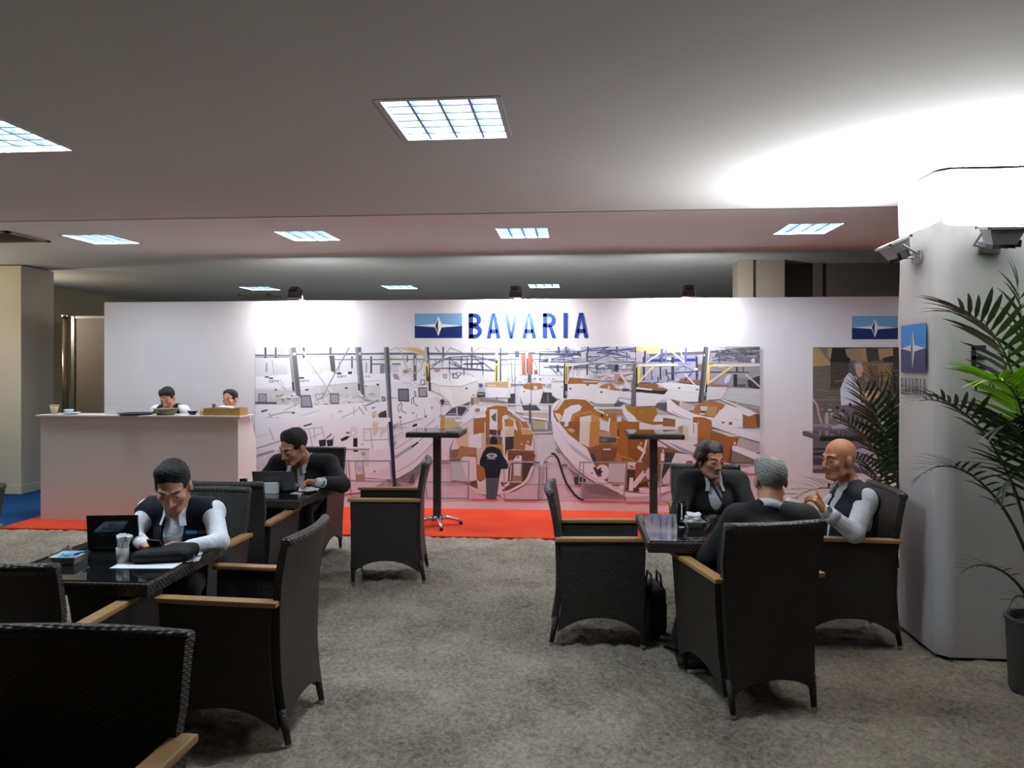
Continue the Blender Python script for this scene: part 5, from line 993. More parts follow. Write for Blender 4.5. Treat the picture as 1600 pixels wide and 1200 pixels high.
# ------------------------------------------------------------------ figures: smooth implicit bodies, one continuous surface each
def V3(p): return np.array(p, dtype=np.float32)
class Fig:
    def __init__(self): self.P = []
    def cap(self, a, b, r1, r2, m=0, k=.02): self.P.append(('c', V3(a), V3(b), r1, r2, m, k)); return self
    def ell(self, c_, r, Rm=None, m=0, k=.02): self.P.append(('e', V3(c_), V3(r), np.array(Rm, dtype=np.float32) if Rm is not None else np.eye(3, dtype=np.float32), 0, m, k)); return self
def pdist(pr, X):
    if pr[0] == 'c':
        a, b, r1, r2 = pr[1:5]; ab = b-a; L = float(ab@ab)+1e-9
        t = np.clip(((X-a)@ab)/L, 0, 1)
        return np.sqrt(((X-a-t[..., None]*ab)**2).sum(-1)) - (r1+(r2-r1)*t)
    c_, r, Rm = pr[1:4]; q = (X-c_)@Rm
    k0 = np.sqrt(((q/r)**2).sum(-1)); k1 = np.sqrt(((q/(r*r))**2).sum(-1))+1e-6
    return k0*(k0-1)/k1
def pbox(pr, pad):
    if pr[0] == 'c':
        a, b, r1, r2 = pr[1:5]; r = max(r1, r2)+pad
        return np.minimum(a, b)-r, np.maximum(a, b)+r
    r = float(max(pr[2]))+pad; return pr[1]-r, pr[1]+r
def net(fig, h, inflate=0.0, carve=(), planes=()):
    """returns vertices and quads of the zero surface of the smooth union of fig.P (surface nets)"""
    lo = np.min([pbox(p, inflate+.03)[0] for p in fig.P], 0); hi = np.max([pbox(p, inflate+.03)[1] for p in fig.P], 0)
    n = np.ceil((hi-lo)/h).astype(int)+1
    D = np.full(n, .5, dtype=np.float32)
    ax = [lo[i]+h*np.arange(n[i], dtype=np.float32) for i in range(3)]
    def sl(pr, pad):
        a, b = pbox(pr, pad); i0 = np.maximum(0, np.floor((a-lo)/h).astype(int)); i1 = np.minimum(n, np.ceil((b-lo)/h).astype(int)+1)
        s = tuple(slice(int(i0[i]), int(max(i1[i], i0[i]))) for i in range(3))
        X = np.stack(np.meshgrid(*[ax[i][s[i]] for i in range(3)], indexing='ij'), -1)
        return s, X
    for pr in fig.P:
        k = pr[6]; s, X = sl(pr, inflate+k+3*h)
        d = pdist(pr, X)-inflate; cur = D[s]; hh = np.clip(.5+.5*(cur-d)/k, 0, 1)
        D[s] = cur+(d-cur)*hh-k*hh*(1-hh)
    for pr in carve:
        s, X = sl(pr, pr[6]+2*h); d = pdist(pr, X); cur = D[s]; k = max(pr[6], 1e-4)
        hh = np.clip(.5-.5*(cur+d)/k, 0, 1); D[s] = cur+(-d-cur)*hh+k*hh*(1-hh)
    if planes:
        X = np.stack(np.meshgrid(*ax, indexing='ij'), -1)
        for pt, nn in planes: D = np.maximum(D, (X-V3(pt))@V3(nn))
    D[0], D[-1] = .5, .5; D[:, 0], D[:, -1] = .5, .5; D[:, :, 0], D[:, :, -1] = .5, .5
    neg = D < 0
    cs = [(i, j, k) for i in (0, 1) for j in (0, 1) for k in (0, 1)]
    cnt = np.zeros([m-1 for m in n], dtype=np.uint8)
    for i, j, k in cs: cnt += neg[i:n[0]-1+i, j:n[1]-1+j, k:n[2]-1+k]
    act = (cnt > 0) & (cnt < 8); cells = np.argwhere(act); idx = np.full(act.shape, -1, dtype=np.int32); idx[act] = np.arange(len(cells))
    val = {c_: D[cells[:, 0]+c_[0], cells[:, 1]+c_[1], cells[:, 2]+c_[2]] for c_ in cs}
    acc = np.zeros((len(cells), 3)); num = np.zeros(len(cells))
    for a in cs:
        for t in range(3):
            if a[t] == 1: continue
            b = list(a); b[t] = 1; b = tuple(b); da, db = val[a], val[b]; m = (da < 0) != (db < 0)
            tt = np.where(m, da/np.where(m, da-db, 1), 0); pos = np.array(a, float)[None]+tt[:, None]*(np.array(b)-np.array(a))[None]
            acc[m] += pos[m]; num[m] += 1
    v = lo+h*(cells+acc/num[:, None])
    Q = []
    for t in range(3):
        u, w = (t+1) % 3, (t+2) % 3
        s0 = [slice(1, -1)]*3; s1 = [slice(1, -1)]*3; s0[t] = slice(0, n[t]-1); s1[t] = slice(1, n[t])
        A = neg[tuple(s0)]; B = neg[tuple(s1)]; e_ = np.argwhere(A != B)
        if not len(e_): continue
        sgn = A[A != B]; base = e_.copy(); off = np.ones(3, int); off[t] = 0; base = base+off
        def ci(du, dw):
            c_ = base.copy(); c_[:, u] -= du; c_[:, w] -= dw; return idx[c_[:, 0], c_[:, 1], c_[:, 2]]
        q = np.stack([ci(1, 1), ci(0, 1), ci(0, 0), ci(1, 0)], -1); q[~sgn] = q[~sgn][:, ::-1]; Q.append(q)
    Q = np.concatenate(Q)
    return v, Q
def fig_obj(fig, name, mats, parent, h=.0055, inflate=0.0, carve=(), planes=(), m=None, tuft=0.0):
    v, q = net(fig, h, inflate, carve, planes); base = V3(parent.location)
    if tuft:
        c_ = v.mean(0); n_ = v-c_; n_ /= np.linalg.norm(n_, axis=1, keepdims=True)
        w = np.sin(v[:, 0]*310+np.sin(v[:, 1]*190)*1.7)*np.sin(v[:, 1]*270+np.sin(v[:, 2]*210)*1.5)+.6*np.sin(v[:, 2]*350+v[:, 0]*140)
        v = v+n_*(w*tuft)[:, None]
    mi = None
    if m is None:
        cen = v[q].mean(1); best = np.full(len(q), 9.0); mi = np.zeros(len(q), int)
        for pr in fig.P:
            d = pdist(pr, cen.astype(np.float32)); bt = d < best; best[bt] = d[bt]; mi[bt] = pr[5]
    me = np_mesh(name, v-base, q, mi)
    for mm in (mats if m is None else [m]): me.materials.append(mm)
    return link(me, name, None, parent)
def basis(f, up=(0, 0, 1)):
    f = Vector(f).normalized(); x = f.cross(Vector(up)).normalized(); z = x.cross(f).normalized()
    return np.array([[x.x, f.x, z.x], [x.y, f.y, z.y], [x.z, f.z, z.z]], dtype=np.float32)   # columns: right, forward, up
def headf(fig, c_, B, s=1.0, skin=0, lip=1, female=False):
    T = lambda x, y, z: V3(c_)+s*(B@np.array([x, y, z], dtype=np.float32))
    j = .86 if female else 1.0
    fig.ell(T(0, -.014, .032), np.array([.074, .094, .086])*s, B, skin, .02)
    fig.ell(T(0, .028, -.03), np.array([.060*j, .066, .078])*s, B, skin, .025)
    fig.cap(T(-.018*j, .066, -.098), T(.018*j, .066, -.098), .018*s, .018*s, skin, .02)              # chin
    for q in (-1, 1):
        fig.cap(T(q*.052*j, -.005, -.07), T(q*.022, .058, -.098), .018*s, .016*s, skin, .025)          # jaw line
        fig.ell(T(q*.040, .062, -.022), np.array([.022, .018, .018])*s, B, skin, .02)                  # cheek bone
        fig.cap(T(q*.014, .086, .022), T(q*.044, .072, .026), .010*s*(.72 if female else 1), .009*s*(.72 if female else 1), skin, .012)              # brow
        fig.ell(T(q*.076, -.008, -.012), np.array([.010, .020, .032])*s, B, skin, .006)                # ear
        fig.cap(T(q*.013, .094, -.042), T(q*.015, .086, -.044), .008*s, .006*s, skin, .008)            # nostril wing
        fig.cap(T(q*.030, .084, .002), T(q*.040, .080, .001), .008*s, .007*s, skin, .006)              # lid
    fig.cap(T(0, .090, .012), T(0, .104 if female else .110, -.034), .007*s, (.0095 if female else .012)*s, skin, .012)                           # nose
    ly = .081 if female else .0835
    fig.cap(T(-.019, ly-.003, -.0645), T(0, ly, -.063), .0045*s, .0058*s, lip, .006); fig.cap(T(0, ly, -.063), T(.019, ly-.003, -.0645), .0058*s, .0045*s, lip, .006)
    fig.cap(T(-.014, ly-.002, -.0735), T(.014, ly-.002, -.0735), .006*s, .006*s, lip, .006)
    return T
def eyes(parent, T, s, B, brow=None, down=0.0):
    base = Vector(parent.location)
    for q in (-1, 1):
        bm = bmesh.new(); bmesh.ops.create_uvsphere(bm, u_segments=10, v_segments=8, radius=.0090*s)
        ob = finish(bm, 'eye', M_eye, parent, Vector(T(q*.033, .0815, .0-down))-base, smooth=True)
        bm = bmesh.new(); bmesh.ops.create_uvsphere(bm, u_segments=8, v_segments=6, radius=.0062*s)
        finish(bm, 'iris', M_iris, ob, Vector(T(q*.033, .0865, -.001-down))-Vector(T(q*.033, .0815, .0-down)), smooth=True)
        if brow:
            bw = .6 if brow is M_hairb else 1.0
            bm = bmesh.new(); tube(bm, [Vector(T(q*.014, .0955, .024))-base, Vector(T(q*.032, .090, .031))-base, Vector(T(q*.050, .074, .026))-base], [.0035*s*bw, .004*s*bw, .002*s*bw], 6)
            finish(bm, 'eyebrow', brow, parent, smooth=True)
def handf(fig, w, d, n, side, curl=(25, 35, 30), spread=.0, skin=0, s=1.0, thumb=None):
    """w wrist, d towards the fingers, n out of the palm, side=+1 puts the thumb on d x n"""
    d = Vector(d).normalized(); n = Vector(n); n = (n-d*n.dot(d)).normalized(); t = d.cross(n)*side; w = Vector(w)
    ln = [.070, .079, .074, .058]
    for i in range(4):
        lat = (.031-.0205*i)*s; kn = w+d*(.088-.004*abs(i-1))*s+t*lat
        fig.cap(w+t*lat*.55+d*.012*s, kn, .0135*s, .0105*s, skin, .014)
        dirv = (d+t*spread*(1.5-i)*.1).normalized(); p0 = kn; a = 0
        for j, fr in enumerate((.45, .30, .25)):
            a += R(curl[j]+i*3); dv = dirv*math.cos(a)+n*math.sin(a); p1 = p0+dv*ln[i]*fr*s
            fig.cap(p0, p1, (.0092-.0009*j)*s, (.0083-.0009*j)*s, skin, .004); p0 = p1
    th = thumb or (d*.55+t*.75+n*.45); th = Vector(th).normalized()
    p0 = w+d*.02*s+t*.022*s; p1 = p0+th*.042*s; fig.cap(p0, p1, .0145*s, .0115*s, skin, .012)
    d2 = (th*.8+d*.6).normalized(); p2 = p1+d2*.032*s; fig.cap(p1, p2, .0108*s, .0095*s, skin, .004); d3 = (d2+n*.25).normalized(); fig.cap(p2, p2+d3*.026*s, .0095*s, .0075*s, skin, .004)
def torsof(fig, pel, chest, neck, shR, shL, m, wid=1.0):
    pel, chest, neck, shR, shL = map(lambda p: Vector(p), (pel, chest, neck, shR, shL)); lat = (shR-shL).normalized(); up = (neck-pel).normalized()
    for q in (-1, 1):
        fig.cap(pel+lat*q*.065*wid, chest+lat*q*.075*wid-up*.05, .108*wid, .112*wid, m, .04)
        fig.cap(chest+lat*q*.085-up*.03, (shR if q > 0 else shL)-up*.045-lat*q*.03, .095, .075, m, .04)
        sh = shR if q > 0 else shL
        fig.cap(neck-up*.005, sh, .050, .056, m, .03)
    fig.cap(shR, shL, .06, .06, m, .04); fig.cap(pel, chest, .12*wid, .125*wid, m, .04)
def armf(fig, sh, el, wr, m, r=(.056, .046, .034)):
    fig.cap(sh, el, r[0], r[1], m, .025); fig.cap(el, wr, r[1], r[2], m, .018)
def legsf(fig, pel, knees, ankles, toes, m, shoe):
    pel = Vector(pel); k0, k1 = Vector(knees[0]), Vector(knees[1]); lat = (k0-k1).normalized()
    for q, kn, an, to in ((1, k0, ankles[0], toes[0]), (-1, k1, ankles[1], toes[1])):
        hip = pel+lat*q*.085-Vector((0, 0, .02)); fig.cap(hip, kn, .088, .064, m, .03); fig.cap(kn, an, .060, .046, m, .02)
        a = Vector(an); fig.cap(a-Vector((0, 0, .025)), Vector(to), .040, .034, shoe, .015); fig.cap(a+(a-Vector(to)).normalized()*.03-Vector((0, 0, .04)), Vector(to), .033, .031, shoe, .01)
def neckf(fig, head, neck, B, skin, s=1.0):
    hb = V3(head)+s*(B@V3((0, -.022, -.06))); fig.cap(hb, neck, .052*s, .056*s, skin, .018)
def collar(fig, head, neck, B, m, s=1.0):
    """shirt collar: an open stand around the neck, a part of the person being built (t)"""
    base = Vector(t.location); nk = Vector(neck); hb = Vector(V3(head)+s*(B@V3((0, -.022, -.06)))); d = (hb-nk).normalized()
    fr = Vector(B[:, 1]); fr = (fr-d*fr.dot(d)).normalized(); la = d.cross(fr); bm = bmesh.new(); rows = []
    for k in range(25):
        a = R(48+264*k/24); u = fr*math.cos(a)+la*math.sin(a); bk = .5-.5*math.cos(a)
        rows.append([bm.verts.new(nk-base+d*z+u*r) for r, z in ((.066*s, -.012), (.061*s, .016+.016*bk), (.056*s, .016+.016*bk), (.060*s, -.012))])
    for p_, q_ in zip(rows, rows[1:]):
        for k in range(4): bm.faces.new((p_[k], p_[(k+1) % 4], q_[(k+1) % 4], q_[k]))
    bm.faces.new(rows[0][::-1]); bm.faces.new(rows[-1]); bmesh.ops.recalc_face_normals(bm, faces=bm.faces[:]); finish(bm, 'collar_stand', M_shirt, t, smooth=True)
def collar_wings(parent, chest, neck, shR, shL, front, s=1.0, open_=.05):
    nk, ch = Vector(neck), Vector(chest); up = (nk-ch).normalized(); fr = Vector(front); fr = (fr-up*fr.dot(up)).normalized(); lat = (Vector(shR)-Vector(shL)).normalized()
    for q in (-1, 1):
        p0 = nk+lat*q*.064*s-fr*.02+up*.034; p1 = nk+lat*q*.060*s+fr*.035*s+up*.012; p2 = nk+lat*q*open_+fr*.075*s-up*.028; p3 = nk+lat*q*(open_+.012)+fr*.098*s-up*.066
        strip(parent, 'collar', M_shirt, [p0, p1, p2, p3], .034*s, (lat*q*.75+fr*.6+up*.35).normalized(), .006)
def throat(fig, chest, neck, front, m, s=1.0):
    nk, ch = Vector(neck), Vector(chest); up = (nk-ch).normalized(); fr = Vector(front); fr = (fr-up*fr.dot(up)).normalized()
    fig.cap(nk+fr*.030*s+up*.03, nk+fr*.058*s-up*.022, .036*s, .014, m, .01)
def hair_obj(parent, T, s, B, m, top=1.0, face=(.104, -.002), nape=-.075, name='hair', extra=None, carve2=(), tuft=.0012, th=1.0, ears=True):
    f = Fig(); f.ell(T(0, -.017, .034), np.array([.0790, .0990, .0910*top])*s*th, B, 0, .02)
    f.cap(T(-.04, .012, .085*top), T(.04, .012, .085*top), .030*s, .030*s, 0, .03)
    if extra: extra(f)
    cv = Fig(); cv.ell(T(0, face[0], face[1]), np.array([.072, .080, .086])*s, B, 0, .010); cv.ell(T(0, .03, -.115), np.array([.15, .12, .085])*s, B, 0, .01)
    for q in (-1, 1): cv.ell(T(q*.052, .085, .040), np.array([.026, .040, .030])*s, B, 0, .012)
    for q in (-1, 1):
        if ears: cv.ell(T(q*.085, .002, -.03), np.array([.03, .032, .045])*s, B, 0, .008)
    cv.ell(T(0, -.02, nape-.09), np.array([.16, .2, .085])*s, B, 0, .006)
    for c2 in carve2: cv.P.append(c2)
    return fig_obj(f, name, None, parent, .005, 0, cv.P, (), m, tuft)
def strip(parent, name, m, pts, w, nrm, t=.003):
    """flat ribbon along pts (world), width w, facing nrm"""
    base = Vector(parent.location); bm = bmesh.new(); nrm = Vector(nrm).normalized(); P = [Vector(p)-base for p in pts]; rows = []
    for i, p in enumerate(P):
        d = (P[min(i+1, len(P)-1)]-P[max(i-1, 0)]).normalized(); u = d.cross(nrm).normalized()*w/2
        rows.append([bm.verts.new(p+u), bm.verts.new(p-u), bm.verts.new(p-u+nrm*t), bm.verts.new(p+u+nrm*t)])
    for a, b in zip(rows, rows[1:]):
        for k in range(4): bm.faces.new((a[k], a[(k+1) % 4], b[(k+1) % 4], b[k]))
    bm.faces.new(rows[0][::-1]); bm.faces.new(rows[-1]); bmesh.ops.recalc_face_normals(bm, faces=bm.faces[:])
    return finish(bm, name, m, parent)
def vest_obj(parent, pel, chest, neck, shR, shL, m, front, wid=1.0, open_=.055, name='vest', arm=.0):
    """sleeveless fleece over the torso, open in a V at the front"""
    f = Fig(); torsof(f, pel, chest, neck, shR, shL, 0, wid); nk = Vector(neck); fr = Vector(front).normalized(); ch = Vector(chest)
    up = (nk-ch).normalized(); fr = (fr-up*fr.dot(up)).normalized(); lat = (Vector(shR)-Vector(shL)).normalized()
    cv = Fig(); cv.cap(nk+fr*.07+up*.05, ch+fr*.15-up*.02, open_*1.25, open_*.75, 0, .006); cv.cap(ch+fr*.15-up*.02, ch+fr*.16-up*.22, open_*.75, open_*.35, 0, .006); cv.cap(nk+up*.018, nk+up*.12, .058, .085, 0, .006)
    for q, sh in ((1, shR), (-1, shL)):
        s_ = Vector(sh); cv.cap(s_+lat*q*(.058-arm)+up*.16, s_+lat*q*(.056-arm)-up*.18, .046+arm, .050+arm, 0, .006)
    return fig_obj(f, name, None, parent, .006, .011, cv.P, (), m)
def jacket_obj(parent, pel, chest, neck, shR, shL, arms, m, front, wid=1.0, open_=.05, low=.12):
    f = Fig(); torsof(f, pel, chest, neck, shR, shL, 0, wid)
    for a in arms: armf(f, *a, 0, (.060, .050, .040))
    nk = Vector(neck); fr = Vector(front).normalized(); ch = Vector(chest); up = (nk-ch).normalized(); fr = (fr-up*fr.dot(up)).normalized()
    cv = Fig(); cv.cap(nk+fr*.075+up*.03, ch+fr*.16+up*.02, open_*1.15, open_*.95, 0, .005); cv.cap(ch+fr*.16+up*.01, ch+fr*.17-up*low, open_*.9, open_*.25, 0, .005); cv.cap(nk+up*.02, nk+up*.12, .056, .08, 0, .006)
    return fig_obj(f, 'jacket', None, parent, .006, .011, cv.P, (), m)
BM = [None]*6
def mats(skin, shirt=None): return [skin, M_lip, shirt or M_shirt, M_trous, M_shoe]
SK, LP, SH, TR, SO = range(5)
def mid(a, b, t=.5): return tuple(Vector(a).lerp(Vector(b), t))

# ---- young man with the phone, left table ----------------------------------------------
t = thing('person', 'young man in navy vest and white shirt bent over his phone', 'person', (-2.2, 4.17, 0))
pel, chest, neck, shR, shL = (-2.20, 4.19, .53), (-2.15, 3.905, .775), (-2.14, 3.85, .945), (-2.325, 3.88, .905), (-1.955, 3.86, .905)
B = basis((.26, -.78, -.50), (0.1, -.4, 1)); hd = (-2.095, 3.71, 1.072); s = 1.08; f = Fig()
T = headf(f, hd, B, s); neckf(f, hd, neck, B, SK, s); torsof(f, pel, chest, neck, shR, shL, SH, 1.08); collar(f, hd, neck, B, SH, s); throat(f, chest, neck, (0, -1, 0), SK)
elR, wrR, elL, wrL = (-2.325, 3.73, .80), (-2.18, 3.585, .792), (-1.80, 3.63, .80), (-1.885, 3.50, .808)
armf(f, shR, elR, wrR, SH); armf(f, shL, elL, wrL, SH)
handf(f, wrL, (-1, -.10, .16), (-.15, -.3, -1), -1, (18, 38, 30), 0, SK, 1.0); handf(f, wrR, (.9, -.5, -.02), (0, -.1, -1), 1, (10, 20, 18), 0, SK)
legsf(f, pel, ((-2.33, 3.80, .52), (-2.06, 3.80, .52)), ((-2.34, 3.86, .10), (-2.05, 3.88, .10)), ((-2.35, 3.72, .045), (-2.04, 3.74, .045)), TR, SO)
fig_obj(f, 'body', mats(M_skin), t); eyes(t, T, s, B, M_hair)
hair_obj(t, T, s, B, M_hair, 1.05, extra=lambda F: F.cap(T(-.03, .03, .10), T(.03, .028, .102), .022*s, .020*s, 0, .03))
vest_obj(t, pel, chest, neck, shR, shL, M_navy, (.1, -1, 0), 1.08, open_=.062); collar_wings(t, chest, neck, shR, shL, (.1, -1, 0), s)
strip(t, 'chest_badge', mat('badge_blue', (60, 140, 200), .6), [(-2.055, 3.765, .815), (-1.995, 3.77, .815)], .018, (0.1, -.9, .3)); strip(t, 'badge_text', mat('badge_grey', (96, 100, 116), .7), [(-1.990, 3.77, .815), (-1.935, 3.785, .815)], .018, (.1, -.9, .3))
# ---- man with glasses and laptop ---------------------------------------------------------
t = thing('person', 'man with glasses in a black suit leaning over a laptop', 'person', (-2.36, 6.25, 0))
pel, chest, neck, shR, shL = (-2.36, 6.27, .54), (-2.165, 5.77, .795), (-2.14, 5.68, .965), (-2.32, 5.66, .925), (-1.96, 5.80, .91)
B = basis((-.42, -.72, -.42), (0, -.3, 1)); hd = (-2.145, 5.52, 1.085); s = 1.12; f = Fig()
T = headf(f, hd, B, s); neckf(f, hd, neck, B, SK, s); torsof(f, pel, chest, neck, shR, shL, SH, 1.05); collar(f, hd, neck, B, SH, s)
elR, wrR, elL, wrL = (-2.44, 5.66, .80), (-2.27, 5.60, .80), (-1.80, 5.64, .77), (-1.915, 5.44, .82)
handf(f, wrL, (-1, -.25, .06), (-.1, -.5, -.9), -1, (30, 45, 35), 0, SK, 1.05); handf(f, wrR, (.7, -.7, -.1), (0, -.1, -1), 1, (15, 25, 20), 0, SK)
armf(f, shR, elR, wrR, SH); armf(f, shL, elL, wrL, SH)
legsf(f, pel, ((-2.50, 5.92, .52), (-2.20, 5.92, .52)), ((-2.52, 6.0, .10), (-2.19, 6.0, .10)), ((-2.53, 5.86, .045), (-2.16, 5.85, .045)), TR, SO)
fig_obj(f, 'body', mats(M_skin), t); eyes(t, T, s, B, M_hair); hair_obj(t, T, s, B, M_hair, .98)
jacket_obj(t, pel, chest, neck, shR, shL, ((shR, elR, mid(elR, wrR, .85)), (shL, elL, mid(elL, wrL, .72))), M_suit, (-.1, -1, 0), 1.05, .075); collar_wings(t, chest, neck, shR, shL, (-.1, -1, 0), s)
base = Vector(t.location)
g = bpy.data.objects.new('spectacles', None)
bm = bmesh.new()
for q in (-1, 1):
    ring_ = [Vector(T(q*.033+.020*math.cos(a), .098-.004*abs(math.cos(a)), .0+.013*math.sin(a)))-base for a in [2*math.pi*k/12 for k in range(13)]]; tube(bm, ring_, .0012, 5, False)
    tube(bm, [Vector(T(q*.053, .093, .006))-base, Vector(T(q*.076, .04, .006))-base, Vector(T(q*.079, -.01, .0))-base], .0016, 5)
tube(bm, [Vector(T(-.013, .099, .004))-base, Vector(T(.013, .099, .004))-base], .0014, 5); finish(bm, 'spectacles', M_black, t)
nf = Vector((-.1, -.99, -.05)).normalized()
strip(t, 'necktie', mat('tie_dark', (70, 60, 40), .5, var=.4, vscale=60), [Vector(neck)+nf*.062, Vector(neck).lerp(Vector(chest), .35)+nf*.128, Vector(chest)+nf*.138], .045, nf, .008)
bm = bmesh.new(); wv = Vector(wrL)-base; dv = (Vector(elL)-Vector(wrL)).normalized(); tube(bm, [wv+dv*.005, wv+dv*.025], .036, 14); finish(bm, 'wristwatch', M_alu, t); bm = bmesh.new(); tube(bm, [wv+dv*.028, wv+dv*.058], .042, 14); finish(bm, 'shirt_cuff', M_shirt, t)
# ---- woman in the black blazer -----------------------------------------------------------
t = thing('person', 'woman in black blazer and white shirt with brown hair tied back', 'person', (1.01, 5.48, 0))
pel, chest, neck, shR, shL = (1.01, 5.52, .53), (.98, 5.29, .765), (.972, 5.25, .925), (.81, 5.27, .885), (1.155, 5.29, .885)
B = basis((.42, -.86, -.16)); hd = (.945, 5.17, 1.06); s = 1.04; f = Fig()
T = headf(f, hd, B, s, female=True); neckf(f, hd, neck, B, SK, .9); torsof(f, pel, chest, neck, shR, shL, SH, .95); collar(f, hd, neck, B, SH, .95); throat(f, chest, neck, (.05, -1, 0), SK, .95)
elR, wrR, elL, wrL = (.72, 5.13, .665), (.90, 5.04, .60), (1.22, 5.14, .665), (1.08, 5.04, .60)
armf(f, shR, elR, wrR, SH, (.05, .042, .03)); armf(f, shL, elL, wrL, SH, (.05, .042, .03))
handf(f, wrR, (.8, -.3, -.2), (0, 0, -1), 1, (15, 25, 20), 0, SK, .92); handf(f, wrL, (-.8, -.3, -.2), (0, 0, -1), -1, (15, 25, 20), 0, SK, .92)
legsf(f, pel, ((.90, 5.06, .50), (1.12, 5.06, .50)), ((.92, 5.10, .10), (1.10, 5.10, .10)), ((.92, 4.96, .045), (1.10, 4.96, .045)), TR, SO)
fig_obj(f, 'body', mats(M_skin), t); eyes(t, T, s, B, M_hairb)
hair_obj(t, T, s, B, M_hairb, .96, (.112, -.016), -.10, tuft=.0008, th=1.02, ears=False, extra=lambda F: (F.ell(T(0, -.11, .0), np.array([.045, .04, .05])*s, B, 0, .02), F.cap(T(-.068, .0, .02), T(-.062, -.045, -.07), .026*s, .022*s, 0, .02), F.cap(T(.068, .0, .02), T(.062, -.045, -.07), .026*s, .022*s, 0, .02)))
jacket_obj(t, pel, chest, neck, shR, shL, ((shR, elR, mid(elR, wrR, .9)), (shL, elL, mid(elL, wrL, .9))), M_suit, (.05, -1, 0), .95, .062, .2); collar_wings(t, chest, neck, shR, shL, (.05, -1, 0), .95, .042)
nf = Vector((.05, -.9, .25)).normalized()
strip(t, 'lanyard', mat('lanyard_navy', (34, 36, 52), .6), [Vector(neck)+nf*.075+Vector((-.055, 0, .01)), Vector(neck).lerp(Vector(chest), .5)+nf*.118+Vector((-.02, 0, 0)), Vector(chest)+nf*.142+Vector((.045, 0, -.05))], .017, nf, .004)
# ---- grey-haired man seen from behind ------------------------------------------------------
t = thing('person', 'grey-haired man in a black jacket seen from behind', 'person', (.93, 3.93, 0))
pel, chest, neck, shR, shL = (.93, 3.93, .53), (.985, 3.93, .78), (1.03, 3.965, .955), (1.215, 3.99, .895), (.865, 3.96, .895)
B = basis((-.12, .98, -.10)); hd = (1.05, 4.03, 1.095); s = 1.05; f = Fig()
T = headf(f, hd, B, s); neckf(f, hd, neck, B, SK, 1.08); torsof(f, pel, chest, neck, shR, shL, SH, 1.02); collar(f, hd, neck, B, SH, 1.1)
elR, wrR, elL, wrL = (1.24, 4.14, .70), (1.05, 4.26, .80), (.735, 4.03, .68), (.66, 4.20, .63)
armf(f, shR, elR, wrR, SH); armf(f, shL, elL, wrL, SH); handf(f, wrR, (-.7, .7, 0), (0, 0, -1), -1, (15, 25, 20), 0, SK); handf(f, wrL, (.1, .9, -.1), (0, 0, -1), 1, (15, 25, 20), 0, SK, .96)
legsf(f, pel, ((1.02, 4.34, .51), (.72, 4.32, .51)), ((1.02, 4.20, .10), (.62, 4.40, .10)), ((1.04, 4.32, .045), (.56, 4.52, .045)), TR, SO)
fig_obj(f, 'body', mats(M_skin), t); eyes(t, T, s, B, M_hairg)
hair_obj(t, T, s, B, M_hairg, .97, th=.975, face=(.112, .012), nape=-.082, carve2=[('e', V3(T(.012, -.055, .128)), V3((.030, .034, .030))*np.float32(s), B, 0, 0, .006)])
jacket_obj(t, pel, chest, neck, shR, shL, ((shR, elR, mid(elR, wrR, .9)), (shL, elL, mid(elL, wrL, .9))), M_suit, (-.12, .9, .2), 1.04, .05)
# ---- bald man in the vest ------------------------------------------------------------------
t = thing('person', 'bald man in navy vest and white shirt gesturing with raised hand', 'person', (1.72, 4.84, 0))
pel, chest, neck, shR, shL = (1.74, 4.85, .53), (1.765, 4.84, .78), (1.752, 4.83, .955), (1.785, 5.01, .88), (1.79, 4.66, .89)
B = basis((-.93, -.36, -.07)); hd = (1.672, 4.79, 1.115); s = 1.07; f = Fig()
T = headf(f, hd, B, s); neckf(f, hd, neck, B, SK, 1.08); torsof(f, pel, chest, neck, shR, shL, SH, 1.03); collar(f, hd, neck, B, SH, 1.08); throat(f, chest, neck, (-1, -.1, 0), SK)
elL, wrL, elR, wrR = (1.675, 4.55, .70), (1.50, 4.52, .835), (1.62, 5.06, .70), (1.42, 4.98, .80)
armf(f, shL, elL, wrL, SH, (.058, .056, .040)); armf(f, shR, elR, wrR, SH)
handf(f, wrL, (-.55, -.02, .75), (-.6, .5, -.4), 1, (35, 55, 40), .4, SK, 1.08, thumb=(-.1, .1, 1)); handf(f, wrR, (-.9, -.3, -.1), (0, 0, -1), 1, (15, 25, 20), 0, SK)
legsf(f, pel, ((1.33, 4.96, .51), (1.33, 4.72, .51)), ((1.38, 4.96, .10), (1.38, 4.72, .10)), ((1.24, 4.97, .045), (1.24, 4.71, .045)), TR, SO)
fig_obj(f, 'body', mats(M_skin2), t); eyes(t, T, s, B, M_hair)
vest_obj(t, pel, chest, neck, shR, shL, M_navy, (-1, -.05, 0), 1.03, .05); collar_wings(t, chest, neck, shR, shL, (-1, -.05, 0), 1.08)
base = Vector(t.location); bm = bmesh.new(); wv = Vector(wrL)-base; dv = (Vector(elL)-Vector(wrL)).normalized(); tube(bm, [wv-dv*.012, wv+dv*.014], .034, 14); o = finish(bm, 'wristwatch', M_black, t, smooth=True)
bm = bmesh.new(); n_ = Vector((.3, -.8, .5)).normalized(); tube(bm, [wv+n_*.030, wv+n_*.042], .017, 14); finish(bm, 'watch_face', M_chrome, o)
bm = bmesh.new(); tube(bm, [wv+dv*.02, wv+dv*.07], [.047, .048], 16); finish(bm, 'shirt_cuff', M_shirt, t, smooth=True)
strip(t, 'chest_badge', mat('badge_blue', (60, 140, 200), .6), [(1.615, 4.735, .80), (1.655, 4.69, .785)], .02, (-.8, -.55, .1))
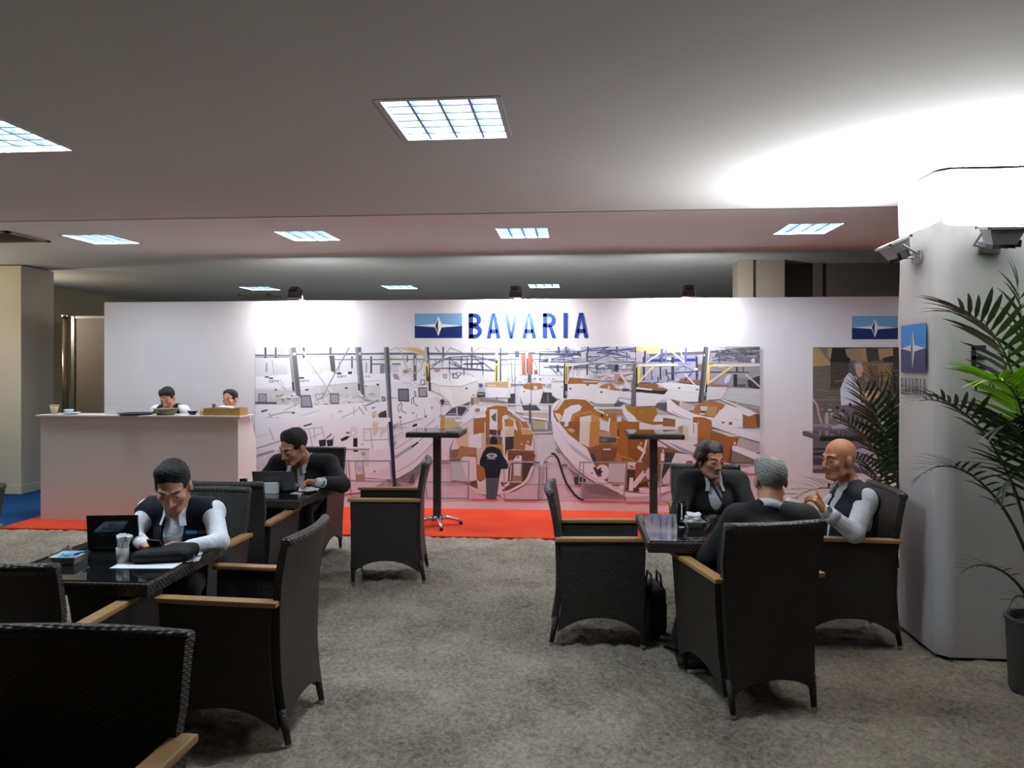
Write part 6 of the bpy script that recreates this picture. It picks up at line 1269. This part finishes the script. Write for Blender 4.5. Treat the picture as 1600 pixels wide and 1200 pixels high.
# ---- bar man and woman behind the counter ----------------------------------------------------
t = thing('person', 'man in black waistcoat looking down behind the bar counter', 'person', (-4.715, 8.36, 0))
pel, chest, neck, shR, shL = (-4.715, 8.37, .66), (-4.715, 8.32, 1.02), (-4.705, 8.27, 1.215), (-4.885, 8.29, 1.175), (-4.545, 8.29, 1.175)
B = basis((.10, -.80, -.55), (0, -.4, 1)); hd = (-4.68, 8.17, 1.335); s = 1.0; f = Fig()
T = headf(f, hd, B, s); neckf(f, hd, neck, B, SK, s); torsof(f, pel, chest, neck, shR, shL, SH); collar(f, hd, neck, B, SH, s)
elR, wrR, elL, wrL = (-4.97, 8.27, .90), (-4.88, 8.14, .96), (-4.46, 8.27, .90), (-4.55, 8.14, .96)
armf(f, shR, elR, wrR, SH); armf(f, shL, elL, wrL, SH); handf(f, wrR, (.8, -.5, 0), (0, 0, -1), 1, (15, 25, 20), 0, SK); handf(f, wrL, (-.8, -.5, 0), (0, 0, -1), -1, (15, 25, 20), 0, SK)
legsf(f, pel, ((-4.82, 8.24, .40), (-4.60, 8.24, .40)), ((-4.82, 8.40, .10), (-4.60, 8.40, .10)), ((-4.82, 8.27, .05), (-4.60, 8.27, .05)), TR, SO)
fig_obj(f, 'body', mats(M_skin), t, .007); eyes(t, T, s, B, M_hair); hair_obj(t, T, s, B, M_hair, 1.0); vest_obj(t, pel, chest, neck, shR, shL, M_suit, (0, -.95, .1), name='waistcoat', arm=.035)
t = thing('person', 'dark-haired woman peering over the wooden box on the counter', 'person', (-3.955, 8.36, 0))
pel, chest, neck, shR, shL = (-3.955, 8.37, .62), (-3.955, 8.31, .95), (-3.955, 8.26, 1.16), (-4.11, 8.28, 1.08), (-3.80, 8.28, 1.08)
B = basis((-.10, -.98, -.12)); hd = (-3.942, 8.20, 1.318); s = .95; f = Fig()
T = headf(f, hd, B, s, female=True); neckf(f, hd, neck, B, SK, .9); torsof(f, pel, chest, neck, shR, shL, SH, .92); collar(f, hd, neck, B, SH, .92)
elR, wrR, elL, wrL = (-4.17, 8.25, .86), (-4.06, 8.14, .90), (-3.74, 8.25, .86), (-3.85, 8.14, .90)
armf(f, shR, elR, wrR, SH); armf(f, shL, elL, wrL, SH); handf(f, wrR, (.8, -.5, 0), (0, 0, -1), 1, (15, 25, 20), 0, SK, .9); handf(f, wrL, (-.8, -.5, 0), (0, 0, -1), -1, (15, 25, 20), 0, SK, .9)
legsf(f, pel, ((-4.05, 8.24, .38), (-3.86, 8.24, .38)), ((-4.05, 8.40, .10), (-3.86, 8.40, .10)), ((-4.05, 8.27, .05), (-3.86, 8.27, .05)), TR, SO)
fig_obj(f, 'body', mats(M_skin), t, .007); eyes(t, T, s, B, M_hair); hair_obj(t, T, s, B, M_hair, .96, (.106, .012), extra=lambda F: F.ell(T(0, -.10, .05), np.array([.04, .04, .04])*s, B, 0, .02)); vest_obj(t, pel, chest, neck, shR, shL, M_suit, (0, -.95, .1), .92, name='waistcoat')
# ------------------------------------------------------------------ potted palms
M_leaf = mat('palm_leaf', (36, 62, 30), .45, var=.2, vscale=9); M_lime = mat('young_lit_palm_leaf', (168, 232, 44), .45, var=.15, vscale=9); M_stem = mat('palm_stem', (74, 92, 40), .6)  # lime: young leaf green, brightened to stand for lamp light falling on it
for _m in (M_leaf, M_lime):
    _b = _m.node_tree.nodes['Principled BSDF']; _b.inputs['Subsurface Weight'].default_value = 0.0
bm = bmesh.new(); st = [(0, .012, 0), (.25, .05, .012), (.55, .045, -.01), (.8, .026, -.06), (1.0, .0, -.13)]; rows = []
for x, w, z in st: rows.append([bm.verts.new((x, -w*.5, z+.25*w)), bm.verts.new((x, 0, z)), bm.verts.new((x, w*.5, z+.25*w))] if w else [bm.verts.new((x, 0, z))])
for a, b in zip(rows, rows[1:]):
    if len(b) == 3:
        for k in range(2): bm.faces.new((a[k], b[k], b[k+1], a[k+1]))
    else:
        for k in range(2): bm.faces.new((a[k], b[0], a[k+1]))
leaf_me = bpy.data.meshes.new('leaflet'); bm.to_mesh(leaf_me); bm.free(); leaf_me.materials.append(M_leaf); leaf_me.polygons.foreach_set('use_smooth', [True]*len(leaf_me.polygons))
lime_me = leaf_me.copy(); lime_me.materials.clear(); lime_me.materials.append(M_lime)
def bez(a, b, c_, d, t): return a*(1-t)**3+b*3*t*(1-t)**2+c_*3*t*t*(1-t)+d*t**3
def palm(name, label, loc, fronds, pot, rs):
    t = thing(name, label, 'plant', loc); base = Vector(loc); rr = random.Random(rs)
    r0, r1, hgt, mp = pot
    bm = bmesh.new(); lathe(bm, [(0, 0), (r0, 0), (r1, hgt), (r1+.008, hgt+.004), (r1+.008, hgt+.02), (r1-.012, hgt+.02), (r1-.02, hgt-.03), (0, hgt-.03)], 28); finish(bm, 'pot', mp, t, smooth=False)
    bm = bmesh.new(); lathe(bm, [(0, hgt-.02), (r1-.03, hgt-.024), (r1-.022, hgt-.04)], 20); finish(bm, 'soil', mat('soil', (40, 30, 24), .95, bump=.6, bscale=60), t)
    for i, (tip, midp, nleaf, ll, young) in enumerate(fronds):
        a = Vector((rr.uniform(-.05, .05), rr.uniform(-.05, .05), hgt-.03)); d = Vector(tip)-base; m_p = Vector(midp)-base
        c1 = Vector((a.x+(m_p.x-a.x)*.25, a.y+(m_p.y-a.y)*.25, a.z+(m_p.z-a.z)*.75)); c2 = m_p+(m_p-c1)*.12
        pts = [bez(a, c1, c2, d, k/16) for k in range(17)]
        bm = bmesh.new(); tube(bm, pts, [.011-.009*k/16 for k in range(17)], 6); fr = finish(bm, 'frond', M_stem, t, smooth=True)
        for k in range(nleaf):
            u = .38+.62*(k//2+.5)/(nleaf/2); p = bez(a, c1, c2, d, u); tg = (bez(a, c1, c2, d, min(1, u+.02))-bez(a, c1, c2, d, u-.02)).normalized()
            side = tg.cross(Vector((0, 0, 1)))
            side = side.normalized() if side.length > .1 else Vector((1, 0, 0)); q = 1 if k % 2 else -1; upv = side.cross(tg)
            fw = .35+.75*((u-.38)/.62)**1.5; dirv = (side*q+tg*fw+upv*rr.uniform(.15, .45)).normalized()
            if k >= nleaf-2: dirv = (tg+side*q*.12).normalized()
            yv = upv.cross(dirv).normalized(); zv = dirv.cross(yv)
            L = ll*(.55+.6*math.sin(math.pi*min(1, (u-.30)/.72)))*rr.uniform(.88, 1.1)
            o = bpy.data.objects.new('leaflet', lime_me if young else leaf_me); C.objects.link(o); o.parent = fr
            o.matrix_local = Matrix.Translation(p) @ Matrix(((dirv.x, yv.x, zv.x), (dirv.y, yv.y, zv.y), (dirv.z, yv.z, zv.z))).to_4x4() @ Matrix.Diagonal((L, L*1.75, L, 1))
    return t
palm('potted_palm', 'tall potted palm with one lime green frond before the wrapped column', (2.44, 4.07, 0),
     [((1.93, 3.92, 1.97), (2.28, 3.98, 1.90), 34, .32, False), ((2.37, 4.15, 2.14), (2.40, 4.1, 1.72), 26, .28, False), ((2.02, 3.74, 1.63), (2.24, 3.85, 1.62), 46, .27, True),
      ((1.80, 4.0, 1.52), (2.09, 4.03, 1.53), 34, .24, False), ((1.77, 3.90, 1.15), (1.99, 3.95, 1.27), 30, .16, False), ((1.94, 3.88, .65), (2.10, 3.95, .74), 16, .10, False),
      ((2.19, 3.90, .47), (2.24, 3.94, .58), 10, .08, False), ((2.50, 3.92, 1.85), (2.48, 4.0, 1.55), 8, .28, False), ((2.14, 3.86, 1.40), (2.30, 3.95, 1.44), 34, .28, False), ((2.24, 4.18, 1.90), (2.36, 4.12, 1.6), 8, .26, False), ((2.72, 3.95, 1.40), (2.55, 4.02, 1.45), 6, .26, False), ((2.12, 3.80, 1.12), (2.28, 3.92, 1.28), 20, .24, False), ((2.26, 3.74, 1.28), (2.36, 3.9, 1.36), 30, .24, False)],
     (.14, .155, .36, mat('pot_grey', (70, 68, 68), .5)), 3)
palm('potted_palm', 'bushy potted palm half hidden behind the wrapped column', (2.36, 5.42, 0),
     [((1.98, 5.28, 1.55), (2.18, 5.36, 1.25), 32, .26, False), ((2.12, 5.40, 1.62), (2.28, 5.4, 1.3), 32, .26, False), ((2.30, 5.48, 1.60), (2.34, 5.44, 1.3), 32, .26, False), ((1.86, 5.25, 1.32), (2.10, 5.32, 1.20), 32, .24, False),
      ((2.42, 5.60, 1.42), (2.40, 5.5, 1.2), 30, .24, False), ((1.46, 5.16, .76), (1.80, 5.26, .98), 30, .20, False), ((1.87, 5.22, 1.08), (2.08, 5.3, 1.04), 32, .22, False), ((2.05, 5.18, 1.38), (2.20, 5.3, 1.15), 30, .24, False), ((2.45, 5.70, 1.15), (2.42, 5.55, 1.1), 24, .22, False), ((1.98, 5.50, .95), (2.15, 5.45, .95), 26, .2, False)],
     (.13, .15, .27, mat('pot_white', (206, 202, 202), .5)), 9)

# ------------------------------------------------------------------ laptops
def laptop(loc, rz, w, d, tilt, label, lidm):
    """screen side faces local +y, the lid's back faces -y"""
    t = thing('laptop', label, 'laptop', loc, rz)
    bm = bmesh.new(); bx(bm, (0, d/2, .009), (w, d, .016), bevel=.003); finish(bm, 'base', M_black, t)
    bm = bmesh.new()
    for i in range(11):
        for j in range(4): bx(bm, (-w*.42+i*w*.084, d*.30+j*d*.13, .019), (w*.07, d*.1, .003))
    finish(bm, 'keyboard', mat('keys', (30, 30, 32), .6), t)
    rot = Matrix.Rotation(tilt, 3, 'X')
    bm = bmesh.new(); bx(bm, (0, 0, d*.5), (w, .008, d*.98), bevel=.003); bmesh.ops.rotate(bm, cent=(0, 0, 0), matrix=rot, verts=bm.verts); bmesh.ops.translate(bm, vec=(0, .0, .014), verts=bm.verts)
    ld = finish(bm, 'lid', lidm, t)
    bm = bmesh.new(); bx(bm, (0, .0052, d*.51), (w*.92, .001, d*.84)); bmesh.ops.rotate(bm, cent=(0, 0, 0), matrix=rot, verts=bm.verts); bmesh.ops.translate(bm, vec=(0, .0, .014), verts=bm.verts); finish(bm, 'screen', mat('screen_dark', (40, 60, 80), .2), ld)
    bm = bmesh.new(); tube(bm, [(-w*.4, 0, .016), (w*.4, 0, .016)], .007, 8); finish(bm, 'hinge', M_black, t)
    bm = bmesh.new(); bx(bm, (w/2, 0, d*.5), (.003, .009, d*.96)); bmesh.ops.rotate(bm, cent=(0, 0, 0), matrix=rot, verts=bm.verts); bmesh.ops.translate(bm, vec=(0, 0, .014), verts=bm.verts); finish(bm, 'edge_trim', M_chrome, ld)
    return t
M_gloss = mat('glossy_lid', (34, 34, 36), .08, 0, spec=.8)
laptop((-2.35, 3.60, .751), R(8), .255, .175, R(6), 'small glossy black laptop with raised lid before the young man', M_gloss)
laptop((-2.245, 5.40, .751), R(3), .32, .15, R(16), 'dark grey laptop with raised lid before the man with glasses', mat('grey_lid', (92, 92, 94), .25, .5))
# ------------------------------------------------------------------ table ware
def napkin_holder(loc, rz, w, h, d, label, n=4, name='napkin_holder'):
    t = thing(name, label, 'napkin holder', loc, rz)
    bm = bmesh.new()
    for s_ in (-1, 1): bx(bm, (0, s_*d/2, h/2), (w, .004, h), bevel=.0015)
    bx(bm, (0, 0, .003), (w, d, .006)); finish(bm, 'holder', M_white, t)
    bm = bmesh.new()
    for k in range(n): bx(bm, (random.uniform(-.003, .003), -d*.35+k*d*.7/(n-1), h*.53), (w*.93, .003, h*1.0), (R(random.uniform(-4, 4)), R(random.uniform(-3, 3)), 0))
    o = finish(bm, 'napkins', M_paper, t); o['kind'] = 'stuff'
    return t
t = thing('napkin_cup', 'clear cup of upright white napkins on the left table', 'napkin holder', (-2.165, 3.385, .751))
bm = bmesh.new(); lathe(bm, [(0, 0), (.026, 0), (.030, .075), (.028, .075), (.024, .003), (0, .003)], 16); finish(bm, 'cup', mat('frosted_cup', (214, 210, 206), .3, trans=.3), t, smooth=True)
for k in range(5):
    bm = bmesh.new(); a = k*1.3; x, y = .010*math.cos(a), .010*math.sin(a)
    pts = [(x, y, .006), (x*1.2, y*1.2, .06), (x*2.0+.004, y*2.0, .10), (x*3.2+.008, y*3+.002, .122+.006*(k % 3))]
    bmv = []
    for j, p_ in enumerate(pts):
        wv = .012+.004*j; c_, s_ = math.cos(a+1.57), math.sin(a+1.57); bmv.append((bm.verts.new((p_[0]-c_*wv, p_[1]-s_*wv, p_[2])), bm.verts.new((p_[0]+c_*wv*.2, p_[1]+s_*wv*.2, p_[2]+.004)), bm.verts.new((p_[0]+c_*wv, p_[1]+s_*wv, p_[2]-.002))))
    for u_, v_ in zip(bmv, bmv[1:]):
        for q in range(2): bm.faces.new((u_[q], u_[q+1], v_[q+1], v_[q]))
    o = finish(bm, 'napkin', M_paper, t); md = o.modifiers.new('thick', 'SOLIDIFY'); md.thickness = .004
def square_bowl(loc, rz, a, b, h, label):
    t = thing('square_bowl', label, 'bowl', loc, rz); bm = bmesh.new()
    def rg_(s_, z): return [bm.verts.new((x*s_, y*s_, z)) for x, y in ((-1, -1), (1, -1), (1, 1), (-1, 1))]
    rs_ = [rg_(b, 0), rg_(a, h), rg_(a-.005, h), rg_(b-.003, .006)]
    for u_, v_ in zip(rs_, rs_[1:]):
        for k in range(4): bm.faces.new((u_[k], u_[(k+1) % 4], v_[(k+1) % 4], v_[k]))
    bm.faces.new(rs_[0][::-1]); bm.faces.new(rs_[-1]); finish(bm, 'bowl_body', M_white, t)
    bm = bmesh.new()
    for s_ in (-1, 1): bx(bm, (s_*(a-.002), 0, h), (.006, 2*a, .004)); bx(bm, (0, s_*(a-.002), h), (2*a, .006, .004))
    finish(bm, 'rim', M_white, t); return t
square_bowl((-2.425, 3.37, .751), R(6), .062, .042, .038, 'white square bowl of blue sachets on the left table')
M_sach = mat('sachet_blue', (70, 150, 190), .4, var=.35, vscale=50)
sm = None
for k, (x, y, z, rz, rx) in enumerate([(-.03, .02, .026, 10, 20), (.0, .025, .03, 60, -15), (.03, .01, .028, 120, 18), (-.02, -.02, .026, 150, -20), (.02, -.02, .03, 30, 25), (.0, .0, .038, 80, 10), (.045, .03, .042, 20, -20)]):
    if sm is None:
        bm = bmesh.new(); bx(bm, (0, 0, 0), (.05, .032, .006), bevel=.0025); bx(bm, (.028, 0, 0), (.008, .032, .0015)); bx(bm, (-.028, 0, 0), (.008, .032, .0015)); o = finish(bm, 'sugar_sachet', M_sach); sm = o.data
    else: o = link(sm, 'sugar_sachet')
    o.location = (-2.425+x, 3.37+y, .751+z); o.rotation_euler = (R(rx), R(rx*.5), R(rz)); tag(o, 'blue sugar sachet heaped in the white square bowl', 'sachet', 'blue sachets in the square bowl')
# black pouch, papers, phone, mouse, cable
t = thing('black_pouch', 'soft black zip pouch lying on papers on the left table', 'pouch', (-1.985, 3.40, .753))
f = Fig(); c0 = Vector(t.location); f.cap(c0+Vector((-.10, -.02, .028)), c0+Vector((.10, .03, .030)), .030, .032, 0, .03); f.cap(c0+Vector((-.08, .03, .035)), c0+Vector((.12, .075, .040)), .032, .034, 0, .03); f.cap(c0+Vector((.04, .06, .06)), c0+Vector((.13, .08, .058)), .022, .018, 0, .02)
fig_obj(f, 'pouch_body', None, t, .006, 0, (), ((tuple(c0), (0, 0, -1)),), mat('black_nylon', (13, 13, 15), .75, bump=.4, bscale=18))
bm = bmesh.new(); tube(bm, [(-.09, -.045, .045), (0, -.035, .056), (.10, -.0, .055)], .0035, 6); finish(bm, 'zip', M_black, t)
bm = bmesh.new(); tube(bm, [(.13, .05, .04), (.155, .03, .03), (.16, .0, .008), (.15, -.01, .004)], .003, 6); finish(bm, 'zip_cord', M_black, t)
def sheet_obj(name, loc, rz, w, d, label, curl=.0):
    Zs = np.zeros((9, 7)); xs = np.linspace(-w/2, w/2, 9); ys = np.linspace(-d/2, d/2, 7); Xs, Ys = np.meshgrid(xs, ys, indexing='ij'); Zs = curl*(Xs/w)**2+.0008+curl*.4*np.sin(Ys*30)*.2+curl*.1
    o = link(grid_mesh(name, Xs, Ys, Zs), name, M_paper, None, loc, (0, 0, R(rz))); md = o.modifiers.new('thick', 'SOLIDIFY'); md.thickness = .0012; return tag(o, label, 'paper')
sheet_obj('paper_sheet', (-2.02, 3.345, .7505), 4, .30, .10, 'white sheets sticking out under the black pouch', .004)
sheet_obj('paper_sheet', (-1.895, 3.52, .7505), 20, .10, .20, 'white paper at the table edge under the young man\'s forearm', .003)
t = thing('smartphone', 'dark smartphone held over the table by the young man', 'phone', (-2.045, 3.465, .818), R(15)); t.rotation_euler = (R(-38), R(6), R(12))
bm = bmesh.new(); bx(bm, (0, 0, 0), (.062, .118, .009), bevel=.003); finish(bm, 'case', M_black, t)
bm = bmesh.new(); bx(bm, (0, 0, .005), (.056, .104, .001)); finish(bm, 'screen', mat('screen_dark', (40, 60, 80), .2), t)
t = thing('computer_mouse', 'dark computer mouse beside the small laptop', 'mouse', (-2.55, 3.52, .7505), R(20))
f = Fig(); c0 = Vector(t.location); f.ell(c0+Vector((0, 0, .004)), (.030, .05, .030), None, 0, .01); fig_obj(f, 'shell', None, t, .005, 0, (), ((tuple(c0), (0, 0, -1)),), mat('mouse_grey', (40, 40, 44), .4))
bm = bmesh.new(); tube(bm, [(-.004, .03, .030), (.004, .03, .030)], .006, 8); finish(bm, 'wheel', M_black, t)
bm = bmesh.new(); tube(bm, [(-2.50, 3.70, .752), (-2.60, 3.45, .753), (-2.58, 3.12, .755), (-2.55, 3.06, .745), (-2.50, 3.045, .66), (-2.36, 3.05, .45), (-2.28, 3.06, .2), (-2.26, 3.07, .01), (-2.2, 3.2, .004)], .003, 6)
tag(finish(bm, 'laptop_cable', M_black, smooth=True), 'thin black cable hanging down from the left table', 'cable')
# middle table
napkin_holder((-2.265, 5.34, .751), R(2), .135, .075, .045, 'white napkin holder before the grey laptop', 5)
t = thing('crumpled_napkin', 'crumpled white napkin beside the hand with the watch', 'napkin', (-1.985, 5.42, .751))
rg2 = np.random.default_rng(8); Xs, Ys = np.meshgrid(np.linspace(-.07, .07, 12), np.linspace(-.05, .05, 10), indexing='ij'); Zs = value_noise(12, 10, 3, rg2)*.035+.03*np.exp(-((Xs/.04)**2+(Ys/.03)**2)); o = link(grid_mesh('napkin_cloth', Xs, Ys, Zs), 'napkin_cloth', M_paper, t); o.modifiers.new('thick', 'SOLIDIFY').thickness = .0015
sheet_obj('note_sheet', (-2.04, 5.34, .7505), -12, .10, .07, 'small white note at the edge of the middle table', .003)
bm = bmesh.new(); bx(bm, (0, 0, .006), (.075, .02, .010), bevel=.004); tag(finish(bm, 'black_pen_case', M_black, None, (-1.975, 5.34, .7505), (0, 0, R(20))), 'small black case beside the crumpled napkin', 'case')
def tumbler(loc, r, h, label, water=0):
    t = thing('drinking_glass', label, 'glass', loc)
    bm = bmesh.new(); lathe(bm, [(0, 0), (r*.85, 0), (r, h), (r-.002, h), (r*.85-.002, .008), (0, .008)], 20); finish(bm, 'glass_body', M_clear, t, smooth=True)
    if water: bm = bmesh.new(); lathe(bm, [(0, .009), (r*.82, .009), (r*.88, water), (0, water)], 20); finish(bm, 'water', M_clear, t, smooth=True)
tumbler((-2.50, 5.42, .751), .03, .09, 'empty drinking glass left of the grey laptop')
tumbler((.640, 4.41, .751), .030, .145, 'tall water glass on the right-hand table', .06)
# right table
t = thing('coffee_cup', 'small white cup behind the napkin bowl on the right table', 'cup', (.70, 4.56, .751))
bm = bmesh.new(); lathe(bm, [(0, 0), (.022, 0), (.036, .055), (.033, .055), (.02, .004), (0, .004)], 20); finish(bm, 'cup_body', M_white, t, smooth=True)
bm = bmesh.new(); tube(bm, [(.033, 0, .045), (.052, 0, .04), (.05, 0, .018), (.026, 0, .014)], .004, 8); finish(bm, 'handle', M_white, t)
bm = bmesh.new(); lathe(bm, [(0, .04), (.029, .04)], 16); finish(bm, 'coffee', mat('coffee', (50, 30, 18), .2), t)
square_bowl((.70, 4.40, .751), R(14), .058, .036, .042, 'white square bowl with napkins on the right-hand table')
t = thing('folded_napkins', 'white napkins folded over the bowl on the right-hand table', 'napkin', (.70, 4.40, .785))
for k in range(4):
    Xs, Ys = np.meshgrid(np.linspace(-.05, .05, 9), np.linspace(-.04, .04, 8), indexing='ij'); Zs = .018*(1-(Xs/.05)**2)+value_noise(9, 8, 3, rg2)*.016+.008*k
    o = link(grid_mesh('napkin', Xs, Ys, Zs), 'napkin', M_paper, t, (0, 0, 0), (R(random.uniform(-10, 10)), R(-12+8*k), R(35*k))); o.modifiers.new('thick', 'SOLIDIFY').thickness = .002
t = thing('spectacles', 'folded dark spectacles lying on the right-hand table', 'glasses', (.86, 4.54, .752), R(-20))
bm = bmesh.new()
for q in (-1, 1): tube(bm, [(q*.034+.026*math.cos(2*math.pi*k/14), 0, .022+.019*math.sin(2*math.pi*k/14)) for k in range(15)], .0022, 6, False)
tube(bm, [(-.008, 0, .03), (.008, 0, .03)], .002, 6); finish(bm, 'frame', M_black, t)
for q in (-1, 1):
    bm = bmesh.new(); tube(bm, [(q*.06, 0, .03), (q*.055, .06, .012), (q*.02, .10, .004)], .0022, 6); finish(bm, 'temple', M_black, t)
# bag by the right table
t = thing('black_bag', 'black shoulder bag standing on the carpet by the right table', 'bag', (.52, 4.80, 0), R(5))
bm = bmesh.new(); bx(bm, (0, 0, .15), (.11, .28, .30), bevel=.03); finish(bm, 'bag_body', mat('black_nylon', (13, 13, 15), .75), t, smooth=True)
for s_ in (-1, 1):
    bm = bmesh.new(); tube(bm, [(s_*.035, -.08, .28), (s_*.03, -.06, .37), (s_*.03, .06, .37), (s_*.035, .08, .28)], .007, 8); finish(bm, 'handle', M_black, t, smooth=True)
bm = bmesh.new(); bx(bm, (.058, 0, .12), (.012, .2, .16), bevel=.005); finish(bm, 'front_pocket', M_black, t)
# ------------------------------------------------------------------ things on the counter
CT = 1.161
def cup(loc, r0, r1, h, m, label, name='paper_cup'):
    t = thing(name, label, 'cup', loc); bm = bmesh.new(); lathe(bm, [(0, 0), (r0, 0), (r1, h), (r1-.003, h), (r0-.003, .004), (0, .004)], 18); finish(bm, 'cup_wall', m, t, smooth=True)
    bm = bmesh.new(); tube(bm, [((r1)*math.cos(2*math.pi*k/18), r1*math.sin(2*math.pi*k/18), h) for k in range(19)], .003, 6, False); finish(bm, 'rolled_rim', m, t)
M_beige = mat('beige_cup', (206, 180, 146), .6)
cup((-5.79, 7.80, CT), .027, .046, .10, M_beige, 'beige flared paper cup at the left end of the counter')
cup((-4.065, 7.80, CT), .026, .034, .085, mat('pale_cup', (214, 196, 172), .6), 'pale beige paper cup left of the wooden box')
napkin_holder((-5.105, 7.79, CT), 0, .135, .085, .05, 'white napkin holder on the counter left of the tray', 5)
t = thing('serving_tray', 'thin dark round serving tray on the bar counter', 'tray', (-4.83, 7.80, CT)); bm = bmesh.new(); lathe(bm, [(0, 0), (.155, 0), (.18, .014), (.182, .018), (.178, .018), (.153, .004), (0, .004)], 30); finish(bm, 'tray_disc', mat('tray_dark', (34, 34, 38), .4), t, smooth=True)
bm = bmesh.new(); tube(bm, [(.18*math.cos(2*math.pi*k/30), .18*math.sin(2*math.pi*k/30), .017) for k in range(31)], .0035, 6, False); finish(bm, 'rim', M_black, t)
t = thing('bread_basket', 'brown woven basket on the counter before the bar man', 'basket', (-4.48, 7.79, CT)); M_bask = weave_mat('basket_cane', (146, 126, 92), (84, 70, 48), .7, .02, .012)
bm = bmesh.new(); lathe(bm, [(0, 0), (.09, 0), (.125, .065), (.118, .065), (.086, .006), (0, .006)], 26); uv_box(bm); finish(bm, 'basket_wall', M_bask, t, smooth=True)
bm = bmesh.new(); tube(bm, [(.124*math.cos(2*math.pi*k/26), .124*math.sin(2*math.pi*k/26), .066) for k in range(27)], .006, 6, False); uv_box(bm); finish(bm, 'braided_rim', M_bask, t)
t = thing('glass_dish', 'small clear glass dish right of the basket', 'dish', (-4.19, 7.82, CT)); bm = bmesh.new(); lathe(bm, [(0, 0), (.03, 0), (.055, .045), (.052, .045), (.028, .005), (0, .005)], 20); finish(bm, 'dish_body', M_clear, t, smooth=True); bm = bmesh.new(); lathe(bm, [(0, .006), (.03, .006), (.042, .028), (0, .034)], 14); finish(bm, 'sweets', mat('dish_fill', (190, 206, 222), .5), t)
t = thing('wooden_box', 'shallow wooden box at the right end of the counter', 'box', (-3.80, 7.80, CT)); M_boxw = mat('box_wood', (176, 136, 66), .5, var=.12, vscale=10, stretch=(1, 6, 6))
for nm, c_, s_ in (('front_board', (0, -.09, .04), (.41, .012, .08)), ('rear_board', (0, .09, .04), (.41, .012, .08)), ('end_board', (-.2, 0, .04), (.012, .17, .08)), ('end_board', (.2, 0, .04), (.012, .17, .08)), ('bottom_board', (0, 0, .005), (.40, .17, .01))):
    bm = bmesh.new(); bx(bm, c_, s_, bevel=.002); finish(bm, nm, M_boxw, t)
bm = bmesh.new(); bx(bm, (.01, 0, .075), (.14, .1, .016), (R(4), R(3), 0)); tag(finish(bm, 'paper_stack', M_paper, None, (-3.80, 7.80, CT+.012)), 'white paper slips lying in the wooden box', 'paper')
t = thing('blue_tea_box', 'small blue packet standing in the wooden box', 'packet', (-3.945, 7.83, CT+.012)); bm = bmesh.new(); bx(bm, (0, 0, .055), (.04, .03, .11), bevel=.003); finish(bm, 'packet_body', mat('packet_blue', (110, 150, 190), .5), t); bm = bmesh.new(); bx(bm, (0, 0, .113), (.042, .032, .008)); finish(bm, 'packet_lid', M_white, t)
t = thing('saucer_stack', 'small white saucers with a glass bowl near the left counter end', 'saucers', (-5.60, 7.80, CT))
for k in range(2): bm = bmesh.new(); lathe(bm, [(0, 0), (.05, .002), (.085, .014), (.083, .016), (.048, .005), (0, .004)], 22); finish(bm, 'saucer', M_white, t, (.02*k, 0, .006*k), smooth=True)
bm = bmesh.new(); lathe(bm, [(0, .012), (.03, .012), (.055, .05), (.052, .05), (.028, .016), (0, .016)], 20); finish(bm, 'small_bowl', mat('pale_blue_glass', (190, 212, 228), .2), t, (-.02, 0, .004), smooth=True)
